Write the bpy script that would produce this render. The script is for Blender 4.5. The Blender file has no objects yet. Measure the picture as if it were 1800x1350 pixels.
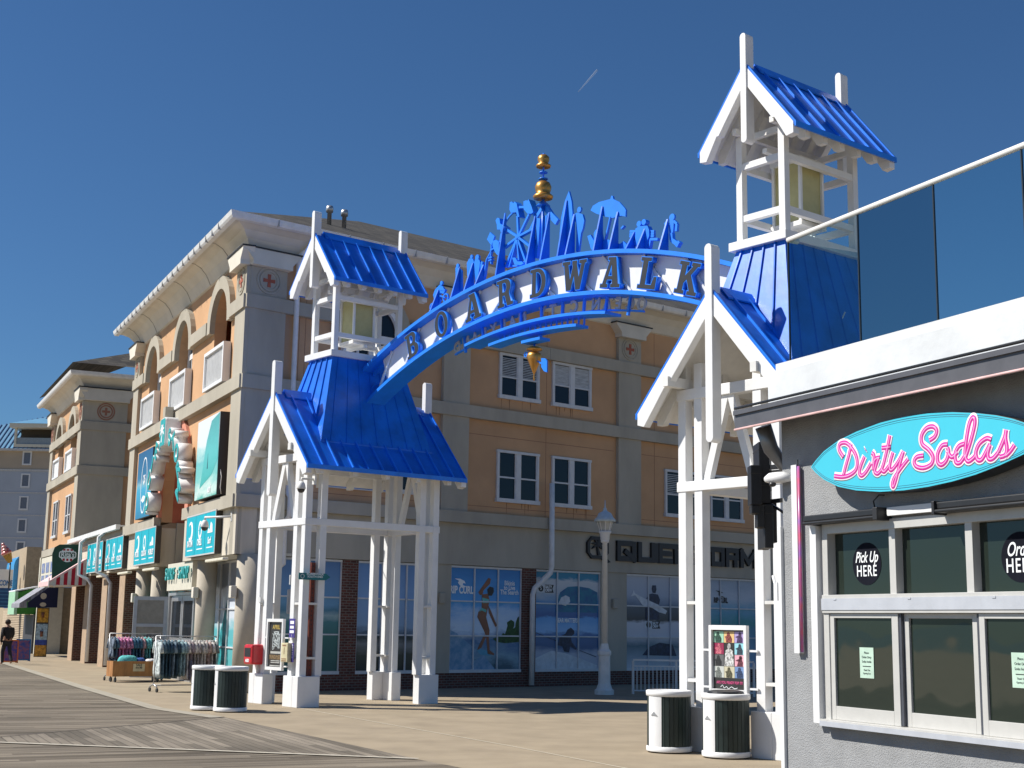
import bpy, bmesh, math, random
from mathutils import Vector, Matrix
random.seed(7)
S = bpy.context.scene
R = math.radians
# ------------------------------------------------------------------ camera
F_PX, PITCH, ROLL = 2423.9, 0.17221, 0.015859
cam_d = bpy.data.cameras.new('camera'); cam = bpy.data.objects.new('camera', cam_d)
S.collection.objects.link(cam); S.camera = cam
cam_d.sensor_width = 36; cam_d.lens = 36*F_PX/1800; cam_d.clip_end = 20000; cam_d.clip_start = .1
fw = Vector((0, math.cos(PITCH), math.sin(PITCH))); up0 = Vector((0, -math.sin(PITCH), math.cos(PITCH))); rt0 = Vector((1, 0, 0))
rt = rt0*math.cos(ROLL)+up0*math.sin(ROLL); up = -rt0*math.sin(ROLL)+up0*math.cos(ROLL)
m3 = Matrix((rt, up, -fw)).transposed(); cam.matrix_world = Matrix.Translation((0, 0, 1.9)) @ m3.to_4x4()
S.render.resolution_x = 1024; S.render.resolution_y = 768
# ------------------------------------------------------------------ sky, sun, exposure
SUN_EL = R(45); SUN_AZ = R(-89)        # azimuth measured from +Y towards +X
W = bpy.data.worlds.new('World'); S.world = W; W.use_nodes = True
nt = W.node_tree; bg = nt.nodes['Background']; sky = nt.nodes.new('ShaderNodeTexSky'); sky.sky_type = 'NISHITA'
sky.sun_disc = False; sky.sun_elevation = SUN_EL; sky.sun_rotation = SUN_AZ; sky.air_density = 1.0; sky.dust_density = .3; sky.ozone_density = 2.6
tint = nt.nodes.new('ShaderNodeVectorMath'); tint.operation = 'MULTIPLY'; tint.inputs[1].default_value = (.52, .84, 1.16)
nt.links.new(sky.outputs[0], tint.inputs[0]); nt.links.new(tint.outputs[0], bg.inputs[0]); bg.inputs[1].default_value = .055
sl = bpy.data.lights.new('sun', 'SUN'); sl.energy = 5.0; sl.angle = R(.53); sl.color = (1, .955, .88)
so = bpy.data.objects.new('sun', sl); S.collection.objects.link(so)
sd = Vector((math.cos(SUN_EL)*math.sin(SUN_AZ), math.cos(SUN_EL)*math.cos(SUN_AZ), math.sin(SUN_EL)))
so.rotation_euler = sd.to_track_quat('Z', 'Y').to_euler(); so.location = (-30, 0, 40)
S.view_settings.view_transform = 'Standard'; S.view_settings.look = 'None'; S.view_settings.exposure = .35; S.view_settings.gamma = 1
S.render.engine = 'CYCLES'
# ------------------------------------------------------------------ frames measured on site
class Face:
    def __init__(s, o, es, ed): s.o = Vector(o); s.es = Vector(es).normalized(); s.ed = Vector(ed).normalized()
    def p(s, a, d, z): return s.o + s.es*a + s.ed*d + Vector((0, 0, z))
TG, TB, TD = R(50.675), R(64.5), R(65.2)
U = Vector((math.sin(TG), math.cos(TG), 0)); V = Vector((-math.cos(TG), math.sin(TG), 0))
UB = Vector((math.sin(TB), math.cos(TB), 0)); VB = Vector((-math.cos(TB), math.sin(TB), 0))
O = Vector((-4.6806, 31.268, 0)); K = Vector((-7.253, 36.917, 0)); KD = Vector((2.4338, 12.3, 0))
VD = Vector((-math.cos(TD), math.sin(TD), 0)); ND = Vector((-math.sin(TD), -math.cos(TD), 0))
GF = Face(O, V, -U)            # gate gable faces: a = across the street, d = towards the boardwalk
GS = Face(O, U, -V)            # gate long faces: a = along the street
BF = Face(K, VB, -UB)          # surf shop front: a = along the boardwalk
SF = Face(K-U*1.59, U, -V)            # surf shop side street face
DF = Face(KD, -VD, ND)         # soda shop front
XY = Face((0, 0, 0), (1, 0, 0), (0, -1, 0))
def sub(F, a, d=0, z=0, flip=False):
    return Face(F.p(a, d, z), F.es, F.ed)
def turned(F, a, d=0):         # a face perpendicular to F at station a, outward normal = -es (towards the camera), s runs outwards
    return Face(F.p(a, d, 0), F.ed, -F.es)
# ------------------------------------------------------------------ mesh builder
class MB:
    def __init__(s): s.v = []; s.f = []; s.sm = []
    def add(s, vs, fs, smooth=False):
        n = len(s.v); s.v += [Vector(q) for q in vs]; s.f += [tuple(i+n for i in f) for f in fs]; s.sm += [smooth]*len(fs); return s
    def box(s, F, a0, a1, d0, d1, z0, z1):
        c = [F.p(a, d, z) for z in (z0, z1) for a, d in ((a0, d0), (a1, d0), (a1, d1), (a0, d1))]
        return s.add(c, [(0, 1, 2, 3), (4, 7, 6, 5), (0, 4, 5, 1), (1, 5, 6, 2), (2, 6, 7, 3), (3, 7, 4, 0)])
    def prism(s, F, poly, d0, d1):
        n = len(poly); c = [F.p(a, d0, z) for a, z in poly]+[F.p(a, d1, z) for a, z in poly]
        fs = [tuple(range(n)), tuple(range(2*n-1, n-1, -1))]+[(i, (i+1) % n+n if 0 else (i+n), (i+1) % n+n, (i+1) % n) for i in range(n)]
        return s.add(c, fs)
    def hprism(s, pts, z0, z1):     # horizontal polygon (world xy)
        n = len(pts); c = [Vector((p[0], p[1], z0)) for p in pts]+[Vector((p[0], p[1], z1)) for p in pts]
        return s.add(c, [tuple(range(n)), tuple(range(2*n-1, n-1, -1))]+[(i, i+n, (i+1) % n+n, (i+1) % n) for i in range(n)])
    def bar(s, p, q, w, h, upv=(0, 0, 1)):
        p = Vector(p); q = Vector(q); t = (q-p).normalized(); x = t.cross(Vector(upv))
        x = x.normalized() if x.length > 1e-4 else t.orthogonal().normalized()
        y = x.cross(t).normalized(); c = [e+x*(i*w/2)+y*(j*h/2) for e in (p, q) for i, j in ((-1, -1), (1, -1), (1, 1), (-1, 1))]
        return s.add(c, [(0, 1, 2, 3), (4, 7, 6, 5), (0, 4, 5, 1), (1, 5, 6, 2), (2, 6, 7, 3), (3, 7, 4, 0)])
    def tube(s, pts, r, n=10, caps=True):
        pts = [Vector(p) for p in pts]; rr = r if isinstance(r, (list, tuple)) else [r]*len(pts); rings = []; prev = None
        for i, p in enumerate(pts):
            t = (pts[min(i+1, len(pts)-1)]-pts[max(i-1, 0)]).normalized()
            x = t.orthogonal().normalized() if prev is None else (prev-t*prev.dot(t)).normalized()
            prev = x; y = t.cross(x); rings.append([p+x*rr[i]*math.cos(2*math.pi*k/n)+y*rr[i]*math.sin(2*math.pi*k/n) for k in range(n)])
        vs = [q for r_ in rings for q in r_]; fs = []
        for i in range(len(pts)-1):
            for k in range(n): fs.append((i*n+k, i*n+(k+1) % n, (i+1)*n+(k+1) % n, (i+1)*n+k))
        s.add(vs, fs, True)
        if caps:
            n0 = len(s.v)-len(vs); s.f += [tuple(n0+k for k in range(n))[::-1], tuple(n0+(len(pts)-1)*n+k for k in range(n))]; s.sm += [False]*2
        return s
    def lathe(s, c, prof, n=24, smooth=True):
        c = Vector(c); return s.tube([c+Vector((0, 0, z)) for r, z in prof], [max(r, .0005) for r, z in prof], n) if smooth is None else s._lathe(c, prof, n, smooth)
    def _lathe(s, c, prof, n, smooth):
        vs = [c+Vector((r*math.cos(2*math.pi*k/n), r*math.sin(2*math.pi*k/n), z)) for r, z in prof for k in range(n)]; fs = []
        for i in range(len(prof)-1):
            for k in range(n): fs.append((i*n+k, i*n+(k+1) % n, (i+1)*n+(k+1) % n, (i+1)*n+k))
        s.add(vs, fs, smooth); n0 = len(s.v)-len(vs)
        for i in (0, len(prof)-1):
            if prof[i][0] > .001: s.f.append(tuple(n0+i*n+k for k in range(n))); s.sm.append(False)
        return s
    def quad(s, *p): return s.add(p, [tuple(range(len(p)))])
COL = S.collection
def base_of(o):
    return Vector(o['_b']) if o is not None and '_b' in o else Vector((0, 0, 0))
def obj(name, mb, mat, parent=None, bevel=0, base=None, fixn=True):
    me = bpy.data.meshes.new(name)
    b = base_of(parent) if parent is not None else Vector(base if base is not None else (0, 0, 0))
    me.from_pydata([q-b for q in mb.v], [], mb.f)
    me.polygons.foreach_set('use_smooth', mb.sm)
    if fixn:
        bm = bmesh.new(); bm.from_mesh(me); bmesh.ops.recalc_face_normals(bm, faces=bm.faces)
        ng = [f for f in bm.faces if len(f.verts) > 4]
        if ng: bmesh.ops.triangulate(bm, faces=ng)
        bm.to_mesh(me); bm.free()
    me.materials.append(mat); o = bpy.data.objects.new(name, me); COL.objects.link(o)
    if parent is not None: o.parent = parent
    else: o.location = b
    o['_b'] = tuple(b)
    if bevel:
        m = o.modifiers.new('bevel', 'BEVEL'); m.width = bevel; m.segments = 2; m.limit_method = 'ANGLE'; m.angle_limit = R(40)
    return o
def tag(o, label, cat, group=None):
    o['label'] = label; o['category'] = cat
    if group: o['group'] = group
    return o
def thing(name, label, cat, base, group=None):
    o = bpy.data.objects.new(name, None); COL.objects.link(o); o.location = base; o['_b'] = tuple(base); o.empty_display_size = .3
    return tag(o, label, cat, group)
def struct(o): o['kind'] = 'structure'; return o
def copy_tree(o, loc=None, parent=None):
    c = o.copy(); COL.objects.link(c); c.parent = parent
    if loc is not None: c.location = loc; c['_b'] = tuple(loc)
    for ch in list(o.children): copy_tree(ch, None, c)
    return c
def curve_obj(name, F, splines, mat, parent, d, ext, z_off=0, off=0, base=None):
    """filled 2D outlines (holes allowed) standing on face F, front at d, thickness ext towards the wall"""
    cu = bpy.data.curves.new(name, 'CURVE'); cu.dimensions = '2D'; cu.fill_mode = 'BOTH'; cu.extrude = ext/2; cu.offset = off
    for pts in splines:
        sp = cu.splines.new('POLY'); sp.points.add(len(pts)-1); sp.use_cyclic_u = True
        for i, (a, z) in enumerate(pts): sp.points[i].co = (a, z, 0, 1)
    return bake(name, cu, F, mat, parent, d-ext/2, base)
def bake(name, cu, F, mat, parent, d, base=None, flat=1):
    tmp = bpy.data.objects.new('tmp', cu); COL.objects.link(tmp); dg = bpy.context.evaluated_depsgraph_get(); dg.update()
    me = bpy.data.meshes.new_from_object(tmp.evaluated_get(dg)); COL.objects.unlink(tmp); bpy.data.objects.remove(tmp); bpy.data.curves.remove(cu)
    b = base_of(parent) if parent is not None else Vector(base)
    for q in me.vertices:
        x, y, z = q.co; q.co = F.p(x, d+z*flat, y)-b
    bm = bmesh.new(); bm.from_mesh(me); bmesh.ops.remove_doubles(bm, verts=bm.verts, dist=1e-5); bmesh.ops.recalc_face_normals(bm, faces=bm.faces); bm.to_mesh(me); bm.free()
    me.name = name; me.materials.clear(); me.materials.append(mat); o = bpy.data.objects.new(name, me); COL.objects.link(o)
    if parent is not None: o.parent = parent
    else: o.location = b
    o['_b'] = tuple(b); return o
def text(name, F, s, a, z, size, mat, parent, d, ext=.006, w=1.0, bold=0, align='CENTER', mirror=False, shear=0, sp=1.0, rot=0):
    cu = bpy.data.curves.new(name, 'FONT'); cu.body = s; cu.size = size; cu.align_x = align; cu.align_y = 'CENTER'
    cu.extrude = ext/2; cu.offset = bold; cu.shear = shear; cu.space_character = sp; cu.space_line = .9
    c, sn = math.cos(rot), math.sin(rot)
    class T:
        def p(_, x, dd, y):
            x = x*w; x, y = x*c-y*sn, x*sn+y*c
            return F.p(a+(-x if mirror else x), dd, z+y)
    return bake(name, cu, T(), mat, parent, d)
def script_line(name, F, strokes, mat, parent, d, r, flat=.35):
    cu = bpy.data.curves.new(name, 'CURVE'); cu.dimensions = '3D'; cu.bevel_depth = r; cu.bevel_resolution = 2; cu.use_fill_caps = True; cu.resolution_u = 6
    for pts in strokes:
        if len(pts) == 1: pts = [pts[0], (pts[0][0]+.006, pts[0][1]+.004)]
        P = smooth(pts) if len(pts) > 2 else pts
        sp = cu.splines.new('POLY'); sp.points.add(len(P)-1)
        for i, (a, z) in enumerate(P): sp.points[i].co = (a, z, 0, 1)
    return bake(name, cu, F, mat, parent, d, flat=flat)
def smooth(P, n=7):
    out = []
    for i in range(len(P)-1):
        p0 = P[max(i-1, 0)]; p1 = P[i]; p2 = P[i+1]; p3 = P[min(i+2, len(P)-1)]
        for k in range(n):
            t = k/n; out.append(tuple(.5*(2*p1[j]+(p2[j]-p0[j])*t+(2*p0[j]-5*p1[j]+4*p2[j]-p3[j])*t*t+(3*p1[j]-p0[j]-3*p2[j]+p3[j])*t**3) for j in (0, 1)))
    return out+[P[-1]]
def arc(c, r, a0, a1, n=16, rz=None):
    rz = rz or r; return [(c[0]+r*math.cos(R(a0+(a1-a0)*k/n)), c[1]+rz*math.sin(R(a0+(a1-a0)*k/n))) for k in range(n+1)]
def ell(c, rx, rz=None, n=20): return arc(c, rx, 0, 360-360/n, n-1, rz)
# ------------------------------------------------------------------ materials
def mat(name, col, rough=.6, metal=0, noise=.08, scale=6, bump=0, bscale=40, spec=.5, streak=0, coat=0, col2=None, emit=None):
    m = bpy.data.materials.new(name); m.use_nodes = True; n = m.node_tree.nodes; l = m.node_tree.links; b = n['Principled BSDF']
    b.inputs['Roughness'].default_value = rough; b.inputs['Metallic'].default_value = metal; b.inputs['Specular IOR Level'].default_value = spec
    if coat: b.inputs['Coat Weight'].default_value = coat; b.inputs['Coat Roughness'].default_value = .12
    g = n.new('ShaderNodeNewGeometry'); nz = n.new('ShaderNodeTexNoise'); nz.inputs['Scale'].default_value = scale; nz.inputs['Detail'].default_value = 6; nz.inputs['Roughness'].default_value = .6
    src = g.outputs['Position']
    if streak:
        mp = n.new('ShaderNodeMapping'); mp.inputs['Scale'].default_value = (1, 1, streak); l.new(src, mp.inputs[0]); l.new(mp.outputs[0], nz.inputs[0])
    else: l.new(src, nz.inputs[0])
    cr = n.new('ShaderNodeValToRGB'); c = Vector(col); e = cr.color_ramp.elements
    lo = c*(1-noise*2.2) if col2 is None else Vector(col2); hi = c*(1+noise*.6)
    e[0].position = .32; e[0].color = (*lo, 1); e[1].position = .62; e[1].color = (*[min(x, 1) for x in hi], 1)
    l.new(nz.outputs[0], cr.inputs[0]); l.new(cr.outputs[0], b.inputs['Base Color'])
    if emit: b.inputs['Emission Color'].default_value = (*col, 1); b.inputs['Emission Strength'].default_value = emit
    if bump:
        bn = n.new('ShaderNodeTexNoise'); bn.inputs['Scale'].default_value = bscale; bn.inputs['Detail'].default_value = 4; l.new(g.outputs['Position'], bn.inputs[0])
        bp = n.new('ShaderNodeBump'); bp.inputs['Strength'].default_value = bump; bp.inputs['Distance'].default_value = .02
        l.new(bn.outputs[0], bp.inputs['Height']); l.new(bp.outputs[0], b.inputs['Normal'])
    return m
def face_uv(n, l, es):
    g = n.new('ShaderNodeNewGeometry'); d = n.new('ShaderNodeVectorMath'); d.operation = 'DOT_PRODUCT'; d.inputs[1].default_value = tuple(es)
    sx = n.new('ShaderNodeSeparateXYZ'); cb = n.new('ShaderNodeCombineXYZ')
    l.new(g.outputs['Position'], d.inputs[0]); l.new(g.outputs['Position'], sx.inputs[0]); l.new(d.outputs['Value'], cb.inputs[0]); l.new(sx.outputs[2], cb.inputs[1])
    return cb.outputs[0], g
def brick_mat(name, es, c1, c2, mortar, bw=.2, bh=.075, rough=.85, ms=.012, add=None):
    m = bpy.data.materials.new(name); m.use_nodes = True; n = m.node_tree.nodes; l = m.node_tree.links; b = n['Principled BSDF']; b.inputs['Roughness'].default_value = rough
    uv, g = face_uv(n, l, es); t = n.new('ShaderNodeTexBrick'); l.new(uv, t.inputs[0]); t.inputs['Scale'].default_value = 1
    t.inputs['Color1'].default_value = (*c1, 1); t.inputs['Color2'].default_value = (*c2, 1); t.inputs['Mortar'].default_value = (*mortar, 1)
    t.inputs['Brick Width'].default_value = bw; t.inputs['Row Height'].default_value = bh; t.inputs['Mortar Size'].default_value = ms
    nz = n.new('ShaderNodeTexNoise'); nz.inputs['Scale'].default_value = 3; l.new(g.outputs['Position'], nz.inputs[0])
    mx = n.new('ShaderNodeMix'); mx.data_type = 'RGBA'; mx.blend_type = 'MULTIPLY'; mx.inputs[0].default_value = .5
    l.new(t.outputs[0], mx.inputs[6]); l.new(nz.outputs[0], mx.inputs[7]); l.new(mx.outputs[2], b.inputs['Base Color'])
    bp = n.new('ShaderNodeBump'); bp.inputs['Strength'].default_value = .5; bp.inputs['Distance'].default_value = .01; bp.invert = True
    l.new(t.outputs[1], bp.inputs['Height']); l.new(bp.outputs[0], b.inputs['Normal']); return m
def plank_mat(name, across, along, w, c1, c2):
    m = bpy.data.materials.new(name); m.use_nodes = True; n = m.node_tree.nodes; l = m.node_tree.links; b = n['Principled BSDF']; b.inputs['Roughness'].default_value = .85; b.inputs['Specular IOR Level'].default_value = .25
    g = n.new('ShaderNodeNewGeometry')
    def dot(v):
        d = n.new('ShaderNodeVectorMath'); d.operation = 'DOT_PRODUCT'; d.inputs[1].default_value = tuple(v); l.new(g.outputs['Position'], d.inputs[0]); return d.outputs['Value']
    def M(op, a, bb=None):
        x = n.new('ShaderNodeMath'); x.operation = op
        for i, q in enumerate((a, bb)):
            if q is None: continue
            if isinstance(q, (int, float)): x.inputs[i].default_value = q
            else: l.new(q, x.inputs[i])
        return x.outputs[0]
    A = dot(across); B_ = dot(along); q = M('DIVIDE', A, w); fl = M('FLOOR', q); fr = M('FRACT', q)
    wn = n.new('ShaderNodeTexWhiteNoise'); wn.noise_dimensions = '1D'; l.new(fl, wn.inputs['W'])
    seg = M('FLOOR', M('ADD', M('DIVIDE', B_, 3.6), M('MULTIPLY', wn.outputs[0], 7)))
    w2 = n.new('ShaderNodeTexWhiteNoise'); w2.noise_dimensions = '2D'; cb = n.new('ShaderNodeCombineXYZ'); l.new(fl, cb.inputs[0]); l.new(seg, cb.inputs[1]); l.new(cb.outputs[0], w2.inputs['Vector'])
    cr = n.new('ShaderNodeValToRGB'); cr.color_ramp.elements[0].color = (*c1, 1); cr.color_ramp.elements[1].color = (*c2, 1); l.new(w2.outputs[0], cr.inputs[0])
    cb2 = n.new('ShaderNodeCombineXYZ'); l.new(M('MULTIPLY', A, 30), cb2.inputs[0]); l.new(M('MULTIPLY', B_, 1.2), cb2.inputs[1])
    gr = n.new('ShaderNodeTexNoise'); gr.inputs['Scale'].default_value = 1; gr.inputs['Detail'].default_value = 5; l.new(cb2.outputs[0], gr.inputs[0])
    big = n.new('ShaderNodeTexNoise'); big.inputs['Scale'].default_value = .35; big.inputs['Detail'].default_value = 3; l.new(g.outputs['Position'], big.inputs[0])
    mx = n.new('ShaderNodeMix'); mx.data_type = 'RGBA'; mx.blend_type = 'MULTIPLY'; mx.inputs[0].default_value = .55; l.new(cr.outputs[0], mx.inputs[6]); l.new(gr.outputs[0], mx.inputs[7])
    mb = n.new('ShaderNodeMix'); mb.data_type = 'RGBA'; mb.blend_type = 'OVERLAY'; mb.inputs[0].default_value = .5; l.new(mx.outputs[2], mb.inputs[6]); l.new(big.outputs[0], mb.inputs[7])
    gap = M('GREATER_THAN', fr, .93); m2 = n.new('ShaderNodeMix'); m2.data_type = 'RGBA'; l.new(gap, m2.inputs[0]); l.new(mb.outputs[2], m2.inputs[6]); m2.inputs[7].default_value = (.035, .03, .025, 1)
    l.new(m2.outputs[2], b.inputs['Base Color'])
    bp = n.new('ShaderNodeBump'); bp.inputs['Strength'].default_value = .4; bp.inputs['Distance'].default_value = .01; l.new(M('SUBTRACT', gr.outputs[0], gap), bp.inputs['Height']); l.new(bp.outputs[0], b.inputs['Normal'])
    return m
def glass_mat(name, tint, mixv=.75, rough=.03, refl=.5):
    """window pane: dark tinted glass with a mirror-like skin"""
    m = bpy.data.materials.new(name); m.use_nodes = True; b = m.node_tree.nodes['Principled BSDF']
    b.inputs['Base Color'].default_value = (*tint, 1); b.inputs['Roughness'].default_value = rough; b.inputs['Specular IOR Level'].default_value = refl
    b.inputs['IOR'].default_value = 1.6
    n = m.node_tree.nodes; l = m.node_tree.links; g = n.new('ShaderNodeNewGeometry'); nz = n.new('ShaderNodeTexNoise'); nz.inputs['Scale'].default_value = 1.3
    l.new(g.outputs['Position'], nz.inputs[0]); bp = n.new('ShaderNodeBump'); bp.inputs['Strength'].default_value = .12; bp.inputs['Distance'].default_value = .05; l.new(nz.outputs[0], bp.inputs['Height']); l.new(bp.outputs[0], b.inputs['Normal'])
    return m
def print_mat(name, stops, z0, z1, scale=2.0, amount=.25, es=(1, 0, 0), rough=.35):
    """printed vinyl: bands of ink up the sheet, distorted like a photo of surf"""
    m = bpy.data.materials.new(name); m.use_nodes = True; n = m.node_tree.nodes; l = m.node_tree.links; b = n['Principled BSDF']; b.inputs['Roughness'].default_value = rough
    uv, g = face_uv(n, l, es); sx = n.new('ShaderNodeSeparateXYZ'); l.new(g.outputs['Position'], sx.inputs[0])
    mp = n.new('ShaderNodeMapping'); mp.inputs['Scale'].default_value = (1, 2.6, 1); l.new(uv, mp.inputs[0])
    nz = n.new('ShaderNodeTexNoise'); nz.inputs['Scale'].default_value = scale; nz.inputs['Detail'].default_value = 8; nz.inputs['Roughness'].default_value = .65; l.new(mp.outputs[0], nz.inputs[0])
    mr = n.new('ShaderNodeMapRange'); mr.inputs[1].default_value = z0; mr.inputs[2].default_value = z1; l.new(sx.outputs[2], mr.inputs[0])
    a = n.new('ShaderNodeMath'); a.operation = 'SUBTRACT'; l.new(nz.outputs[0], a.inputs[0]); a.inputs[1].default_value = .5
    c = n.new('ShaderNodeMath'); c.operation = 'MULTIPLY_ADD'; l.new(a.outputs[0], c.inputs[0]); c.inputs[1].default_value = amount; l.new(mr.outputs[0], c.inputs[2])
    cr = n.new('ShaderNodeValToRGB'); el = cr.color_ramp.elements
    while len(el) < len(stops): el.new(.5)
    for i, (p, col) in enumerate(stops): el[i].position = p; el[i].color = (*col, 1)
    l.new(c.outputs[0], cr.inputs[0]); l.new(cr.outputs[0], b.inputs['Base Color']); return m
white = mat('white_paint', (.78, .78, .775), .42, noise=.03, scale=2.5, bump=.06, bscale=22)
white_dull = mat('white_trim', (.74, .73, .7), .55, noise=.05, scale=3)
blue = mat('blue_roof_metal', (.004, .16, .74), .36, noise=.14, scale=1.6, bump=.12, bscale=3, spec=.5)
blue_seam = mat('blue_seam_metal', (.015, .21, .86), .34, noise=.08, scale=3)
blue_arch = mat('blue_arch_paint', (.012, .22, .88), .42, noise=.05, scale=3)
black = mat('black_face', (.035, .032, .03), .35, noise=.08, spec=.6)
blackm = mat('black_metal', (.02, .02, .021), .4, noise=.1)
peach = mat('peach_stucco', (.57, .35, .2), .9, noise=.05, scale=.7, bump=.25, bscale=60, spec=.1)
stone = mat('grey_stucco', (.43, .395, .325), .9, noise=.07, scale=.9, bump=.2, bscale=60, spec=.1, streak=.35)
cream = mat('cream_cornice', (.66, .62, .53), .75, noise=.05, scale=1.2)
gutter = mat('white_gutter', (.72, .72, .71), .5, noise=.05, scale=5)
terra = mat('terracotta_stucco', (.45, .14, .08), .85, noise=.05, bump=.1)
salmon = mat('salmon_trim', (.6, .24, .16), .8, noise=.05)
wallg = mat('soda_shop_stucco', (.33, .335, .34), .9, noise=.05, scale=5, bump=.6, bscale=90, spec=.15)
concrete = mat('concrete', (.35, .285, .2), .9, noise=.07, scale=1.1, bump=.25, bscale=30, spec=.2)
concrete2 = mat('concrete_strip', (.36, .32, .25), .9, noise=.08, scale=2)
cream2 = mat('soffit_cream', (.6, .57, .47), .8, noise=.04)  # plain cream paint for soffits, fascias and counter
gold = mat('gold_metal', (.6, .3, .07), .38, metal=.75, noise=.1)
steel = mat('galvanised_steel', (.5, .5, .5), .4, metal=.7, noise=.05)
alu = mat('aluminium_frame', (.6, .585, .56), .45, metal=.15, noise=.03)
darkglass = glass_mat('dark_window_glass', (.010, .014, .02), refl=.22)
shopglass = glass_mat('shop_glass', (.018, .026, .02), refl=.38)
teal = mat('teal_sign_face', (.0, .42, .52), .4, noise=.04)
tealdark = mat('teal_letter', (.03, .38, .38), .45)
ink = mat('white_ink', (.85, .87, .88), .5, noise=.0)
inkb = mat('black_ink', (.02, .02, .022), .5, noise=.0)
brown = mat('brown_steel', (.17, .035, .02), .6, noise=.12)
red = mat('red_plastic', (.6, .01, .02), .3, coat=.4)
frost = mat('frosted_panel', (.5, .46, .22), .5, noise=.04)
brickS = brick_mat('brick_street', U, (.2, .055, .035), (.1, .035, .025), (.22, .18, .15))
brickF = brick_mat('brick_front', VB, (.22, .07, .045), (.13, .05, .035), (.25, .2, .17))
brickP = brick_mat('brick_pier', UB, (.2, .07, .045), (.11, .045, .035), (.25, .2, .16))
shingleS = brick_mat('roof_shingles', U, (.03, .026, .024), (.10, .088, .07), (.012, .011, .01), .42, .15, .95, .012)
shingleF = brick_mat('roof_shingles_front', VB, (.03, .026, .024), (.10, .088, .07), (.012, .011, .01), .42, .15, .95, .012)
planksA = plank_mat('boardwalk_planks', VB, UB, .145, (.34, .285, .215), (.135, .11, .08))
planksB = plank_mat('boardwalk_planks_cross', UB, VB, .145, (.37, .315, .245), (.2, .17, .13))
sand = mat('sand', (.55, .45, .32), .95, noise=.08, scale=.5); seam = mat('sea', (.03, .1, .12), .15, noise=.1, scale=.2)
def islands(mb):
    par = list(range(len(mb.v)))
    def find(i):
        while par[i] != i: par[i] = par[par[i]]; i = par[i]
        return i
    for f in mb.f:
        a = find(f[0])
        for q in f[1:]: par[find(q)] = a
    g = {}
    for k, f in enumerate(mb.f): g.setdefault(find(f[0]), []).append(k)
    out = []
    for ks in g.values():
        m = MB(); mp = {}
        for k in ks:
            for i in mb.f[k]:
                if i not in mp: mp[i] = len(m.v); m.v.append(mb.v[i])
            m.f.append(tuple(mp[i] for i in mb.f[k])); m.sm.append(mb.sm[k])
        out.append(m)
    return out
def objs(name, mb, mt, parent, **k):
    return [obj(name, m, mt, parent, **k) for m in islands(mb)]
binslat = mat('dark_green_slat', (.018, .032, .028), .5, noise=.15, scale=4)
# ------------------------------------------------------------------ ground
g = MB(); g.quad((-400, -300, 0), (500, -300, 0), (500, 900, 0), (-400, 900, 0)); struct(obj('ground', g, concrete, fixn=False))
def sheet(name, pts, z, m):
    g = MB(); g.quad(*[BF.p(a, d, z) for d, a in pts]); o = obj(name, g, m)
    bm = bmesh.new(); bm.from_mesh(o.data); bmesh.ops.triangulate(bm, faces=bm.faces)
    for f in bm.faces:
        if f.normal.z < 0: f.normal_flip()
    bm.to_mesh(o.data); bm.free(); return struct(o)
edge = [(1.6, -60), (1.75, -19), (1.87, -17.9), (2.4, -9), (3.3, -6), (3.4, 3), (3.35, 25), (3.3, 140)]
sheet('boardwalk', [(22, -60), (1.6, -60), (1.75, -19), (1.87, -17.9), (7.6, -13.3), (2.4, -9.02), (3.3, -6), (3.4, 3), (3.35, 25), (3.3, 140), (22, 140)], .008, planksA)
sheet('boardwalk_cross_planks', [(2.4, -9), (1.87, -17.9), (7.6, -13.3)], .012, planksB)
def strip(name, pts, w, z, m):
    g = MB()
    for (d0, a0), (d1, a1) in zip(pts, pts[1:]):
        t = Vector((d1-d0, a1-a0)).normalized(); nx = Vector((-t.y, t.x))*w/2
        g.quad(BF.p(a0-nx.y, d0-nx.x, z), BF.p(a1-nx.y, d1-nx.x, z), BF.p(a1+nx.y, d1+nx.x, z), BF.p(a0+nx.y, d0+nx.x, z))
    return struct(obj(name, g, m))
strip('sidewalk_kerb_strip', [(2.55, -9.1), (3.12, -6.1), (3.22, 3), (3.17, 25), (3.12, 120)], .34, .017, concrete2)
strip('sidewalk_joint', [(.12, -5.2), (-.1, -10.9), (-.36, -16.3), (-.45, -24)], .035, .005, mat('joint', (.62, .55, .42), .9))
strip('deck_nailer', [(1.87, -17.9), (7.6, -13.3)], .13, .021, mat('weathered_board', (.52, .47, .38), .9, streak=1, noise=.1))
strip('deck_seam', [(2.4, -9.02), (7.6, -13.3)], .05, .02, mat('dark_gap', (.1, .085, .07), .9))
sheet('sand_beach', [(90, -300), (22.1, -300), (22.1, 400), (90, 400)], .004, sand)
sheet('sea', [(2000, -1500), (90.1, -1500), (90.1, 2500), (2000, 2500)], .006, seam)
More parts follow.
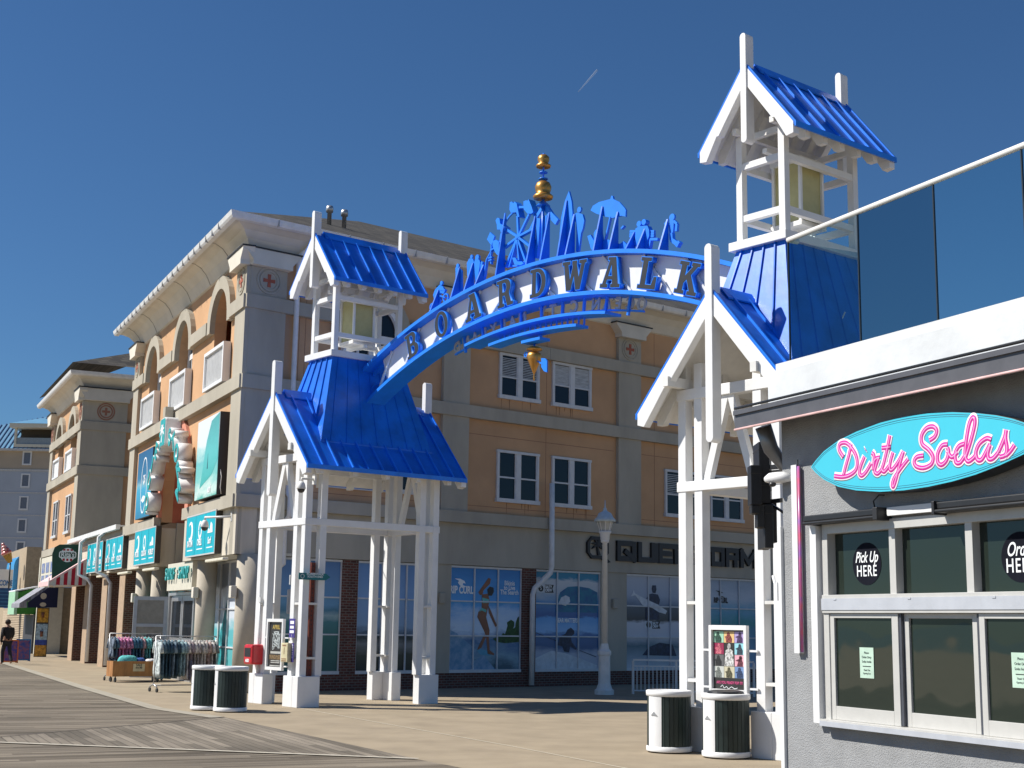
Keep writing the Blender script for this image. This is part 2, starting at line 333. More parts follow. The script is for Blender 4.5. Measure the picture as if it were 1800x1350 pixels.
# ------------------------------------------------------------------ gate towers
def rounded(a0, a1, z0, z1, r, bottom=True):
    c = (a0+a1)/2; p = [(a0, z1-r)]+[(c+(a1-a0)/2*math.cos(R(180-180*k/8)), z1-r+r*math.sin(R(180*k/8))) for k in range(1, 8)]+[(a1, z1-r)]
    if bottom: return p+[(c+(a1-a0)/2*math.cos(R(-180*k/8)), z0+r-r*math.sin(R(180*k/8))) for k in range(0, 9)]
    return p+[(a1, z0), (a0, z0)]
def mirror4(fn):
    for sx in (-1, 1):
        for sy in (-1, 1): fn(sx, sy)
def make_tower(vc):
    base = O+U*1.88+V*vc; FG = Face(base, V, -U); FS = Face(base, U, -V)   # FG: a = across street, d = to boardwalk; FS: a = along street
    t = thing('gate_tower', 'x', 'gate tower', base, 'towers of the boardwalk gate')
    def lbox(m, x0, x1, y0, y1, z0, z1): return m.box(FS, x0, x1, -y1, -y0, z0, z1)
    for sx in (-1, 1):
        for sy in (-1, 1):
            def X(p, q): return (min(sx*p, sx*q), max(sx*p, sx*q))
            def Y(p, q): return (min(sy*p, sy*q), max(sy*p, sy*q))
            m = MB()                                    # L-shaped pedestal, two arms butted together
            lbox(m, *X(1.36, 1.93), *Y(.86, 1.10), 0, .68); lbox(m, *X(1.66, 1.93), *Y(.46, .858), 0, .679)
            obj('pedestal', m, white, t, .012)
            for (x0, x1), (y0, y1), top in (((1.70, 1.87), (.885, 1.05), 5.6), ((1.30, 1.47), (.885, 1.05), 5.6), ((1.70, 1.87), (.53, .70), 6.1)):
                m = MB(); lbox(m, *X(x0, x1), *Y(y0, y1), .68, top); p = obj('post', m, white, t, .008)
            m = MB()
            for zz in (1.05, 2.25): lbox(m, *X(1.31, 1.86), *Y(.895, 1.04), zz, zz+.05)
            for zz in (1.05, 2.25): lbox(m, *X(1.71, 1.86), *Y(.70, .885), zz, zz+.05)
            obj('spacer_block', m, white_dull, t)
    for sx in (-1, 1):
        for z0, z1, nm in ((4.035, 4.195, 'tie_beam'), (5.52, 5.70, 'collar_beam')):
            m = MB(); lbox(m, *sorted((sx*1.685, sx*1.885)), -1.07, 1.07, z0, z1); obj(nm, m, white, t, .008)
        m = MB()
        for sy in (-1, 1):
            p = FS.p(sx*1.785, 0, 5.53)-V*0+V*(sy*.05); q = FS.p(sx*1.785, 0, 4.18)+V*(sy*.47); m.bar(p, q, .13, .11, U)
        obj('brace', m, white, t)
    for sy in (-1, 1):
        for z0, z1 in ((4.036, 4.194), (5.44, 5.60)):
            m = MB(); lbox(m, -1.684, 1.684, *sorted((sy*.87, sy*1.065)), z0, z1); obj('side_beam', m, white, t, .008)
    # lower roof
    def roof(x0, x1, zr, sl, ye, th, nseam, capw, board, bd, finial, ftop, fbot, fx):
        rz = lambda y: zr-sl*abs(y)
        for sy in (-1, 1):
            m = MB(); m.add([FS.p(x, -sy*y, z) for x in (x0, x1) for y, z in ((.0, zr), (ye, rz(ye)), (ye, rz(ye)-th), (0, zr-th))], [(0, 1, 2, 3), (4, 7, 6, 5), (0, 4, 5, 1), (1, 5, 6, 2), (2, 6, 7, 3)])
            o = obj('roof_panel', m, blue, t)
            m = MB(); w = (x1-x0)/nseam
            for k in range(1, nseam):
                x = x0+w*k; n = Vector((0, 0, 1)); m.bar(FS.p(x, -sy*.10, rz(.10)+.02), FS.p(x, -sy*ye, rz(ye)+.02), .035, .05)
            for x in (x0+.02, x1-.02): m.bar(FS.p(x, 0, zr+.012), FS.p(x, -sy*ye, rz(ye)+.012), .03, .03)
            m.bar(FS.p(x0, -sy*(ye+.006), rz(ye)-th/2+.005), FS.p(x1, -sy*(ye+.006), rz(ye)-th/2+.005), .03, th+.03)
            obj('standing_seam', m, blue_seam, o)
            m = MB(); m.add([FS.p(x, -sy*y, z) for x in (x0+.05, x1-.05) for y, z in ((.06, rz(.06)-th-.004), (ye-.03, rz(ye-.03)-th-.004), (ye-.03, rz(ye-.03)-th-.03), (.06, rz(.06)-th-.03))], [(0, 1, 2, 3), (4, 7, 6, 5), (0, 4, 5, 1), (1, 5, 6, 2), (2, 6, 7, 3)])
            obj('soffit', m, white_dull, t)
            m = MB(); nt_ = 5
            for k in range(nt_):
                x = x0+.45+(x1-x0-.9)*k/(nt_-1)
                for y0, y1, dz in ((ye-.5, ye-.1, 0),):
                    zt = rz(y1)-th-.032
                    c = [(y0-.25, rz(y0-.25)-th-.032), (y1, zt), (y1, zt-.17), (y1-.13, zt-.17), (y0-.25, rz(y0-.25)-th-.23)]
                    F2 = Face(FS.p(x, 0, 0), V*sy, U); m.prism(F2, c, -.06, .06)
            obj('rafter_tail', m, white_dull, t)
            m = MB(); m.add([FS.p(x, -sy*y, z) for x in (x0+.26, x1-.26) for y, z in ((0, zr+.055), (capw, rz(capw)+.05), (capw, rz(capw)+.022), (0, zr+.025))], [(0, 1, 2, 3), (4, 7, 6, 5), (0, 4, 5, 1), (1, 5, 6, 2), (2, 6, 7, 3)])
            obj('ridge_cap', m, blue, t)
        for sx, xb in ((-1, x0), (1, x1)):
            F2 = Face(FS.p(xb, 0, 0), V, U*sx)
            zt = lambda y: rz(y)-th*.4; e = ye-.03
            poly = [(-e, zt(e)), (0, zt(0)), (e, zt(e)), (e, zt(e)-.19), (e-.15, zt(e-.15)-.40), (.62*e, zt(.62*e)-bd), (.57*e, zt(.57*e)-bd-.06), (.50*e, zt(.50*e)-bd-.05+.0), (.0, zt(0)-bd-.02), (-.50*e, zt(.50*e)-bd-.05), (-.57*e, zt(.57*e)-bd-.06), (-.62*e, zt(.62*e)-bd), (-e+.15, zt(e-.15)-.40), (-e, zt(e)-.19)]
            m = MB(); m.prism(F2, poly, .004, -.14); obj('bargeboard', m, white, t, .006)
            m = MB(); m.prism(F2, rounded(-fx, fx, fbot, ftop, fx), .03, -.17); obj('finial_post', m, white, t, .008)
    roof(-2.24, 2.24, 7.19, 1.135, 1.64, .07, 11, .17, 0, .33, 0, 7.90, 4.72, .075)
    for sy in (-1, 1):                                   # purlins carrying the lower roof
        m = MB(); lbox(m, -2.30, 2.30, *sorted((sy*.86, sy*.98)), 5.71, 5.87); obj('purlin', m, white_dull, t)
    m = MB(); lbox(m, -2.2, 2.2, -.07, .07, 6.66, 6.82); obj('purlin', m, white_dull, t)
    # flared skirt
    def frus(x0, y0, z0, x1, y1, z1): return [FS.p(sx*x, sy*y, z) for x, y, z in ((x0, y0, z0), (x1, y1, z1)) for sx, sy in ((-1, -1), (1, -1), (1, 1), (-1, 1))]
    B4 = [(0, 1, 2, 3), (4, 7, 6, 5), (0, 4, 5, 1), (1, 5, 6, 2), (2, 6, 7, 3), (3, 7, 4, 0)]
    bx, by, bz, tx, ty, tz = 1.56, 1.07, 5.98, 1.0, .52, 8.1
    xr = tx+(tz-7.2)/(tz-bz)*(bx-tx); c_ = [FS.p(sx*bx, sy*by, bz) for sx, sy in ((-1, -1), (1, -1), (1, 1), (-1, 1))]+[FS.p(sx*tx, sy*ty, tz) for sx, sy in ((-1, -1), (1, -1), (1, 1), (-1, 1))]+[FS.p(-xr, 0, 7.2), FS.p(xr, 0, 7.2)]
    m = MB(); m.add(c_, [(0, 1, 5, 4), (2, 3, 7, 6), (4, 5, 6, 7), (1, 9, 2, 6, 5), (3, 8, 0, 4, 7), (0, 8, 9, 1), (2, 9, 8, 3)]); sk = obj('flared_skirt', m, blue, t)
    m = MB()
    for sx in (-1, 1):
        for k in (-1.6, -.6, .4, 1.4):
            y = k/2.2; zlo = bz if abs(y) > .9 else None
            p = FS.p(sx*tx, y*ty, tz); q = FS.p(sx*bx, y*by, bz); s_ = min(1, max(0, (tz-(7.2-1.135*abs(y*by)))/(tz-bz)+.02)); q = p+(q-p)*s_
            m.bar(p+U*sx*.012, q+U*sx*.012, .025, .04, U)
    for sy in (-1, 1):
        for k in range(-3, 4):
            x = k/3.6; m.bar(FS.p(x*tx, sy*(ty+.008), tz), FS.p(x*bx, sy*(by+.008), bz), .02, .02, V)
    m.box(FS, -bx-.02, bx+.02, by-.01, by+.025, bz-.045, bz+.0); m.box(FS, -bx-.02, bx+.02, -by-.025, -by+.01, bz-.045, bz+.0)
    obj('skirt_seam', m, blue, sk)
    m = MB(); m.box(FS, -1.09, 1.09, -.61, .61, 8.1, 8.25); obj('platform', m, white, t, .008)
    for sx in (-1, 1):
        for sy in (-1, 1):
            m = MB(); lbox(m, *sorted((sx*.85, sx*.98)), *sorted((sy*.39, sy*.52)), 8.25, 10.1); obj('cupola_post', m, white, t, .006)
        for z0, z1 in ((8.60, 8.71), (9.51, 9.62)):
            m = MB(); lbox(m, *sorted((sx*.865, sx*.965)), -.39, .39, z0, z1); obj('cupola_rail', m, white, t)
    for sy in (-1, 1):
        for z0, z1 in ((8.60, 8.71), (9.51, 9.62)):
            m = MB(); lbox(m, -.85, .85, *sorted((sy*.405, sy*.505)), z0, z1); obj('cupola_rail', m, white, t)
    # lantern
    m = MB()
    for sx in (-1, 1):
        for sy in (-1, 1): lbox(m, *sorted((sx*.26, sx*.31)), *sorted((sy*.26, sy*.31)), 8.62, 9.66)
    lbox(m, -.33, .33, -.33, .33, 9.66, 9.74); lbox(m, -.33, .33, -.33, .33, 8.54, 8.62); lbox(m, -.85, .85, -.05, .05, 9.742, 9.82); lbox(m, -.05, .05, -.39, .39, 8.46, 8.54)
    la = obj('lantern', m, white, t)
    m = MB(); lbox(m, -.259, .259, -.27, .27, 8.621, 9.659); lbox(m, -.27, .27, -.259, .259, 8.624, 9.656); obj('frosted_pane', m, frost, la)
    m = MB()
    for s_ in (-1, 1): m.bar(FS.p(-.9, 0, 9.62)+V*s_*.0, FS.p(-.05, 0, 9.9), .02, .02)
    roof(-1.34, 1.36, 11.2, 1.27, 1.04, .06, 7, .13, 0, .31, 0, 11.72, 9.80, .062)
    m = MB(); lbox(m, -1.15, 1.15, -.45, -.36, 10.1, 10.2); lbox(m, -1.15, 1.15, .36, .45, 10.1, 10.2); lbox(m, -.95, -.86, -.5, .5, 10.0, 10.1); lbox(m, .86, .95, -.5, .5, 10.0, 10.1)
    obj('cupola_plate', m, white_dull, t)
    return t
towerL = make_tower(.95)
towerL['label'] = 'white gate tower with blue metal roofs at the left foot of the arch'
towerR = copy_tree(towerL, O+U*1.88+V*-12.71)
towerR['label'] = 'white gate tower with blue metal roofs behind the grey soda shop corner'
# ------------------------------------------------------------------ arch
AV, AZ = -5.88, -5.4
AF = Face(O+V*AV, V, -U)       # a measured from the arch's middle, d = -u
arch = thing('gate_arch', 'blue curved steel arch reading BOARDWALK with figures standing along its top', 'arch', O+V*AV+U*2+Vector((0, 0, 8)))
def band(m, r0, r1, u0, u1, a0, a1, n=72):
    ps = []
    for k in range(n+1):
        th = R(a0+(a1-a0)*k/n); s_, c_ = math.sin(th), math.cos(th)
        ps += [AF.p(r*s_, -uu, AZ+r*c_) for r, uu in ((r0, u0), (r1, u0), (r1, u1), (r0, u1))]
    fs = []
    for k in range(n):
        for j in range(4): fs.append((k*4+j, k*4+(j+1) % 4, k*4+4+(j+1) % 4, k*4+4+j))
    fs += [(0, 1, 2, 3), (n*4, n*4+3, n*4+2, n*4+1)]
    return m.add(ps, fs)
m = MB(); band(m, 14.62, 14.70, 1.70, 2.22, -25.6, 25.6); band(m, 14.52, 14.62, 1.97, 2.03, -25.2, 25.2); obj('upper_flange', m, blue_arch, arch)
m = MB(); band(m, 13.82, 13.90, 1.70, 2.22, -26.6, 26.6); obj('lower_flange', m, blue_arch, arch)
m = MB(); band(m, 13.905, 14.615, 1.92, 1.95, -23, 23)
pan = obj('backing_panel', m, white, arch)
m = MB()
for k in range(-9, 10):
    th = R(k*4.55+2.2); th2 = R(k*4.55+(-1.5 if k > 0 else 5.9)); P = lambda r, t_, d: AF.p(r*math.sin(t_), d, AZ+r*math.cos(t_))
    m.bar(P(13.91, th, -1.89), P(14.61, th2, -1.89), .05, .04, U)
for k in range(-9, 11):
    th = R(k*4.55-.05); m.bar(P(13.92, th, -1.915), P(14.61, th, -1.915), .02, .012, U)
objs('truss_web', m, white_dull, pan)
m = MB()
for sa in (-1, 1): band(m, 14.2, 14.24, 1.9, 2.1, *sorted((sa*24.6, sa*27.4)), 8)
obj('end_bracket', m, blue_arch, arch)
for r1, h, ang, x0, x1 in ((13.49, .06, 9.55, 1.70, 2.14), (13.26, .06, 6.05, 1.70, 2.04), (13.09, .06, 1.3, 1.70, 1.98)):
    m = MB(); band(m, r1-h, r1, x0, x1, -ang, ang, 30); obj('lower_tier', m, blue_arch, arch)
m = MB(); band(m, 13.53, 13.565, 2.0, 2.05, -12.7, 12.7, 40); rb = obj('rear_letter_rail', m, blue_arch, arch)
m = MB()
for k in range(-4, 5): th = R(k*2.75); m.bar(P(13.45, th, -2.0), P(13.83, th, -2.0), .05, .05, U)
for k in range(-8, 9, 1): th = R(k*.72); m.bar(P(13.27, th, -1.98), P(13.46, th, -1.98), .03, .03, U)
m.bar(P(13.07, 0, -1.98), P(13.22, 0, -1.98), .06, .06, U)
objs('hanger_strut', m, blue_arch, arch)
# BOARDWALK letters: slab serif outlines on a unit body 1 high
def slabs():
    G = {}
    G['B'] = (.78, [[(0, 0), (.46, 0)]+arc((.46, .27), .3, -90, 60, 9, .27)+arc((.44, .76), .25, -40, 90, 8, .24)+[(0, 1), (0, .88), (.1, .88), (.1, .12), (0, .12)], [(.3, .14)]+arc((.42, .29), .1, -90, 90, 6, .15)+[(.3, .44)], [(.3, .57)]+arc((.4, .72), .09, -90, 90, 6, .15)+[(.3, .87)]])
    G['O'] = (.8, [ell((.4, .5), .4, .51, 28), ell((.4, .5), .2, .38, 24)])
    G['A'] = (.92, [[(0, 0), (.34, 0), (.34, .12), (.27, .12), (.3, .26), (.54, .26), (.56, .12), (.49, .12), (.49, 0), (.92, 0), (.92, .12), (.84, .12), (.62, 1), (.26, 1), (.26, .9), (.34, .9), (.1, .12), (0, .12)], [(.34, .38), (.52, .38), (.44, .76)]])
    G['R'] = (.86, [[(0, 0), (.38, 0), (.38, .12), (.3, .12), (.3, .4), (.42, .4), (.5, .12), (.54, 0), (.86, 0), (.86, .12), (.76, .12), (.66, .44)]+arc((.46, .72), .3, -45, 90, 9, .28)+[(0, 1), (0, .88), (.1, .88), (.1, .12), (0, .12)], [(.3, .53)]+arc((.42, .7), .1, -90, 90, 6, .17)+[(.3, .87)]])
    G['D'] = (.82, [[(0, 0), (.34, 0)]+arc((.36, .5), .46, -90, 90, 14, .5)+[(0, 1), (0, .88), (.1, .88), (.1, .12), (0, .12)], [(.3, .13)]+arc((.34, .5), .26, -90, 90, 12, .37)+[(.3, .87)]])
    G['W'] = (1.2, [[(0, .88), (.08, .88), (.26, 0), (.48, 0), (.6, .5), (.72, 0), (.94, 0), (1.12, .88), (1.2, .88), (1.2, 1), (.84, 1), (.84, .88), (.94, .88), (.85, .42), (.72, .88), (.72, 1), (.48, 1), (.48, .88), (.52, .8), (.42, .36), (.3, .88), (.38, .88), (.38, 1), (0, 1)]])
    G['L'] = (.8, [[(0, 0), (.8, 0), (.8, .4), (.68, .4), (.6, .14), (.33, .14), (.33, .88), (.46, .88), (.46, 1), (0, 1), (0, .88), (.1, .88), (.1, .12), (0, .12)]])
    G['K'] = (.94, [[(0, 0), (.4, 0), (.4, .12), (.32, .12), (.32, .34), (.42, .46), (.62, .12), (.54, .12), (.54, 0), (.94, 0), (.94, .12), (.86, .12), (.57, .61), (.78, .88), (.88, .88), (.88, 1), (.52, 1), (.52, .88), (.58, .88), (.32, .56), (.32, .88), (.4, .88), (.4, 1), (0, 1), (0, .88), (.1, .88), (.1, .12), (0, .12)]])
    return G
GL = slabs(); H = .60
for ch, ang in zip('BOARDWALK', (17.4, 12.75, 8.1, 3.6, -.75, -5.2, -9.6, -13.75, -18.0)):
    w, sp = GL[ch]; th = R(ang); ce = AF.p(14.25*math.sin(th), 0, AZ+14.25*math.cos(th))
    class LF:                    # letter plane: text runs to -V (to the reader's right), tangent to the arch
        def p(_, a, d, z):
            a2 = a*H-w*H/2; z2 = z*H-H/2; x = -a2*math.cos(th)+z2*math.sin(th); y = a2*math.sin(th)+z2*math.cos(th)
            return ce+V*x-U*d+Vector((0, 0, y))
    o = curve_obj('letter', LF(), sp, blue_arch, arch, -1.73, .12, off=.02)
    curve_obj('letter_face', LF(), sp, black, o, -1.725, .02, off=-.004)
mat_rl = mat('rear_letter_grey', (.42, .42, .42), .5); tx_ = 'OCEAN CITY MARYLAND'; n_ = len(tx_)
for i, ch in enumerate(tx_):
    if ch == ' ': continue
    th = R(-12.3+24.6*i/(n_-1)); ce = AF.p(13.675*math.sin(th), -2.03, AZ+13.675*math.cos(th))
    FF = Face(ce, V*math.cos(th)-Vector((0, 0, 1))*math.sin(th), U)
    class TF:
        def p(_, a, d, z): return ce+(V*math.cos(th)-Vector((0, 0, 1))*math.sin(th))*a+(V*math.sin(th)+Vector((0, 0, 1))*math.cos(th))*z+U*d
    text('rear_letter', TF(), ch, 0, 0, .34, mat_rl, arch, 0, .03, w=.95, bold=.01)
# silhouettes on top of the arch, cut from plate
SIL = [('cyclist_figure',[('d',(3.537,9.564),0.05),('p',[(3.6,9.534),(3.466,9.465),(3.383,9.343),(3.445,9.292),(3.563,9.34),(3.589,9.273),(3.556,9.178),(3.609,9.063),(3.726,9.047),(3.81,9.097),(3.798,9.238),(3.841,9.335),(3.772,9.449)]),('r',(3.368,9.19),0.091),('r',(3.888,9.066),0.072),('s',[(3.566,9.412),(3.375,9.369)],0.035),('s',[(3.729,9.119),(3.56,9.268),(3.368,9.19)],0.03),('f',(3.706,9.419),(3.625,9.08))]),('walking_figure',[('d',(2.937,9.854),0.05),('p',[(3.007,9.827),(2.878,9.79),(2.783,9.724),(2.755,9.257),(2.816,9.251),(2.984,9.211),(2.994,9.644)]),('f',(2.921,9.807),(2.838,9.237))]),('family_figure',[('d',(2.429,9.965),0.046),('p',[(2.505,9.937),(2.366,9.909),(2.322,9.813),(2.337,9.607),(2.355,9.307),(2.442,9.297),(2.562,9.563),(2.586,9.847)]),('d',(2.215,9.905),0.065),('p',[(2.283,9.872),(2.132,9.842),(2.097,9.769),(2.112,9.651),(2.156,9.486),(2.191,9.303),(2.259,9.316),(2.271,9.508),(2.308,9.81)]),('d',(2.034,9.746),0.032),('p',[(2.074,9.727),(1.978,9.694),(1.943,9.619),(1.949,9.379),(2.048,9.346)]),('f',(2.451,9.803),(2.355,9.316)),('f',(2.032,9.687),(1.968,9.362))]),('kite_flyer_figure',[('p',[(1.771,10.394),(1.609,10.265),(1.716,10.078),(1.876,10.249)]),('s',[(1.721,10.082),(1.712,9.943),(1.741,9.845),(1.709,9.659)],0.03),('s',[(1.717,9.944),(1.873,9.786),(1.943,9.421)],0.025),('s',[(1.793,9.804),(1.673,9.806)],0.03),('s',[(1.792,9.744),(1.672,9.746)],0.03),('p',[(1.627,10.037),(1.63,10.158),(1.506,10.158),(1.404,10.085),(1.409,9.779),(1.489,9.829),(1.563,9.93)]),('s',[(1.718,9.961),(1.586,9.986)],0.03),('f',(1.31,10.707),(1.236,9.457))]),('ferris_wheel_figure',[('r',(0.796,10.077),0.629),('s',[(0.796,10.077),(0.848,10.646)],0.05),('s',[(0.796,10.077),(0.415,10.54)],0.05),('s',[(0.796,10.077),(1.281,10.384)],0.05),('s',[(0.796,10.077),(1.269,9.938)],0.05),('s',[(0.796,10.077),(0.337,9.748)],0.05),('s',[(0.796,10.077),(0.308,10.148)],0.05),('s',[(0.833,10.017),(1.192,9.483)],0.05),('s',[(0.769,10.004),(0.492,9.455)],0.05),('s',[(0.807,10.012),(1.05,9.455)],0.03),('s',[(0.795,10.009),(0.72,9.542)],0.04),('p',[(1.021,10.889),(0.956,10.892),(0.903,10.837),(0.853,10.868),(0.787,10.801),(0.746,10.673),(0.691,10.492),(0.755,10.498),(0.796,10.617),(0.976,10.641),(1.029,10.721)]),('p',[(0.559,10.799),(0.471,10.804),(0.42,10.784),(0.383,10.809),(0.344,10.733),(0.28,10.618),(0.227,10.489),(0.289,10.469),(0.414,10.497),(0.543,10.627)]),('p',[(1.497,10.585),(1.445,10.634),(1.365,10.608),(1.336,10.481),(1.189,10.381),(1.226,10.269),(1.304,10.269),(1.332,10.343),(1.438,10.366),(1.454,10.49)]),('p',[(0.9,9.627),(0.798,9.607),(0.72,9.508),(0.568,9.478),(0.517,9.419),(0.617,9.405),(0.82,9.461)]),('s',[(0.722,10.715),(0.518,10.669)],0.05),('f',(0.214,10.411),(0.227,9.469))]),('pier_hut_figure',[('s',[(-0.024,10.59),(0.213,10.386)],0.08),('s',[(0.213,10.386),(0.407,10.145)],0.05),('s',[(-0.066,10.572),(-0.277,10.31),(-0.471,10.127)],0.13),('p',[(0.163,10.358),(0.052,10.317),(0.092,9.862),(0.146,9.478),(0.215,9.492),(0.179,9.88)]),('p',[(-0.058,10.359),(-0.18,10.331),(-0.123,10.097),(-0.067,9.829),(0.006,9.845),(-0.013,10.121)]),('s',[(-0.067,9.829),(-0.0,9.465)],0.04),('f',(-0.232,10.394),(-0.231,9.444))]),('surfboard_figure',[('p',[(-0.829,10.714),(-0.914,10.474),(-0.945,10.225),(-0.918,9.796),(-0.823,9.398),(-0.541,9.423),(-0.553,9.874),(-0.594,10.19),(-0.702,10.524)]),('f',(-0.839,10.524),(-0.769,9.425))]),('surfer_figure',[('d',(-1.144,10.244),0.061),('p',[(-1.08,10.198),(-1.253,10.123),(-1.304,9.984),(-1.271,9.832),(-1.211,9.734),(-1.146,9.373),(-1.061,9.374),(-1.073,9.763),(-1.059,10.006),(-0.943,10.048),(-0.937,10.146)]),('f',(-1.098,10.174),(-1.013,9.4))]),('beach_umbrella_figure',[('p',[(-2.1,10.317),(-2.137,10.303),(-2.155,10.233),(-2.328,10.131),(-2.478,9.972),(-2.51,9.926),(-2.5,9.794),(-2.383,9.839),(-2.134,9.848),(-1.915,9.928),(-1.649,10.05),(-1.491,10.15),(-1.558,10.23),(-1.736,10.268),(-2.067,10.254)]),('p',[(-1.405,9.629),(-1.495,9.641),(-1.597,9.494),(-1.596,9.652),(-1.64,9.705),(-1.784,9.737),(-1.852,9.456),(-2.028,9.427),(-2.115,9.363),(-2.352,9.275),(-2.448,9.309),(-2.554,9.203),(-2.554,9.134),(-1.52,9.329)]),('s',[(-2.069,9.893),(-1.918,9.427)],0.03),('s',[(-2.383,9.576),(-2.458,9.614)],0.035),('f',(-2.079,10.149),(-1.847,9.294)),('f',(-2.427,9.937),(-2.292,9.226))]),('bench_couple_figure',[('s',[(-2.624,9.471),(-3.285,9.329)],0.045),('s',[(-2.624,9.42),(-3.285,9.28)],0.045),('s',[(-2.624,9.37),(-3.285,9.23)],0.045),('s',[(-3.126,9.202),(-3.39,9.15)],0.05),('s',[(-3.197,9.175),(-3.162,9.018)],0.035),('d',(-2.9,9.556),0.059),('d',(-3.036,9.56),0.059),('p',[(-2.816,9.475),(-2.92,9.503),(-3.137,9.467),(-3.183,9.374),(-3.187,9.252),(-3.136,9.173),(-3.126,9.025),(-3.048,9.041),(-3.044,9.102),(-2.8,9.122)]),('s',[(-2.754,9.162),(-2.806,9.242)],0.04),('f',(-2.796,9.426),(-2.758,9.142)),('f',(-3.077,9.454),(-3.06,9.061))]),('runner_figure',[('d',(-3.754,9.503),0.069),('p',[(-3.701,9.47),(-3.809,9.431),(-3.798,9.301),(-3.778,9.172),(-3.709,9.142),(-3.68,9.267)]),('s',[(-3.809,9.417),(-3.881,9.342),(-3.863,9.206)],0.05),('s',[(-3.7,9.381),(-3.631,9.349),(-3.585,9.433)],0.05),('s',[(-3.739,9.195),(-3.752,9.062),(-3.904,8.947)],0.08),('s',[(-3.884,8.9),(-3.923,8.95),(-3.959,8.987)],0.06),('f',(-3.774,9.484),(-3.652,8.91))])]
for nm, prims in SIL:
    m = MB(); k = 0; fins = []
    for p in prims:
        d0 = -2.03-.0; d1 = -1.99+.003*k; k += 1
        if p[0] == 'p': m.prism(AF, p[1], d0-.003*k, d1)
        elif p[0] == 'd': m.prism(AF, ell(p[1], p[2], n=16), d0-.003*k, d1)
        elif p[0] == 's':
            for (a, z), (b, y) in zip(p[1], p[1][1:]):
                k += 1; L_ = math.hypot(b-a, y-z) or 1; nx, nz = -(y-z)/L_*p[2]/2, (b-a)/L_*p[2]/2
                m.prism(AF, [(a+nx, z+nz), (b+nx, y+nz), (b-nx, y-nz), (a-nx, z-nz)], d0-.002*k, -1.99+.002*k)
        elif p[0] == 'r':
            c, r = p[1], p[2]; q = ell(c, r, n=24)
            for i in range(24):
                a_, b_ = q[i], q[(i+1) % 24]; m.bar(AF.p(a_[0], -2.01, a_[1]), AF.p(b_[0], -2.01, b_[1]), .035, .035, U)
        elif p[0] == 'f': fins.append(p)
    o = obj(nm, m, blue_arch, arch)
    for f in fins:
        (aa, az), (ba, bz) = f[1], f[2]; zb = AZ+math.sqrt(14.70**2-ba*ba); m = MB(); FF = Face(AF.p(ba, 0, 0), U, -V)
        m.prism(FF, [(1.73, zb-.01), (1.985, zb-.01), (1.985, az), (1.97, az)], -.02, .02); obj('support_fin', m, blue, o)
def lathe_at(name, a, z0, prof, mt, par): m = MB(); m.lathe(AF.p(a, -2.0, z0), prof, 20); return obj(name, m, mt, par)
m = MB(); m.tube([AF.p(-.06, -1.95, 9.32), AF.p(-.06, -1.95, 10.72)], .03); m.tube([AF.p(-.06, -1.95, 11.0), AF.p(-.06, -1.95, 11.72)], .02)
for z_, r_ in ((11.14, .10), (11.28, .09)): m.lathe(AF.p(-.06, -1.95, z_), [(r_, 0), (r_, .02)], 12)
m.lathe(AF.p(-.06, -1.95, 10.56), [(.16, 0), (.03, .12)], 4)
fin = obj('finial_rod', m, blue, arch)
m = MB(); m.lathe(AF.p(-.06, -1.95, 10.70), [(.01, 0), (.2, .02), (.215, .07), (.17, .11), (.14, .13), (.165, .2), (.175, .28), (.14, .36), (.06, .41), (.01, .42)], 20)
m.lathe(AF.p(-.06, -1.95, 11.40), [(.01, 0), (.15, .01), (.16, .05), (.11, .08), (.10, .10), (.125, .17), (.12, .23), (.07, .28), (.01, .3)], 20)
objs('gold_bell', m, gold, fin)
m = MB(); m.tube([AF.p(.16, -1.95, 7.66), AF.p(.16, -1.95, 7.40)], .022); rod = obj('hanging_rod', m, blue_arch, arch)
m = MB(); m.lathe(AF.p(.16, -1.95, 6.86), [(.012, 0), (.018, .06), (.012, .14), (.03, .17), (.07, .27), (.14, .44), (.16, .52), (.13, .58), (.06, .61), (.05, .63), (.16, .64), (.17, .67), (.1, .71), (.02, .73)], 20); obj('gold_pendant', m, gold, rod)
m = MB(); m.bar(AF.p(.42, -1.95, 7.45), AF.p(-.12, -1.95, 7.17), .035, .03); m.prism(AF, [(-.08, 7.30), (-.2, 7.28), (-.26, 7.22), (-.26, 6.98), (-.16, 7.02), (-.08, 7.12)], -1.965, -1.935)
for k in range(10):
    a_ = R(36*k); m.bar(AF.p(.43+.05*math.cos(a_), -1.95, 7.45+.05*math.sin(a_)), AF.p(.43+.05*math.cos(a_+.63), -1.95, 7.45+.05*math.sin(a_+.63)), .02, .02, U)
obj('vane', m, blue_arch, rod)
# ------------------------------------------------------------------ surf shop building
bld = thing('surf_shop_building', 'three storey peach stucco building with grey bands, shingled roof and a surf shop below', 'building', K)
LEN, LF2 = 16.0, 34.0
def arch_cut(c, hw, zb, zs): return [(c-hw, zb), (c-hw, zs)]+[(c+hw*math.cos(R(180-180*k/14)), zs+hw*math.sin(R(180*k/14))) for k in range(1, 14)]+[(c+hw, zs), (c+hw, zb)]
ARCH = (2.85, 7.75, 12.6); HW = 1.02; ZS = 10.42
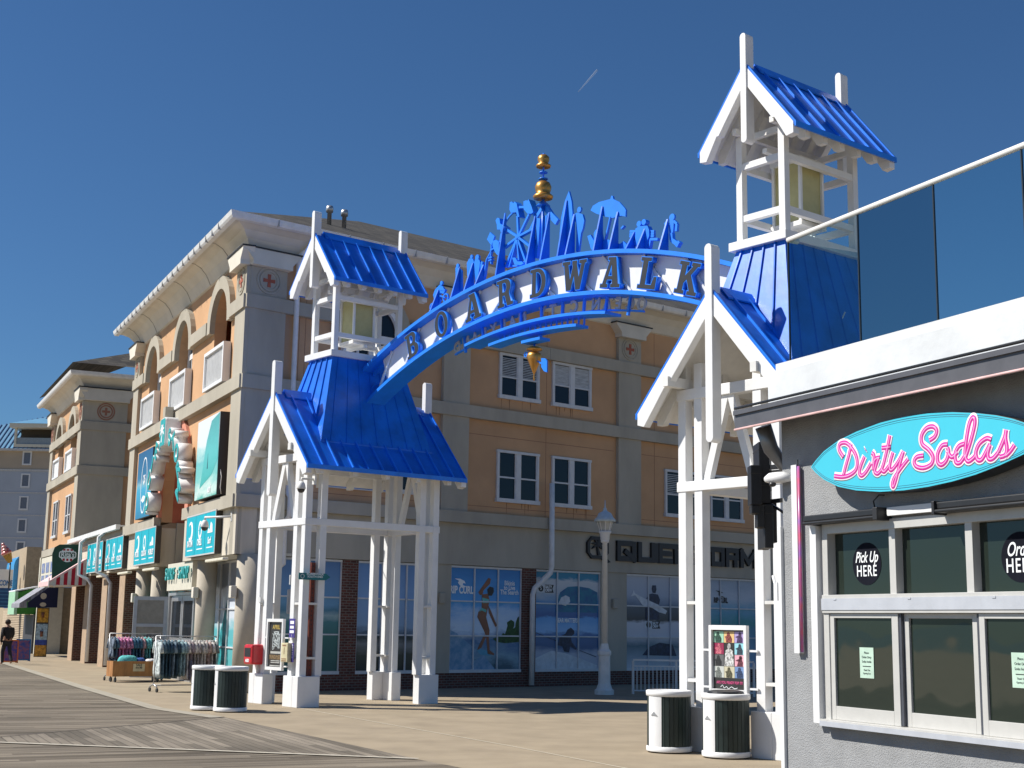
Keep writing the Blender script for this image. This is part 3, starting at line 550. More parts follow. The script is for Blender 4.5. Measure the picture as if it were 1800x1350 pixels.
# front wall upper storey with three arched openings reaching the band
poly = [(0, 8.3)]
for c in ARCH: poly += arch_cut(c, HW, 8.3, ZS)
poly += [(LEN, 8.3), (LEN, 12.2), (0, 12.2)]
m = MB(); m.prism(BF, poly, 0, -.35); obj('wall', m, peach, bld)
NC, NH, NS = 8.15, 1.92, 6.0
poly = [(0, 5.05)]+arch_cut(NC, NH, 5.05, NS)+[(LEN, 5.05), (LEN, 8.299), (0, 8.299)]
m = MB(); m.prism(BF, poly, 0, -.35); obj('wall', m, peach, bld)
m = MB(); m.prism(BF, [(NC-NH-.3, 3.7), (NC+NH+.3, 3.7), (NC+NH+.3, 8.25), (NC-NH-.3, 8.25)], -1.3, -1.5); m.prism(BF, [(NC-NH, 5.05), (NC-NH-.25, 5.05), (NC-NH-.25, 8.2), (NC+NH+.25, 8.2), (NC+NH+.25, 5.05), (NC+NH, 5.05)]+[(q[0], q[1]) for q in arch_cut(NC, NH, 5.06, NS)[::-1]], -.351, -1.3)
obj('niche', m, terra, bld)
m = MB(); ring = arch_cut(NC, NH+.45, 5.2, NS)+arch_cut(NC, NH-.0, 5.2, NS)[::-1]; m.prism(BF, ring, 0.001, .1); obj('niche_trim', m, salmon, bld)
# recessed room wall behind arches
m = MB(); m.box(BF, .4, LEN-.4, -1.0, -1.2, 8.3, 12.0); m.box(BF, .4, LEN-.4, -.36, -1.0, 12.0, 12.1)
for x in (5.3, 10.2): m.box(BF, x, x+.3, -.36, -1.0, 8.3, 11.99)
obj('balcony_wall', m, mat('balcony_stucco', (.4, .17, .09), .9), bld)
for i, c in enumerate(ARCH):
    m = MB(); r0, r1 = HW-.0, HW+.38; n = 16
    m.prism(BF, arch_cut(c, r1, ZS-.12, ZS)+arch_cut(c, r0, ZS-.12, ZS)[::-1], .001, .16); obj('arch_surround', m, stone, bld)
    m = MB(); m.box(BF, c-1.18, c+1.18, .02, .24, 8.52, 8.62); m.box(BF, c-1.18, c+1.18, .02, .24, 9.58, 9.68)
    for a_ in (-1.18, 1.08): m.box(BF, c+a_, c+a_+.1, .021, .239, 8.62, 9.58)
    bal = obj('balcony_railing', m, white, bld); m = MB(); m.box(BF, c-1.079, c+1.079, .12, .16, 8.621, 9.579)
    for k in range(26): m.box(BF, c-1.06+k*.0825, c-1.03+k*.0825, .161, .175, 8.63, 9.57)
    obj('railing_panel', m, gutter, bal)
    if i > 0:
        m = MB(); 
        for a0, a1, z0, z1 in ((-.98, -.86, 8.5, 11.3), (.86, .98, 8.5, 11.3), (-.86, .86, 10.28, 10.46), (-.06, .06, 8.5, 10.28), (-.86, .86, 8.5, 8.6), (-.06, .06, 10.46, 11.4)): m.box(BF, c+a0, c+a1, -.28, -.36 if abs(a0) > .5 else -.355, z0, z1)
        for z in (9.1, 9.7): m.box(BF, c-.86, c-.06, -.30, -.34, z, z+.04); m.box(BF, c+.06, c+.86, -.30, -.34, z, z+.04)
        m.box(BF, c-.48, c-.44, -.3, -.34, 8.6, 10.28); m.box(BF, c+.44, c+.48, -.3, -.34, 8.6, 10.28)
        w_ = obj('window', m, white, bld); m = MB(); m.prism(BF, arch_cut(c, HW-.01, 8.5, ZS), -.345, -.352); obj('pane', m, darkglass, w_)
# side street wall (long) and its openings are surface mounted frames
m = MB(); m.box(SF, 1.6, LF2, 0, -.35, 3.63, 12.2); obj('wall', m, peach, bld)
def pilaster(F, a0, a1, z0=5.2, z1=12.3, d=.13, corner=False):
    m = MB(); m.box(F, a0, a1, .001, d, z0, z1); return m
for F, L_ in ((BF, ((-.13, .95), (15.05, 16.0))), (SF, ((1.4, 2.68), (8.2, 9.2), (15.5, 16.55), (23.0, 24.0), (32.9, 34)))):
    for a0, a1 in L_:
        if F is SF and a0 < 1.5: a0 = 1.54
        o = obj('pilaster', pilaster(F, a0, a1, 5.21, 11.49), stone, bld)
        c = (a0+a1)/2; m = MB(); w = (a1-a0)/2
        m.prism(F, [(c-w-.05, 11.5), (c+w+.05, 11.5), (c+w+.05, 11.63), (c+w+.26, 11.86), (c+w+.3, 11.95), (c-w-.3, 11.95), (c-w-.26, 11.86), (c-w-.05, 11.63)], .0, .34); obj('capital', m, cream, bld)
        m = MB(); m.box(F, c-w-.33, c+w+.33, 0, .37, 11.952, 11.99); obj('capital_flashing', m, inkb, bld)
        m = MB()
        for r_ in (.36, .27):
            q = ell((c, 11.15), r_, n=28)
            for i in range(28): m.bar(F.p(q[i][0], .135, q[i][1]), F.p(q[(i+1) % 28][0], .135, q[(i+1) % 28][1]), .05, .035, F.ed)
        med = obj('medallion', m, stone, bld)
        m = MB(); m.prism(F, [(c-.05, 10.97), (c+.05, 10.97), (c+.04, 11.11), (c+.18, 11.1), (c+.18, 11.2), (c+.04, 11.19), (c+.05, 11.33), (c-.05, 11.33), (c-.04, 11.19), (c-.18, 11.2), (c-.18, 11.1), (c-.04, 11.11)], .131, .15); obj('red_cross_flower', m, mat('red_flower', (.36, .1, .06), .8), med)
def band_box(F, a0, a1, z0, z1, d=.24): m = MB(); m.box(F, a0, a1, .0, d, z0, z1); return obj('band', m, stone, bld)
for z0, z1, d in ((8.08, 8.46, .2), (4.86, 5.21, .22)):
    band_box(BF, -d*.75, 6.0 if z0 < 6 else LEN, z0, z1, d) if z0 < 6 else band_box(BF, -d*.75, LEN, z0, z1, d)
    if z0 < 6: band_box(BF, NC+NH+.12, LEN+11.8, z0, z1, d)
    band_box(SF, 1.6-d, LF2, z0+.001, z1-.001, d+.001)
for a0, a1 in ((-.14, ARCH[0]-HW-.36), (ARCH[0]+HW+.36, ARCH[1]-HW-.36), (ARCH[1]+HW+.36, ARCH[2]-HW-.36), (ARCH[2]+HW+.36, LEN)): band_box(BF, a0, a1, 10.31, 10.69, .19)
for a0, a1 in ((1.42, 4.25), (6.95, 12.39), (12.4, 22.99), (23, LF2)): band_box(SF, a0, a1, 10.311, 10.689, .191)
m = MB(); 
m.box(BF, NC-.18, NC+.18, .24, .5, 7.9, 8.62); m.box(BF, NC-.13, NC+.13, -.3, .235, 7.6, 8.07); obj('keystone', m, stone, bld)
# cove cornice sweeping out to the gutter, gutter with joints, hip roof
CO = [(0, 11.9), (.06, 11.93), (.10, 12.03), (.2, 12.23), (.36, 12.42), (.56, 12.53), (.72, 12.56), (.72, 12.64), (0, 12.64)]
def mitred(name, prof, mt, par=bld):
    m = MB(); n = len(prof); cB, cS = BF, SF
    # corner point for offset d on both faces (they meet at an oblique corner)
    def corner(d):
        # solve K - UB*d + VB*a == K + U*b - V*d
        r = (-V+UB)*d; det = VB.x*(-U.y)-VB.y*(-U.x); a = (r.x*(-U.y)-r.y*(-U.x))/det; return K-UB*d+VB*a
    ends = [lambda d: BF.p(LEN+d, d, 0), corner, lambda d: SF.p(LF2+d, d, 0)]
    vs = [e(d)+Vector((0, 0, z)) for e in ends for d, z in prof]
    fs = [(s_*n+i, s_*n+(i+1) % n, (s_+1)*n+(i+1) % n, (s_+1)*n+i) for s_ in (0, 1) for i in range(n)]
    fs += [tuple(range(n)), tuple(range(3*n-1, 2*n-1, -1))]
    m.add(vs, fs); return obj(name, m, mt, par), corner
co, corner = mitred('cove_cornice', CO, cream)
m = MB()
for a_ in (1.9, 4.5, 7.1, 9.8, 12.5, 15.2):
    for (d0, z0), (d1, z1) in zip(CO[1:7], CO[2:7]): m.bar(BF.p(a_, d0+.004, z0-.004), BF.p(a_, d1+.004, z1-.004), .035, .012, UB)
objs('cornice_joint', m, mat('joint_grey', (.35, .33, .28), .9), co)
GP = [(.70, 12.50), (.82, 12.52), (.86, 12.58), (.89, 12.70), (.70, 12.70)]
gu, _ = mitred('gutter', GP, gutter)
m = MB()
for k in range(22): a_ = .3+k*.75; m.box(BF, a_, a_+.02, .80, .895, 12.51, 12.71)
for k in range(28): a_ = 1.9+k*1.15; m.box(SF, a_, a_+.03, .80, .9, 12.505, 12.71)
objs('gutter_joint', m, mat('gutter_joint_grey', (.42, .42, .42), .6), gu)  # joint strips in a plain mid grey
e0, e1, e2 = BF.p(LEN+.8, .78, 12.705), corner(.78)+Vector((0, 0, 12.705)), SF.p(LF2+.8, .78, 12.705)
PIT = .395; hh = 11.0
rg = e1+(U*hh)+(V*hh*1.0)+Vector((0, 0, PIT*hh)); rg2 = rg+U*22; bk = SF.p(LF2+.8, -2*hh, 12.705); bl = BF.p(LEN+.8, .78, 12.705)
m = MB(); m.quad(e1, e2, rg2+Vector((0, 0, 0)), rg); obj('roof', m, shingleS, bld)
m = MB(); m.quad(e0, e1, rg); m.quad(e0, rg, rg2, bk); obj('roof', m, shingleF, bld)
# vents on the roof
for q in ((-5.84, 41.95), (-5.42, 42.35)):
    m = MB(); m.lathe((q[0], q[1], 13.6), [(.07, 0), (.07, 1.0), (.11, 1.0), (.12, 1.12), (.10, 1.2), (.02, 1.22)], 14); obj('roof_vent', m, steel, bld)
# double hung windows on the side street face
blind = mat('window_blind', (.45, .47, .48), .6, streak=14, noise=.2, scale=4)
def dh_window(F, a0, a1, z0, z1, mode=0, d=0, par=bld):
    m = MB(); f = .075; mid = (a0+a1)/2
    for b0, b1 in ((a0, a0+f), (a1-f, a1), (mid-.09, mid+.09)): m.box(F, b0, b1, d+.0, d+.07, z0+.09, z1-.06)
    m.box(F, a0-.02, a1+.02, d+.0, d+.085, z1-.0602, z1+.02); m.box(F, a0-.03, a1+.03, d+.0, d+.11, z0-.03, z0+.0898)
    zm = z0+(z1-z0)*.46
    for b0, b1 in ((a0+f, mid-.09), (mid+.09, a1-f)):
        m.box(F, b0, b1, d+.02, d+.055, zm, zm+.05)
        for c0, c1 in ((b0, b0+.035), (b1-.035, b1)): m.box(F, c0, c1, d+.02, d+.05, z0+.09, z1-.061)
    w = obj('window', m, mat_wf, par)
    m = MB(); m.box(F, a0+f-.01, mid-.08, d+.002, d+.018, z0+.08, z1-.05); m.box(F, mid+.08, a1-f+.01, d+.002, d+.018, z0+.08, z1-.05)
    obj('pane', m, darkglass, w)
    if mode:
        m = MB(); nsl = 11
        for (b0, b1) in ((a0+f+.03, mid-.12), (mid+.12, a1-f-.03)):
            if mode == 1:
                for k in range(nsl): zz = zm+.07+(z1-.1-zm-.07)*k/nsl; m.box(F, b0, b1, d+.019, d+.026, zz, zz+.028)
            else: m.box(F, b0, b1, d+.019, d+.026, zm+.05, z1-.08)
        objs('blind', m, blind, w)
    return w
mat_wf = mat('window_frame_white', (.62, .63, .64), .5, noise=.04)
for a0, a1, z0, z1, md in ((10.42, 12.06, 8.87, 10.28, 1), (12.62, 14.32, 8.87, 10.28, 2), (10.38, 12.08, 5.63, 7.2, 0), (12.64, 14.31, 5.63, 7.2, 0), (17.8, 19.5, 8.87, 10.28, 1), (20.05, 21.77, 8.87, 10.28, 0), (17.78, 19.5, 5.62, 7.2, 1), (20.05, 21.76, 5.62, 7.2, 0), (4.1, 7.2, 5.62, 7.2, 0), (25.2, 26.9, 5.62, 7.2, 0), (28, 29.7, 5.62, 7.2, 0)): dh_window(SF, a0, a1, z0, z1, md)
c = 5.6; m = MB(); m.prism(SF, arch_cut(c, 1.0, 8.5, 10.2)+arch_cut(c, .86, 8.5, 10.2)[::-1], .001, .14); 
for a0, a1, z0, z1 in ((-.86, .86, 9.95, 10.15), (-.86, .86, 8.5, 8.6), (-.1, .1, 8.6, 9.95), (-.5, -.45, 8.6, 9.95), (.45, .5, 8.6, 9.95)): m.box(SF, c+a0, c+a1, .001, .1, z0, z1)
w_ = obj('window', m, white, bld); m = MB(); m.prism(SF, arch_cut(c, .87, 8.5, 10.2), .0005, .03); obj('pane', m, darkglass, w_)
m = MB(); m.prism(SF, arch_cut(c, 1.35, 10.05, 10.2)+arch_cut(c, 1.01, 10.05, 10.2)[::-1], .001, .16); obj('arch_surround', m, stone, bld)
# expansion joints in the stucco and rust runs under windows
m = MB()
for a_ in (3.4, 11.2+1.2, 17.3, 20.0-.1, 3.2): m.box(SF, a_, a_+.015, .0, .004, 5.22, 12.0)
for z_ in (7.62, 5.42): 
    for a0, a1 in ((2.7, 8.1), (9.3, 15.4), (16.7, 22.9)): m.box(SF, a0, a1, .0, .0045, z_, z_+.015)
objs('stucco_joint', m, mat('joint_dark', (.3, .15, .09), .9), bld)
rust = mat('rust_stain', (.3, .15, .07), .9, noise=.25, scale=9, streak=.15)
m = MB(); rr = random.Random(3)
for (a0, a1, z) in ((10.42, 12.06, 8.83), (12.62, 14.32, 8.83), (10.38, 12.08, 5.6), (12.64, 14.31, 5.6)):
    for k in range(5):
        a_ = a0+.1+rr.random()*(a1-a0-.2); h_ = .1+.25*rr.random(); w_ = .015+.03*rr.random(); m.prism(SF, [(a_, z), (a_+w_, z), (a_+w_*.6, z-h_), (a_+w_*.3, z-h_)], .001, .003)
obj('rust_stain', m, rust, bld)
# ---- ground floor: frieze, soffit, piers, shopfronts
m = MB()
m.box(BF, 0, NC-NH, -.5, .06, 3.62, 4.86); m.box(BF, NC+NH, LEN+11.8, -.5, .06, 3.62, 4.86); obj('frieze', m, mat('frieze_stucco', (.56, .51, .42), .9, noise=.06, streak=.15, scale=3), bld)
m = MB(); m.box(SF, 1.59, LF2, -.45, .02, 3.62, 4.86); obj('frieze', m, stone, bld)
m = MB(); m.box(BF, NC-NH, NC+NH, -1.3, -1.0, 3.62, 5.05); m.box(BF, NC-NH-.001, NC-NH+.12, -1.0, -.5, 3.7, 5.04); m.box(BF, NC+NH-.12, NC+NH+.001, -1.0, -.5, 3.7, 5.04); obj('frieze_return', m, stone, bld)
m = MB(); m.box(BF, .3, LEN+11.8, -1.6, -.5, 3.62, 3.70); obj('soffit', m, cream2, bld)
for a_, d_, r_ in ((.18, -.42, .34), (4.6, -.33, .29), (11.35, -.33, .29), (14.1, -.33, .29)):
    m = MB(); m.lathe(BF.p(a_, d_, 0), [(r_, 0), (r_, 3.62)], 32); obj('column', m, mat('column_stucco', (.47, .42, .34), .9, noise=.06, scale=2, bump=.15), bld)
def shopfront(F, a0, a1, z0, z1, nx, zs, d, glass, frame=alu, par=bld, name='shop_window', fw_=.07):
    m = MB(); m.box(F, a0, a1, d, d+.07, z1-.06, z1); m.box(F, a0, a1, d, d+.09, z0, z0+.09)
    for k in range(nx+1):
        x = a0+(a1-a0)*k/nx; w = fw_/2 if 0 < k < nx else fw_*.8
        m.box(F, max(a0, x-w), min(a1, x+w), d+.001, d+.06, z0+.09, z1-.06)
    for z in zs:
        for k in range(nx): m.box(F, a0+(a1-a0)*k/nx+.04, a0+(a1-a0)*(k+1)/nx-.04, d+.002, d+.055, z-.02, z+.02)
    w = obj(name, m, frame, par); m = MB(); m.box(F, a0+.02, a1-.02, d-.02, d+.012, z0+.03, z1-.03); obj('pane', m, glass, w); return w
def pmat(nm, stops, z0=.5, z1=3.5, sc=1.2, am=.25, es=U): return print_mat(nm, stops, z0, z1, sc, am, es)
oceanA = pmat('ocean_print', [(.0, (.02, .10, .09)), (.3, (.03, .14, .13)), (.46, (.05, .2, .22)), (.5, (.3, .42, .45)), (.56, (.06, .2, .3)), (.62, (.12, .3, .5)), (.8, (.12, .26, .48)), (1, (.08, .18, .38))], am=.12)
palm_refl = pmat('palm_reflection', [(.0, (.01, .012, .01)), (.16, (.05, .05, .03)), (.26, (.2, .2, .2)), (.33, (.02, .03, .03)), (.42, (.25, .38, .55)), (.7, (.2, .36, .62)), (1, (.12, .25, .5))], sc=1.0, am=.2)  # reflected palms, car and sky painted into the pane colour
waveA = pmat('wave_print_left', [(.0, (.02, .09, .14)), (.12, (.2, .36, .46)), (.28, (.04, .15, .32)), (.42, (.55, .68, .82)), (.56, (.4, .58, .8)), (.66, (.06, .34, .72)), (1, (.01, .18, .5))], am=.45, sc=.8)
waveB = pmat('wave_print_middle', [(.0, (.42, .46, .55)), (.16, (.4, .45, .55)), (.24, (.02, .1, .26)), (.36, (.03, .14, .36)), (.4, (.25, .5, .8)), (.54, (.1, .35, .7)), (.56, (.02, .1, .32)), (.7, (.06, .25, .5)), (.8, (.45, .5, .55)), (.93, (.55, .56, .58)), (.96, (.0, .2, .35)), (1, (0, .2, .35))], am=.16)
waveC = pmat('wave_print_right', [(.0, (.5, .55, .6)), (.12, (.3, .38, .45)), (.25, (.05, .14, .2)), (.34, (.5, .53, .6)), (.5, (.55, .56, .62)), (.53, (.02, .03, .045)), (.66, (.05, .08, .12)), (.72, (.16, .22, .32)), (.8, (.35, .4, .5)), (1, (.42, .45, .52))], am=.1)
waveD = pmat('wave_print_far', [(.0, (.3, .45, .6)), (.4, (.06, .25, .4)), (.5, (.02, .28, .3)), (.66, (.1, .34, .5)), (.8, (.45, .5, .58)), (1, (.3, .36, .46))], am=.3)
shops = [(2.3, 3.6, oceanA, 1), (3.9, 4.95, oceanA, 1), (5.48, 8.05, palm_refl, 3), (8.77, 11.53, waveA, 3), (12.1, 14.86, waveB, 3), (16.04, 19.2, waveC, 3), (19.7, 22.6, waveD, 3), (24.5, 27.5, palm_refl, 3), (28.4, 31.4, oceanA, 3)]
sw = []
m = MB(); m.box(SF, 1.95, LF2, -.40, -.05, 0, .44); obj('brick_plinth', m, brickS, bld)
for a0, a1, mt, nx in shops: sw.append(shopfront(SF, a0, a1, .445, 3.6, nx, (1.53, 2.55), -.12, mt, frame=mat_wf, fw_=.035))
m = MB()
for a0, a1 in ((1.95, 2.3), (3.6, 3.9), (8.05, 8.77), (14.86, 16.04), (19.2, 19.7), (22.6, 24.5), (27.5, 28.4), (31.4, 34)): m.box(SF, a0, a1, -.35, -.03, .44, 3.619)
objs('stucco_pier', m, stone, bld)
m = MB(); m.box(SF, 4.95, 5.48, -.35, -.03, .44, 3.619); m.box(SF, 11.53, 12.1, -.35, -.03, .44, 3.619); objs('brick_pier', m, brickS, bld)
# printed figures inside the shop windows (flat vinyl, 3-4 mm proud)
skin = mat('print_skin', (.25, .1, .05), .5); pgreen = mat('print_green', (.03, .09, .02), .6, noise=.4, scale=12, col2=(.01, .03, .01)); pdark = mat('print_dark', (.02, .035, .08), .5, noise=.3, scale=8); pwhite = mat('print_white', (.62, .65, .68), .5); pteal = mat('print_teal', (.12, .5, .45), .5); pblue = mat('print_board', (.1, .35, .5), .5)
def px1(x, y): return (8.77+(x-64)/ (745-64)*2.74, 3.52-(y-95)/(1080-95)*3.03)    # sheet coordinates of window 1
def px2(x, y): return (12.1+(x-900)/(1495-900)*2.76, 3.5-(y-150)/(1080-150)*3.02)
def px3(x, y): return (16.04+(x-135)/(625-135)*2.35, 3.49-(y-125)/(1080-125)*3.02)
def px4(x, y): return (19.7+(x-900)/(1360-900)*2.5, 3.47-(y-175)/(1080-175)*3.0)
def cut(name, polys, mt, par, d=-.104, th=.003, F=SF):
    m = MB()
    for i, p in enumerate(polys): m.prism(F, p, d, d+th+.0015*i)
    return obj(name, m, mt, par)
P1 = lambda L: [px1(*q) for q in L]; P2 = lambda L: [px2(*q) for q in L]; P3 = lambda L: [px3(*q) for q in L]; P4 = lambda L: [px4(*q) for q in L]
cut('printed_surfer', [P1(L) for L in ([(335, 320), (430, 175), (455, 185), (445, 235), (385, 300), (375, 345), (350, 345)], [(370, 340), (430, 330), (445, 400), (430, 470), (415, 560), (450, 690), (445, 760), (455, 880), (500, 915), (495, 930), (435, 915), (420, 760), (395, 690), (330, 560), (340, 510), (370, 475)], [(400, 730), (420, 745), (375, 855), (335, 880), (345, 850)], [(430, 440), (460, 500), (520, 640), (505, 655), (440, 520)])], skin, sw[3])
cut('printed_hair', [P1([(420, 290), (445, 260), (480, 270), (485, 310), (465, 350), (430, 350)])], inkb, sw[3], -.1005)
cut('printed_swimsuit', [P1([(372, 370), (435, 385), (440, 420), (380, 425)]), P1([(345, 510), (370, 470), (415, 490), (410, 515), (370, 495)])], pteal, sw[3], -.099)
rr = random.Random(5)
trees = [[(480+rr.uniform(0, 250), 640+rr.uniform(0, 150))]+[(0, 0)] for k in range(0)]
cut('printed_palms', [P1([(480, 770), (520, 755), (545, 735), (562, 748), (580, 712), (600, 722), (612, 690), (625, 640), (618, 610), (640, 592), (662, 585), (690, 600), (692, 640), (680, 668), (700, 655), (705, 610), (722, 560), (738, 545), (741, 800), (600, 812), (520, 800)]), P1([(640, 620), (655, 580), (690, 600), (680, 660)])], pgreen, sw[3], -.104)
cut('printed_surfboard', [P1([(330, 880), (360, 870), (420, 880), (500, 925), (450, 935), (370, 925)])], pblue, sw[3], -.1085, .002)
cut('printed_wave', [P1([(66, 680), (140, 720), (270, 830), (330, 880), (290, 990), (400, 930), (520, 1075), (66, 1075)])], mat('print_spray', (.08, .2, .32), .5, noise=.5, scale=5, col2=(.3, .42, .55)), sw[3], -.1075, .002)
def ptext(s, a, z, size, mt, par, bold=0, w=.85): return text('printed_lettering', SF, s, a, z, size, mt, par, -.098, .003, w=w, bold=bold)
a_, z_ = px1(175, 305); ptext('RIP CURL', a_, z_, .30, ink, sw[3], .012, .72)
cut('printed_wave_logo', [P1([(110, 195), (160, 195), (200, 215), (212, 240), (190, 235), (185, 255), (222, 270), (200, 278), (160, 262), (140, 235), (150, 215)])], ink, sw[3], -.1)
for i, s_ in enumerate(('Bikinis', 'to Live', 'The Search')): a_, z_ = px1(637, 222+i*45); ptext(s_, a_, z_, .2, ink, sw[3], .004, .8)
cut('printed_breaker', [P2([(1100, 440), (1130, 330), (1200, 275), (1290, 265), (1400, 280), (1478, 320), (1478, 520), (1090, 520)])], mat('print_deep_blue', (.015, .09, .22), .5, noise=.3, scale=4, col2=(.02, .22, .3)), sw[4])
cut('printed_tube', [P2([(1115, 440), (1140, 380), (1180, 358), (1215, 375), (1222, 420), (1180, 460)])], pwhite, sw[4], -.1015)
cut('printed_angler', [P2(L) for L in ([(1110, 840), (1130, 760), (1180, 730), (1200, 690), (1230, 670), (1262, 700), (1262, 730), (1230, 760), (1240, 810), (1285, 870), (1275, 885), (1225, 850), (1215, 910), (1170, 900), (1155, 850)], [(903, 720), (910, 718), (1100, 795), (1098, 802)], [(1285, 880), (1290, 878), (1470, 950), (1468, 956)])], pdark, sw[4], -.1005)
cut('printed_boat', [P2([(900, 970), (1040, 900), (1060, 895), (1180, 915), (1300, 960), (1478, 1035), (1478, 1075), (900, 1075)])], pwhite, sw[4], -.104, .002)
a_, z_ = px2(1192, 603); ptext('GEAR MATTERS', a_, z_, .19, ink, sw[4], .006, .7)
def salty(par, c, P, s=1):
    x, y = c; cut('printed_badge', [P([(x-12, y-38), (x+62, y-38), (x+62, y+38), (x-12, y+38)])], pwhite, par, -.0995, .0015); cut('printed_badge_mark', [P([(x, y), (x+8, y-26), (x+25, y-32), (x+42, y-22), (x+48, y), (x+42, y+24), (x+25, y+32), (x+8, y+24)]), P([(x+60, y-38), (x+140, y-38), (x+128, y), (x+140, y+38), (x+60, y+38)])], inkb, par, -.0975, .0015)
    a_, z_ = P([(x+92, y-16)])[0]; text('printed_lettering', SF, 'SALTY', a_, z_, .12, ink, par, -.0935, .002, w=.8, bold=.004); a_, z_ = P([(x+92, y+16)])[0]; text('printed_lettering', SF, 'CREW', a_, z_, .12, ink, par, -.0935, .002, w=.8, bold=.004)
    a_, z_ = P([(x+24, y)])[0]; text('printed_lettering', SF, 'S', a_, z_, .15, ink, par, -.0935, .002)
salty(sw[4], (930, 300), P2); salty(sw[5], (335, 615), P3)
cut('printed_fisherman', [P3(L) for L in ([(392, 235), (398, 200), (435, 198), (440, 240), (430, 282), (400, 278)], [(340, 340), (365, 295), (400, 285), (455, 295), (475, 350), (465, 400), (400, 380)], [(330, 440), (460, 400), (470, 560), (330, 560)])], pdark, sw[5])
cut('printed_fish', [P3([(185, 325), (205, 290), (215, 250), (225, 290), (330, 345), (450, 400), (545, 465), (530, 500), (460, 480), (400, 440), (300, 410), (230, 310)])], pwhite, sw[5], -.0995)
cut('printed_breaker', [P3([(300, 930), (360, 850), (470, 800), (600, 820), (640, 940)])], pdark, sw[5])
a_, z_ = px4(1085, 370); ptext('RIP CURL', a_, z_, .25, inkb, sw[6], .012, .7)
cut('printed_wave_logo', [P4([(1035, 265), (1080, 270), (1110, 290), (1085, 290), (1090, 320), (1125, 335), (1090, 335), (1065, 315), (1065, 285)])], inkb, sw[6], -.1)
# front shopfront, doors, display windows
gl_wall = shopfront(BF, .9, 6.1, .3, 3.6, 5, (1.1, 2.2), -.9, pmat('front_wave_print', [(.0, (.1, .4, .42)), (.35, (.12, .45, .5)), (.5, (.6, .66, .74)), (.75, (.62, .66, .74)), (.8, (.2, .22, .26)), (1, (.22, .23, .28))], am=.3, es=VB), frame=mat_wf)
cut('printed_surfer', [[(3.8, .45), (5.6, .45), (5.3, 1.0), (4.9, 1.5), (4.5, 2.1), (4.2, 2.6), (4.0, 2.7), (4.1, 1.9)]], mat('print_wave_teal', (.03, .3, .33), .5, noise=.4, scale=4), gl_wall, -.885, .003, BF)
m = MB(); m.box(BF, .6, 6.1, -1.0, -.7, 0, .3); obj('brick_plinth', m, brickF, bld)
m = MB(); m.box(BF, 10.4, 11.3, -.55, .05, 0, .62); obj('brick_plinth', m, brickF, bld)
for a0, a1, nm in ((6.25, 7.85, 'glass_door'), (7.9, 9.5, 'glass_door')):
    m = MB()
    for b0, b1, z0, z1 in ((a0, a0+.16, .0, 2.62), (a1-.16, a1, .0, 2.62), (a0+.16, a1-.16, 2.45, 2.62), (a0+.16, a1-.16, 0, .3), (a0+.16, a1-.16, 1.2, 1.3)): m.box(BF, b0, b1, -.42, -.36, z0, z1)
    dr = obj(nm, m, steel, bld); m = MB(); m.box(BF, a0+.15, a1-.15, -.40, -.385, .29, 2.46); obj('pane', m, darkglass, dr)
m = MB(); m.box(BF, 6.1, 9.7, -.45, -.3, 2.63, 2.72); m.box(BF, 9.55, 9.68, -.45, -.3, 0, 2.63); obj('door_frame', m, steel, bld)
hk = Face(BF.p(9.75, -.3, 0), (-UB*.93+VB*.36), (-VB))
m = MB()
for b0, b1, z0, z1 in ((0, .12, 0, 2.6), (.98, 1.1, 0, 2.6), (.12, .98, 2.48, 2.6), (.12, .98, 0, .32), (.12, .98, 1.62, 1.72)): m.box(hk, b0, b1, 0, .05, z0, z1)
dr = obj('open_door_leaf', m, steel, bld); m = MB(); m.box(hk, .11, .99, .02, .03, .31, 2.49); obj('pane', m, mat('door_pane', (.3, .28, .24), .15), dr)
m = MB()
for k in range(4): m.box(hk, .2, .2+.5-.1*(k % 2), .052, .054, 1.3-.14*k, 1.36-.14*k)
obj('door_notice', m, mat('notice_ink', (.12, .12, .12), .6), dr)
w2 = shopfront(BF, 9.9, 16.0, .3, 3.6, 5, (.95, 1.5), -.9, pmat('green_print', [(.0, (.6, .62, .6)), (.2, (.55, .6, .6)), (.24, (.02, .2, .12)), (.6, (.02, .25, .15)), (.75, (.1, .4, .4)), (.85, (.02, .07, .18)), (1, (.02, .06, .15))], am=.1, es=VB), frame=mat_wf)
dk = mat('dim_display', (.045, .04, .045), .3, noise=.8, scale=3, col2=(.14, .1, .08))
w3 = shopfront(BF, 16.1, 27.8, .4, 3.6, 8, (1.2,), -1.5, dk, frame=mat_wf)
m = MB(); m.box(BF, 16, 27.9, -1.6, -1.3, 0, .4); obj('brick_plinth', m, brickF, bld)
for a0, a1 in ((15.85, 16.95), (19.6, 20.8), (24.0, 25.1), (27.7, 28.9)):
    m = MB(); m.box(BF, a0, a1, -1.5, -.0, 0, 3.62); obj('brick_pier', m, brickP, bld)
    m = MB(); m.box(BF, a0-.001, a1+.03, .001, .03, 0, 3.61); obj('pier_facing', m, mat('pier_tan', (.42, .3, .2), .9), bld)
# low link roof gutter between the two blocks
m = MB(); m.box(BF, LEN, 28.3, 0, .3, 5.22, 5.28); m.box(BF, LEN+.02, 28.3, .3, .46, 5.12, 5.3); obj('gutter', m, gutter, bld)
m = MB(); m.box(BF, LEN, 28.9, -10, -.02, 4.9, 5.215); obj('flat_roof', m, stone, bld)
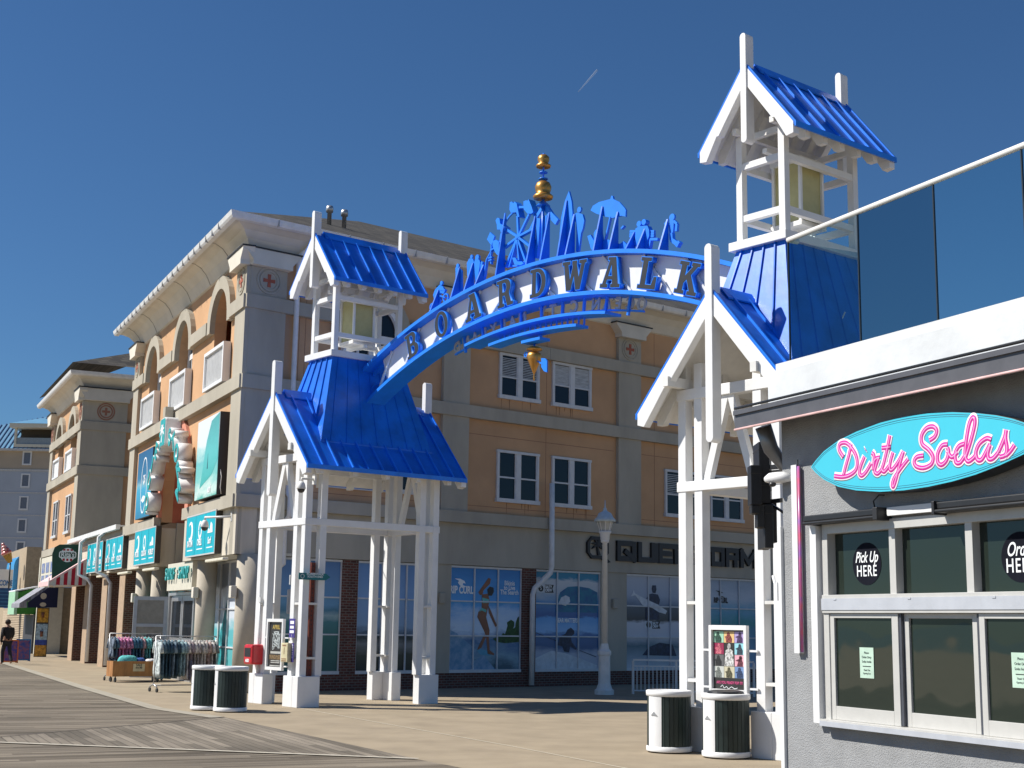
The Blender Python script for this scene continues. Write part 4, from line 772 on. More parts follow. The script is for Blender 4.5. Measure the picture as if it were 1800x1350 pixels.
# second block
F2 = Face(BF.p(28.9, 0, 0), VB, -UB); R2 = Face(BF.p(28.9, 0, 0), UB, -VB); L2 = 10.4
poly = [(0, 8.7)]
for c in (2.9, 7.2): poly += arch_cut(c, 1.0, 8.7, 10.5)
poly += [(L2, 8.7), (L2, 12.7), (0, 12.7)]
m = MB(); m.prism(F2, poly, 0, -.35); m.box(F2, 0, L2, -.35, 0, 3.6, 8.699); m.box(R2, 0.001, 12, -.35, 0, 5.0, 12.7); obj('wall', m, peach, bld)
m = MB(); m.box(F2, .3, L2, -1.1, -.9, 8.6, 12.5); obj('balcony_wall', m, peach, bld)
for c in (2.9, 7.2):
    m = MB(); m.prism(F2, arch_cut(c, 1.38, 10.4, 10.5)+arch_cut(c, 1.0, 10.4, 10.5)[::-1], .001, .16); obj('arch_surround', m, stone, bld)
    m = MB(); m.box(F2, c-1.15, c+1.15, .02, .22, 8.75, 8.85); m.box(F2, c-1.15, c+1.15, .02, .22, 9.65, 9.75); m.box(F2, c-1.15, c-1.05, .021, .219, 8.85, 9.65); m.box(F2, c+1.05, c+1.15, .021, .219, 8.85, 9.65); br_ = obj('balcony_railing', m, white, bld); m = MB(); m.box(F2, c-1.05, c+1.05, .1, .14, 8.85, 9.65); obj('railing_panel', m, gutter, br_)
    m = MB()
    for a0, a1, z0, z1 in ((-.98, -.86, 8.7, 11.3), (.86, .98, 8.7, 11.3), (-.86, .86, 10.3, 10.45), (-.06, .06, 8.7, 10.3)): m.box(F2, c+a0, c+a1, -.26, -.34, z0, z1)
    w_ = obj('window', m, white, bld); m = MB(); m.prism(F2, arch_cut(c, .99, 8.7, 10.5), -.335, -.345); obj('pane', m, darkglass, w_)
    dh_window(F2, c-.95+.1, c+.95-.1, 5.8, 7.6)
for F, L_ in ((F2, ((-.12, .9), (9.5, 10.4))), (R2, ((-.05, 1.9),))):
    for a0, a1 in L_:
        obj('pilaster', pilaster(F, a0, a1, 5.3, 11.75), stone, bld); c = (a0+a1)/2; w = (a1-a0)/2
        m = MB(); m.prism(F, [(c-w-.05, 11.76), (c+w+.05, 11.76), (c+w+.05, 11.9), (c+w+.3, 12.2), (c+w+.3, 12.32), (c-w-.3, 12.32), (c-w-.3, 12.2), (c-w-.05, 11.9)], .0, .36); obj('capital', m, cream, bld)
        m = MB(); m.box(F, c-w-.34, c+w+.34, 0, .4, 12.322, 12.37); obj('capital_flashing', m, inkb, bld)
        m = MB()
        for r_ in (.38, .28):
            q = ell((c, 11.3), r_, n=24)
            for i in range(24): m.bar(F.p(q[i][0], .135, q[i][1]), F.p(q[(i+1) % 24][0], .135, q[(i+1) % 24][1]), .05, .03, F.ed)
        m.prism(F, [(c-.05, 11.12), (c+.05, 11.12), (c+.05, 11.25), (c+.18, 11.25), (c+.18, 11.35), (c+.05, 11.35), (c+.05, 11.48), (c-.05, 11.48), (c-.05, 11.35), (c-.18, 11.35), (c-.18, 11.25), (c-.05, 11.25)], .131, .15); obj('medallion', m, mat('medallion_red', (.33, .15, .1), .8), bld)
for z0, z1, d in ((8.35, 8.75, .2), (10.4, 10.8, .19)):
    m = MB(); m.box(F2, -d*.7, L2, .0, d, z0, z1); m.box(R2, -d, 12, 0, d+.001, z0+.001, z1-.001); obj('band', m, stone, bld)
m = MB(); m.box(F2, 0, L2, 0, .2, 4.9, 5.25); m.box(F2, 0, L2, -.4, .05, 3.62, 4.9); obj('band', m, stone, bld)
m = MB(); n = len(CO); C2 = [(d, z+.3) for d, z in CO]; ends = [lambda d: F2.p(L2+d, d, 0), lambda d: F2.p(-d, d, 0), lambda d: R2.p(12, d, 0)]
for prof, mt, nm in ((C2, cream, 'cove_cornice'), ([(d, z+.3) for d, z in GP], gutter, 'gutter')):
    n = len(prof); m = MB(); vs = [e(d)+Vector((0, 0, z)) for e in ends for d, z in prof]; m.add(vs, [(s_*n+i, s_*n+(i+1) % n, (s_+1)*n+(i+1) % n, (s_+1)*n+i) for s_ in (0, 1) for i in range(n)]); obj(nm, m, mt, bld)
q0, q1, q2 = F2.p(L2+.8, .8, 13.37), F2.p(-.8, .8, 13.37), R2.p(14, .8, 13.37); pk = F2.p(L2/2, -5.6, 15.9)
m = MB(); m.quad(q1, q2, pk+UB*6, pk); m.quad(q0, q1, pk); obj('roof', m, shingleS, bld)
# downspouts
def pipe(name, pts, r, mt, par): m = MB(); m.tube(pts, r, 10); return obj(name, m, mt, par)
pipe('downspout', [SF.p(3.3, .72, 12.55), SF.p(3.3, .62, 12.4), SF.p(2.98, .2, 12.0), SF.p(2.96, .2, 5.3), SF.p(2.96, .32, 5.2), SF.p(2.96, .32, 4.7), SF.p(2.96, .1, 4.55), SF.p(2.96, .1, 3.4), SF.p(2.8, .1, 3.3)], .075, gutter, bld)
pipe('downspout', [SF.p(12.4, .33, 6.3), SF.p(12.42, .33, 3.7), SF.p(12.4, .3, 3.5), SF.p(11.92, .1, 3.0), SF.p(11.86, .08, 2.8), SF.p(11.86, .08, .05)], .085, gutter, bld)
pipe('downspout', [R2.p(4.9, .5, 13.2), R2.p(4.9, .18, 12.7), R2.p(4.9, .18, 5.6), R2.p(4.3, .3, 5.35)], .1, gutter, bld)
for a_ in (23.2, 18.7): pipe('downspout', [BF.p(a_, .38, 5.15), BF.p(a_, .62, 4.95), BF.p(a_, .62, 3.62), BF.p(a_-.3, .3, 3.45), BF.p(a_-.3, .12, 3.2), BF.p(a_-.3, .12, .1)], .07, gutter, bld)
# small wall lights
for F, a_, d_, z_ in ((SF, 8.4, -.02, 2.62), (SF, 15.45, -.02, 2.6)):
    m = MB(); m.box(F, a_-.1, a_+.1, d_, d_+.1, z_-.16, z_+.16); obj('wall_light', m, stone, bld, .03)
for a_, z_ in ((.2, 2.62), (4.6, 2.66), (14.1, 2.6)): m = MB(); m.box(BF, a_-.2, a_+.05, -.06, .1, z_-.16, z_+.16); obj('wall_light', m, cream, bld, .02)
for a_ in (1.2, 10.2, 14.9, 19.6):
    m = MB(); m.box(BF, a_-1.0, a_+1.0, .15, .32, 3.45, 3.53); obj('light_strip', m, mat('light_diffuser', (.75, .7, .55), .4), bld, .02)
# ------------------------------------------------------------------ signs on the surf shop
def sign_box(name, label, cat, F, a0, a1, z0, z1, d0, d1, face, side, group=None, rim=.03):
    t = thing(name, label, cat, F.p((a0+a1)/2, d0, z0), group)
    m = MB(); m.box(F, a0, a1, d0, d1, z0, z1); obj('case', m, side, t, .008)
    m = MB(); m.box(F, a0+rim, a1-rim, d1-.0, d1+.006, z0+rim, z1-rim); obj('sign_face', m, face, t)
    m = MB(); m.box(F, a0, a1, d1+.0, d1+.012, z1-rim, z1); m.box(F, a0, a1, d1, d1+.012, z0, z0+rim); m.box(F, a0, a0+rim, d1, d1+.0118, z0+rim, z1-rim); m.box(F, a1-rim, a1, d1, d1+.0118, z0+rim, z1-rim); obj('frame', m, alu, t)
    return t
dks = mat('dark_bronze', (.045, .038, .03), .5)
def tl(t, F, s, a, z, size, mt=ink, d=.258, w=.8, bold=.006, name='sign_lettering', **k): return text(name, F, s, a, z, size, mt, t, d, .006, w=w, bold=bold, mirror=True, **k)
specs = [(1.46, 5.1, 'teal brand sign box nearest the building corner, behind the dome camera', ('KATIN', "O'NEILL", 'Surf')),
         (9.63, 13.26, 'teal brand sign box on the frieze just left of the arched niche', ('RIP CURL', 'OLUKAI', 'HURLEY')),
         (15.5, 19.2, 'teal brand sign box between the two white downpipes and the frieze pier', ('OAKLEY', 'ROXY', 'VOLCOM')),
         (19.9, 23.7, 'teal brand sign box farthest left, beside the green and striped awning sign', ('VANS', 'REEF', 'BILLABONG'))]
for i, (a0, a1, lab, words) in enumerate(specs):
    t = sign_box('brand_sign', lab, 'shop sign', BF, a0, a1, 3.68, 4.9, .06, .24, teal, dks, 'teal brand signs on the surf shop frieze', .04)
    w = (a1-a0)/3
    m = MB()
    for k in (1, 2): m.box(BF, a0+w*k-.012, a0+w*k+.012, .247, .249, 3.72, 4.86)
    obj('panel_seam', m, mat('teal_seam', (0, .25, .32), .5), t)
    for k in range(3):
        c = a1-w*(k+.5); tl(t, BF, words[k], c, 4.06, .26, w=.9 if len(words[k]) < 7 else .62)
        m = MB()
        if k == 0: m.prism(BF, arc((c, 4.42), .3, 40, 300, 16)+arc((c+.08, 4.44), .2, 300, 40, 14), .247, .253)
        elif k == 1: m.prism(BF, ell((c, 4.42), .22, .26)+[(c+.22, 4.42)]+ell((c, 4.42), .13, .17)[::-1]+[(c+.13, 4.42)], .247, .253)
        else: m.prism(BF, [(c-.3, 4.28), (c+.3, 4.28), (c+.2, 4.42), (c+.05, 4.34), (c-.05, 4.58), (c-.25, 4.5)], .247, .253)
        m.box(BF, c-.35, c+.35, .247, .251, 3.86, 3.89); obj('brand_mark', m, ink, t)
def poster(name, label, a0, a1, z0, z1, mt):
    t = thing(name, label, 'banner sign', BF.p((a0+a1)/2, .0, z0))
    m = MB(); m.box(BF, a0, a1, .02, .32, z0, z1); obj('case', m, inkb, t, .01); m = MB(); m.box(BF, a0+.01, a1-.01, .32, .328, z0+.01, z1-.01); obj('printed_sheet', m, mt, t)
    m = MB(); m.tube([BF.p(a0-.01, .25, z0+.7), BF.p(a0-.05, .22, z0+.5), BF.p(a0-.06, .24, z0+.2), BF.p(a0-.02, .2, z0+.02)], .012, 6); obj('cable', m, gutter, t); return t
t = poster('wave_banner', 'tall lightbox banner showing a breaking pale green wave, right of the niche', 1.25, 3.9, 5.28, 7.6, pmat('banner_wave', [(.0, (.12, .45, .36)), (.12, (.6, .75, .68)), (.3, (.2, .55, .5)), (.5, (.15, .5, .5)), (.62, (.45, .68, .64)), (.72, (.72, .76, .78)), (1, (.74, .77, .8))], 5.2, 7.6, 1.1, .5, VB))
m = MB(); m.prism(BF, [(3.3, 5.6), (3.0, 6.2), (2.7, 6.9), (2.2, 7.45), (1.28, 7.58), (1.28, 6.3), (1.9, 5.9)], .3285, .332); obj('printed_wave', m, pmat('banner_curl', [(.0, (.05, .4, .35)), (.5, (.12, .5, .48)), (1, (.1, .36, .34))], 5.5, 7.6, 3, .6, VB), t)
m = MB(); m.prism(BF, [(2.5, 6.1), (2.45, 6.55), (2.41, 6.1)], .333, .335); obj('printed_surfer', m, pdark, t)
tl(t, BF, 'surf', 2.1, 5.5, .3, d=.334)
t = poster('surfboard_banner', 'tall dark blue lightbox banner with a white surfboard outline, left of the niche', 10.5, 13.05, 5.28, 7.62, pmat('banner_blue', [(.0, (.02, .18, .33)), (.45, (.05, .36, .55)), (.52, (.2, .42, .5)), (.6, (.03, .16, .3)), (1, (.02, .1, .22))], 5.2, 7.6, 1.4, .2, VB))
m = MB(); q = ell((11.75, 6.4), .5, .95, 30)
for i in range(30): m.bar(BF.p(q[i][0], .332, q[i][1]), BF.p(q[(i+1) % 30][0], .332, q[(i+1) % 30][1]), .05, .008, UB)
m.prism(BF, [(12.1, 5.9), (11.8, 6.05), (11.4, 6.0), (11.55, 5.85), (11.8, 5.8)], .329, .333); obj('printed_board_outline', m, ink, t)
tl(t, BF, 'QS', 11.75, 6.6, .4, d=.334)
# ring of channel letters round the niche, round logo on top
t = thing('arch_letter_sign', 'ring of white-sided teal channel letters and a square logo around the arched niche', 'shop sign', BF.p(NC, .1, 5.3))
CA, CZ, RX, RZ = 7.7, 5.62, 2.42, 1.95
for ch, an in zip('QUIET', (176, 158, 140, 122, 107)): pass
for ch, an in list(zip('QUIET', (2, 22, 40, 57, 73)))+list(zip('STORM', (107, 123, 140, 158, 178))):
    a_, z_ = CA+RX*math.cos(R(an)), CZ+RZ*math.sin(R(an)); rot = -(R(an-90))
    q_ = text('channel_letter', BF, ch, a_, z_, .72, white, t, .30, .42, w=1.0, bold=.05, mirror=True, rot=-(R(90-an))*.6)
    text('letter_face', BF, ch, a_, z_, .72, tealdark, q_, .52, .02, w=1.0, bold=.03, mirror=True, rot=-(R(90-an))*.6)
m = MB(); m.prism(BF, [(CA-.4, 7.35), (CA-.33, 7.28), (CA+.33, 7.28), (CA+.4, 7.35), (CA+.4, 8.12), (CA+.33, 8.2), (CA-.33, 8.2), (CA-.4, 8.12)], .1, .6); lg = obj('logo_box', m, white, t, .03)
m = MB(); m.prism(BF, [(CA-.36, 7.36), (CA-.29, 7.31), (CA+.29, 7.31), (CA+.36, 7.36), (CA+.36, 8.1), (CA+.29, 8.17), (CA-.29, 8.17), (CA-.36, 8.1)], .601, .612); obj('logo_face', m, tealdark, lg)
def palm(cx, cz, s, F, d0, d1, mb):
    mb.prism(F, [(cx+.02*s, cz-.42*s), (cx+.2*s, cz-.42*s), (cx+.06*s, cz-.1*s), (cx+.05*s, cz+.08*s), (cx-.04*s, cz+.08*s), (cx-.02*s, cz-.12*s)], d0, d1)
    for k, an in enumerate((15, 60, 115, 160, 205, -25)):
        a, b = math.cos(R(an)), math.sin(R(an)); c0 = (cx, cz+.08*s)
        mb.prism(F, [c0, (cx+a*.2*s-b*.09*s, c0[1]+b*.2*s+a*.09*s+.04*s), (cx+a*.42*s, c0[1]+b*.36*s-.06*s), (cx+a*.2*s+b*.05*s, c0[1]+b*.2*s-a*.05*s)], d0-.0005*k, d1+.0008*k)
m = MB(); palm(CA, 7.74, .75, BF, .611, .62, m); obj('palm_mark', m, ink, lg)
# SURF SHOP fascia over the door
t = thing('door_fascia_sign', 'cream fascia over the shop doors with raised teal letters reading SURF SHOP', 'shop sign', BF.p(6.5, 0, 2.75))
m = MB(); m.box(BF, 5.1, 8.6, -.28, .0, 2.76, 3.61); obj('fascia', m, cream2, t, .01)
for i, ch in enumerate('SURF SHOP'):
    if ch != ' ': text('raised_letter', BF, ch, 8.35-i*.385, 3.26, .52, tealdark, t, .09, .05, w=.8, bold=.008, mirror=True)
# black QUIET STORM letters on the side street
t = thing('wall_letter_sign', 'black block letters QUIET STORM with a palm logo on the grey side street frieze', 'shop sign', SF.p(18, .02, 4))
def strokes(name, segs, x0, w_, z0, h_, th, d0=.03, d1=.12):
    m = MB()
    for k, (x, y, X, Y) in enumerate(segs):
        p = Vector((x0+x*w_, z0+y*h_)); q = Vector((x0+X*w_, z0+Y*h_)); dr = (q-p).normalized(); e = dr*th/2 if len(segs) > 1 else dr*0; nn = Vector((-dr.y, dr.x))*th/2; p = p-e; q = q+e
        m.prism(SF, [tuple(p+nn), tuple(q+nn), tuple(q-nn), tuple(p-nn)], d0, d1+.0012*k)
    return obj(name, m, inkb, t)
GLY = {'Q': [(0, 0, 1, 0), (0, 1, 1, 1), (0, 0, 0, 1), (1, 0, 1, 1), (.5, .45, 1.05, -.02)], 'U': [(0, 0, 0, 1), (0, 0, 1, 0), (1, 0, 1, 1)], 'I': [(.5, 0, .5, 1)], 'E': [(0, 0, 0, 1), (0, 0, 1, 0), (0, .5, .9, .5), (0, 1, 1, 1)],
       'T': [(0, 1, 1, 1), (.5, 0, .5, 1)], 'S': [(0, 0, 1, 0), (1, 0, 1, .5), (0, .5, 1, .5), (0, .5, 0, 1), (0, 1, 1, 1)], 'O': [(0, 0, 1, 0), (0, 1, 1, 1), (0, 0, 0, 1), (1, 0, 1, 1)], 'R': [(0, 0, 0, 1), (0, 1, 1, 1), (1, 1, 1, .5), (0, .5, 1, .5), (.85, 0, .85, .5)], 'M': [(0, 0, 0, 1), (0, 1, .5, .2), (.5, .2, 1, 1), (1, 0, 1, 1)]}
for ch, x, w_ in (('Q', 15.55, .68), ('U', 16.52, .62), ('I', 17.3, .0), ('E', 17.5, .5), ('T', 17.95, .6), ('S', 18.75, .5), ('T', 19.4, .6), ('O', 20.1, .5), ('R', 20.85, .5), ('M', 21.62, .72)): strokes('block_letter', GLY[ch] if ch != 'I' else [(0, -.15, 0, 1.15)], x, w_, 4.08, .5, .17)
m = MB(); 
for r0, r1 in (((14.14, 15.08, 4.02, 4.74), None),):
    a0, a1, z0, z1 = r0; c = .2
    o1 = [(a0+c, z0), (a1-c, z0), (a1, z0+c), (a1, z1-c), (a1-c, z1), (a0+c, z1), (a0, z1-c), (a0, z0+c)]; k = .11; i1 = [(a0+c, z0+k), (a1-c, z0+k), (a1-k, z0+c), (a1-k, z1-c), (a1-c, z1-k), (a0+c, z1-k), (a0+k, z1-c), (a0+k, z0+c)]
    for i in range(8): j = (i+1) % 8; m.prism(SF, [o1[i], o1[j], i1[j], i1[i]], .03, .12)
palm(14.6, 4.42, .66, SF, .04, .11, m); m.prism(SF, [(14.9, 4.12), (15.16, 3.94), (15.02, 3.9), (14.8, 4.02)], .03, .124); obj('palm_logo', m, inkb, t)
# dome cameras
def dome_cam(label, F, a, d, z, arm, s=1.0, roll=0):
    t = thing('security_camera', label, 'security camera', F.p(a, d, z)); m = MB()
    m.tube([F.p(a+arm[0], arm[1], z+.3*s), F.p(a, d, z+.3*s), F.p(a, d, z+.2*s)], .035*s, 8); m.box(F, a+arm[0]-.07*s, a+arm[0]+.07*s, arm[1]-.03, arm[1]+.02, z+.16*s, z+.44*s); obj('bracket', m, white_dull, t)
    m = MB(); m.lathe(F.p(a, d, z), [(.12*s, 0), (.13*s, .02*s), (.10*s, .15*s), (.05*s, .22*s)], 18); obj('housing', m, white_dull, t)
    m = MB(); m.lathe(F.p(a, d, z), [(.02*s, -.11*s), (.07*s, -.09*s), (.10*s, -.04*s), (.11*s, .0)], 18); obj('dome', m, black, t); return t
dome_cam('white pan-tilt camera with dark dome on the frieze beside the nearest teal sign', BF, 1.15, .62, 4.36, (-.75, .08), .9)
dome_cam('small camera with black dome under the eave of the left gate tower', GF, -.34, .28, 4.80, (0, -.05), .8)
# ------------------------------------------------------------------ things fixed to the left tower
def on_tower(name, label, cat, a, d, z): return thing(name, label, cat, GF.p(a, d, z))
t = on_tower('wall_dispenser', 'bright red rounded dispenser box fixed to the left gate tower post', 'dispenser', 1.75, .1, .9)
m = MB(); m.box(GF, 1.55, 1.95, -.10, .28, .88, 1.34); obj('box_body', m, red, t, .05); m = MB(); m.box(GF, 1.61, 1.88, .281, .287, 1.06, 1.26); obj('dark_window', m, inkb, t); m = MB(); m.tube([GF.p(1.75, -.05, .7), GF.p(1.75, -.05, .9)], .04); obj('stub_post', m, white, t)
text('small_lettering', GF, 'AED', 1.75, .97, .09, ink, t, .283, .004, bold=.004, mirror=True)
m = MB()
for k in range(5): m.bar(GF.p(1.56, -.02+.05*k, 1.12), GF.p(1.555, -.02+.05*k, 1.13), .03, .01)
def poster_case(label, a0, a1, z0, z1, d):
    t = thing('poster_case', label, 'poster case', GF.p((a0+a1)/2, d, z0)); m = MB(); f = .055
    for b0, b1, y0, y1 in ((a0, a0+f, z0, z1), (a1-f, a1, z0, z1), (a0+f, a1-f, z1-f*1.3, z1), (a0+f, a1-f, z0, z0+f*1.3)): m.box(GF, b0, b1, d, d+.07, y0, y1)
    obj('frame', m, white, t, .004); m = MB(); m.box(GF, a0+.02, a1-.02, d+.005, d+.02, z0+.02, z1-.02); sh = obj('poster', m, black, t)
    m = MB()
    for zz in (z0+.08, z0+(z1-z0)*.62):
        m.box(GF, a0-.18, a0, d+.0, d+.03, zz, zz+.03); m.box(GF, a1, a1+.18, d+.0, d+.03, zz, zz+.03)
    obj('mounting_bar', m, white, t); return t, sh
t, sh = poster_case('white framed dark concert poster on the left gate tower', .56, 1.30, .78, 1.93, .0)
def blk(nm, mt, q, par, d=.022, th=.002): m = MB(); [m.box(GF, a0, a1, d, d+th+.0007*i, z0, z1) for i, (a0, a1, z0, z1) in enumerate(q)]; return obj(nm, m, mt, par)
text('poster_lettering', GF, 'APRIL', .93, 1.74, .13, mat('poster_gold', (.45, .33, .08)), sh, .023, .002, bold=.004, mirror=True)
sc = [[(.75+.33*rr.random(), 1.25+.4*rr.random()) for k in range(4)] for j in range(9)]
script_line('poster_scrawl', GF, sc, mat('poster_silver', (.5, .55, .55)), sh, .024, .009, .3)
blk('poster_bars', mat('poster_grey', (.45, .45, .42)), [(.7, 1.15, 1.15, 1.2), (.72, 1.12, .98, 1.0), (.72, 1.12, .94, .96), (.68, 1.16, .87, .89)], sh)
blk('poster_band', mat('poster_brown', (.2, .13, .06), noise=.5, scale=30), [(.65, 1.2, 1.02, 1.12)], sh)
t = on_tower('leaflet_box', 'cream leaflet box hung beside the dark concert poster', 'box', .34, .02, 1.0); m = MB(); m.box(GF, .2, .48, -.02, .14, .98, 1.40); obj('box_body', m, mat('leaflet_cream', (.62, .56, .35), .6), t, .01)
blk('leaflet_print', mat('leaflet_ink', (.3, .16, .08)), [(.26, .42, 1.33, 1.36), (.33, .35, 1.15, 1.3), (.24, .44, 1.04, 1.06), (.24, .44, 1.0, 1.02)], t, .141)
pur = mat('purple_sign', (.06, .04, .25), .5)
t = on_tower('regulation_sign', 'purple regulation sign with white panels high on the left gate tower', 'sign', .2, .04, 1.5); m = MB(); m.box(GF, .09, .33, .03, .04, 1.52, 1.94); obj('plate', m, pur, t); blk('sign_panel', ink, [(.13, .29, 1.82, 1.89), (.13, .29, 1.72, 1.78), (.12, .30, 1.62, 1.68)], t, .0405)
text('sign_symbol', GF, 'i', .21, 1.57, .09, ink, t, .043, .002, mirror=True)
t = on_tower('notice_sign', 'narrow purple upright sign just above the left tower pedestal', 'sign', .2, .04, 1.0); m = MB(); m.box(GF, .1, .19, .03, .045, .98, 1.40); obj('plate', m, pur, t)
for k in range(7): text('sign_lettering', GF, 'DONATE '[k], .145, 1.35-.053*k, .055, ink, t, .047, .002, mirror=True, bold=.002)
# blue-green pointer sign and brown pole
t = thing('pointer_sign', 'teal arrow sign pointing right on the left gate tower', 'street sign', GS.p(.15, .26, 2.8)); m = MB(); m.prism(GS, [(-.2, 2.80), (.5, 2.80), (.62, 2.875), (.5, 2.95), (-.2, 2.95)], .25, .265); obj('plate', m, mat('pointer_teal', (.0, .16, .18), .4), t)
text('sign_lettering', GS, 'BOARDWALK\nSOUTH END', .22, 2.90, .065, ink, t, .267, .003, w=1.1, bold=.001)
m = MB(); q = ell((-.11, 2.875), .045, n=12); [m.bar(GS.p(q[i][0], .268, q[i][1]), GS.p(q[(i+1) % 12][0], .268, q[(i+1) % 12][1]), .01, .004, V) for i in range(12)]; obj('seal_mark', m, ink, t)
t = thing('steel_pole', 'rust brown square steel pole standing inside the left gate tower leg', 'pole', GS.p(.33, -.02, .68)); m = MB(); m.box(GS, .27, .38, -.1, .0, .679, 3.2); obj('shaft', m, brown, t); m = MB()
for k in range(24): m.box(GS, .31, .34, .0, .003, .8+.1*k, .83+.1*k)
objs('punched_hole', m, inkb, t)
# electrical boxes on the back-left leg
t = on_tower('electrical_box', 'grey rounded electrical box with conduit on the back leg of the left gate tower', 'electrical box', 1.15, -.1, 2.0); XF = Face(O+U*.38+V*1.42, U, -V)
m = MB(); m.box(XF, .1, .62, .02, .22, 2.05, 2.62); obj('cabinet', m, mat('box_grey', (.38, .38, .39), .5), t, .03); m = MB(); m.box(XF, .15, .42, .02, .16, 2.72, 2.95); obj('junction_box', m, mat('box_grey_light', (.5, .5, .5), .5), t, .01)
m = MB(); m.tube([XF.p(.22, .05, 2.95), XF.p(.22, .05, 5.4)], .02, 8); m.tube([XF.p(.32, .05, 2.95), XF.p(.32, .05, 5.4)], .02, 8); obj('conduit', m, gutter, t)
m = MB(); m.tube([GF.p(1.72, .03, .7), GF.p(1.72, .03, 2.35)], .02, 8); m.box(GF, 1.66, 1.78, .0, .06, 2.3, 2.42); obj('conduit', m, gutter, t)
# right tower poster
t, sh = poster_case('white framed colourful poster of ten portraits on the right gate tower', -13.12, -12.36, .90, 1.93, .0)
cols = [(.35, .62, .45), (.75, .5, .22), (.42, .33, .6), (.3, .03, .08), None, (.3, .62, .7), (.14, .14, .14), None, (.75, .38, .45), (.55, .57, .53), (.58, .54, .38), (.18, .28, .5)]
figc = [(.04, .1, .07), (.28, .07, .06), (.08, .04, .12), (.6, .15, .2), None, (.04, .07, .1), (.03, .03, .03), None, (.15, .04, .06), (.2, .22, .2), (.12, .11, .06), (.04, .07, .16)]
A0, A1, Z1, Z0 = -12.42, -13.06, 1.84, 1.14; cw = (A0-A1)/3; chh = (Z1-Z0)/4
for i in range(12):
    if cols[i] is None: continue
    r_, c_ = divmod(i, 3); x1 = A0-c_*cw; z1 = Z1-r_*chh; fc = mat('poster_tile', cols[i], .4, noise=.02); blk('poster_tile', fc, [(x1-cw+.003, x1-.003, z1-chh+.003, z1-.003)], sh)
    cx = x1-cw/2; m = MB(); s_ = cw/.21; ph = rr.uniform(-.02, .02)
    m.prism(GF, [(cx-.055*s_, z1-chh+.006), (cx+.06*s_, z1-chh+.006), (cx+.05*s_+ph, z1-.10), (cx+.09*s_, z1-.085), (cx+.03*s_, z1-.062), (cx-.03*s_, z1-.062), (cx-.06*s_, z1-.11)], .0245, .0255); m.prism(GF, ell((cx+ph*.4, z1-.045), .025, .034, 12), .0247, .0262); m.prism(GF, [(cx-.03+ph, z1-.04), (cx-.02+ph, z1-.018), (cx+.02+ph, z1-.018), (cx+.032+ph, z1-.1), (cx+.018, z1-.1), (cx+.01, z1-.035), (cx-.02, z1-.1), (cx-.035, z1-.1)], .0248, .0268)
    obj('poster_portrait', m, mat('portrait_ink', figc[i], .5, noise=.5, scale=60), sh)
x1 = A0-cw; z1 = Z1-chh; m = MB(); m.prism(GF, [(x1-cw+.01, z1-2*chh+.003), (x1-.01, z1-2*chh+.003), (x1-.03, z1-.12), (x1-cw*.5, z1-.07), (x1-cw+.03, z1-.12)], .0245, .0255); m.prism(GF, ell((x1-cw/2, z1-.05), .035, .045, 12), .0247, .026); obj('poster_portrait', m, mat('portrait_white', (.6, .6, .58), noise=.4, scale=30), sh)
text('poster_lettering', GF, 'ARE YOU READY FOR IT?', -12.74, 1.07, .055, mat('poster_pink', (.6, .08, .22)), sh, .024, .002, w=.85, bold=.002, mirror=True)
script_line('poster_signature', GF, [[(-12.56, 1.0), (-12.6, 1.03), (-12.63, .99), (-12.68, 1.01), (-12.72, .98), (-12.78, 1.01), (-12.84, .985), (-12.9, 1.0)]], ink, sh, .024, .004, .3)
# ------------------------------------------------------------------ street furniture
def litter_bin(label, p, rot, top=False, r=.335, h=.93):
    t = thing('litter_bin', label, 'litter bin', Vector((p[0], p[1], 0)), 'round slatted litter bins'); c = Vector((p[0], p[1], 0))
    m = MB(); m.lathe(c, [(r+.012, .02), (r+.016, .03), (r+.016, .09), (r+.0, .1)], 36); obj('bottom_rim', m, white, t)
    m = MB(); m.lathe(c, [(r, h-.09), (r+.018, h-.08), (r+.02, h-.01), (r, h), (r-.06, h), (r-.07, h-.03)], 36); obj('top_rim', m, white, t)
    m = MB(); m.lathe(c, [(r-.07, .1), (r-.07, h-.04), (.02, h-.05)], 30); obj('liner', m, blackm, t)
    m = MB(); n = 30
    for k in range(n):
        a = 2*math.pi*k/n+rot; 
        if math.cos(a-rot) > .93: continue
        e = Vector((math.cos(a), math.sin(a), 0)); w_ = 2*math.pi*r/n*.9; tt = Vector((-e.y, e.x, 0)); ctr = c+e*(r-.012)
        FF = Face(ctr, tt, e); m.box(FF, -w_/2, w_/2, -.012, .012, .095, h-.085)
    obj('slat', m, binslat, t)
    m = MB(); pn = []
    for k in range(-4, 5): a = rot+k*.095; pn.append((math.cos(a), math.sin(a)))
    vs = [c+Vector((x*q, y*q, z)) for z in (.085, h-.085) for q in (r+.008, r-.02) for x, y in pn]; n_ = 9; fs = []
    for k in range(8): fs += [(k, k+1, 2*n_+k+1, 2*n_+k), (n_+k, 3*n_+k, 3*n_+k+1, n_+k+1), (2*n_+k, 2*n_+k+1, 3*n_+k+1, 3*n_+k)]
    fs += [(0, 2*n_, 3*n_, n_), (n_-1, 2*n_-1, 4*n_-1, 3*n_-1)]; m.add(vs, fs); dp = obj('door_panel', m, white, t)
    e = Vector((math.cos(rot), math.sin(rot), 0)); FF = Face(c+e*(r+.004), Vector((-e.y, e.x, 0)), e); m = MB(); m.prism(FF, [(-.06, h*.6), (.06, h*.6), (.0, h*.66)], 0, .012); obj('badge', m, steel, dp)
    if top: m = MB(); m.lathe(c+Vector((0, 0, h)), [(r-.07, 0), (r-.08, .03), (r-.14, .045), (.1, .05), (.02, .04)], 20, False); obj('black_bag', m, blackm, t)
    return t
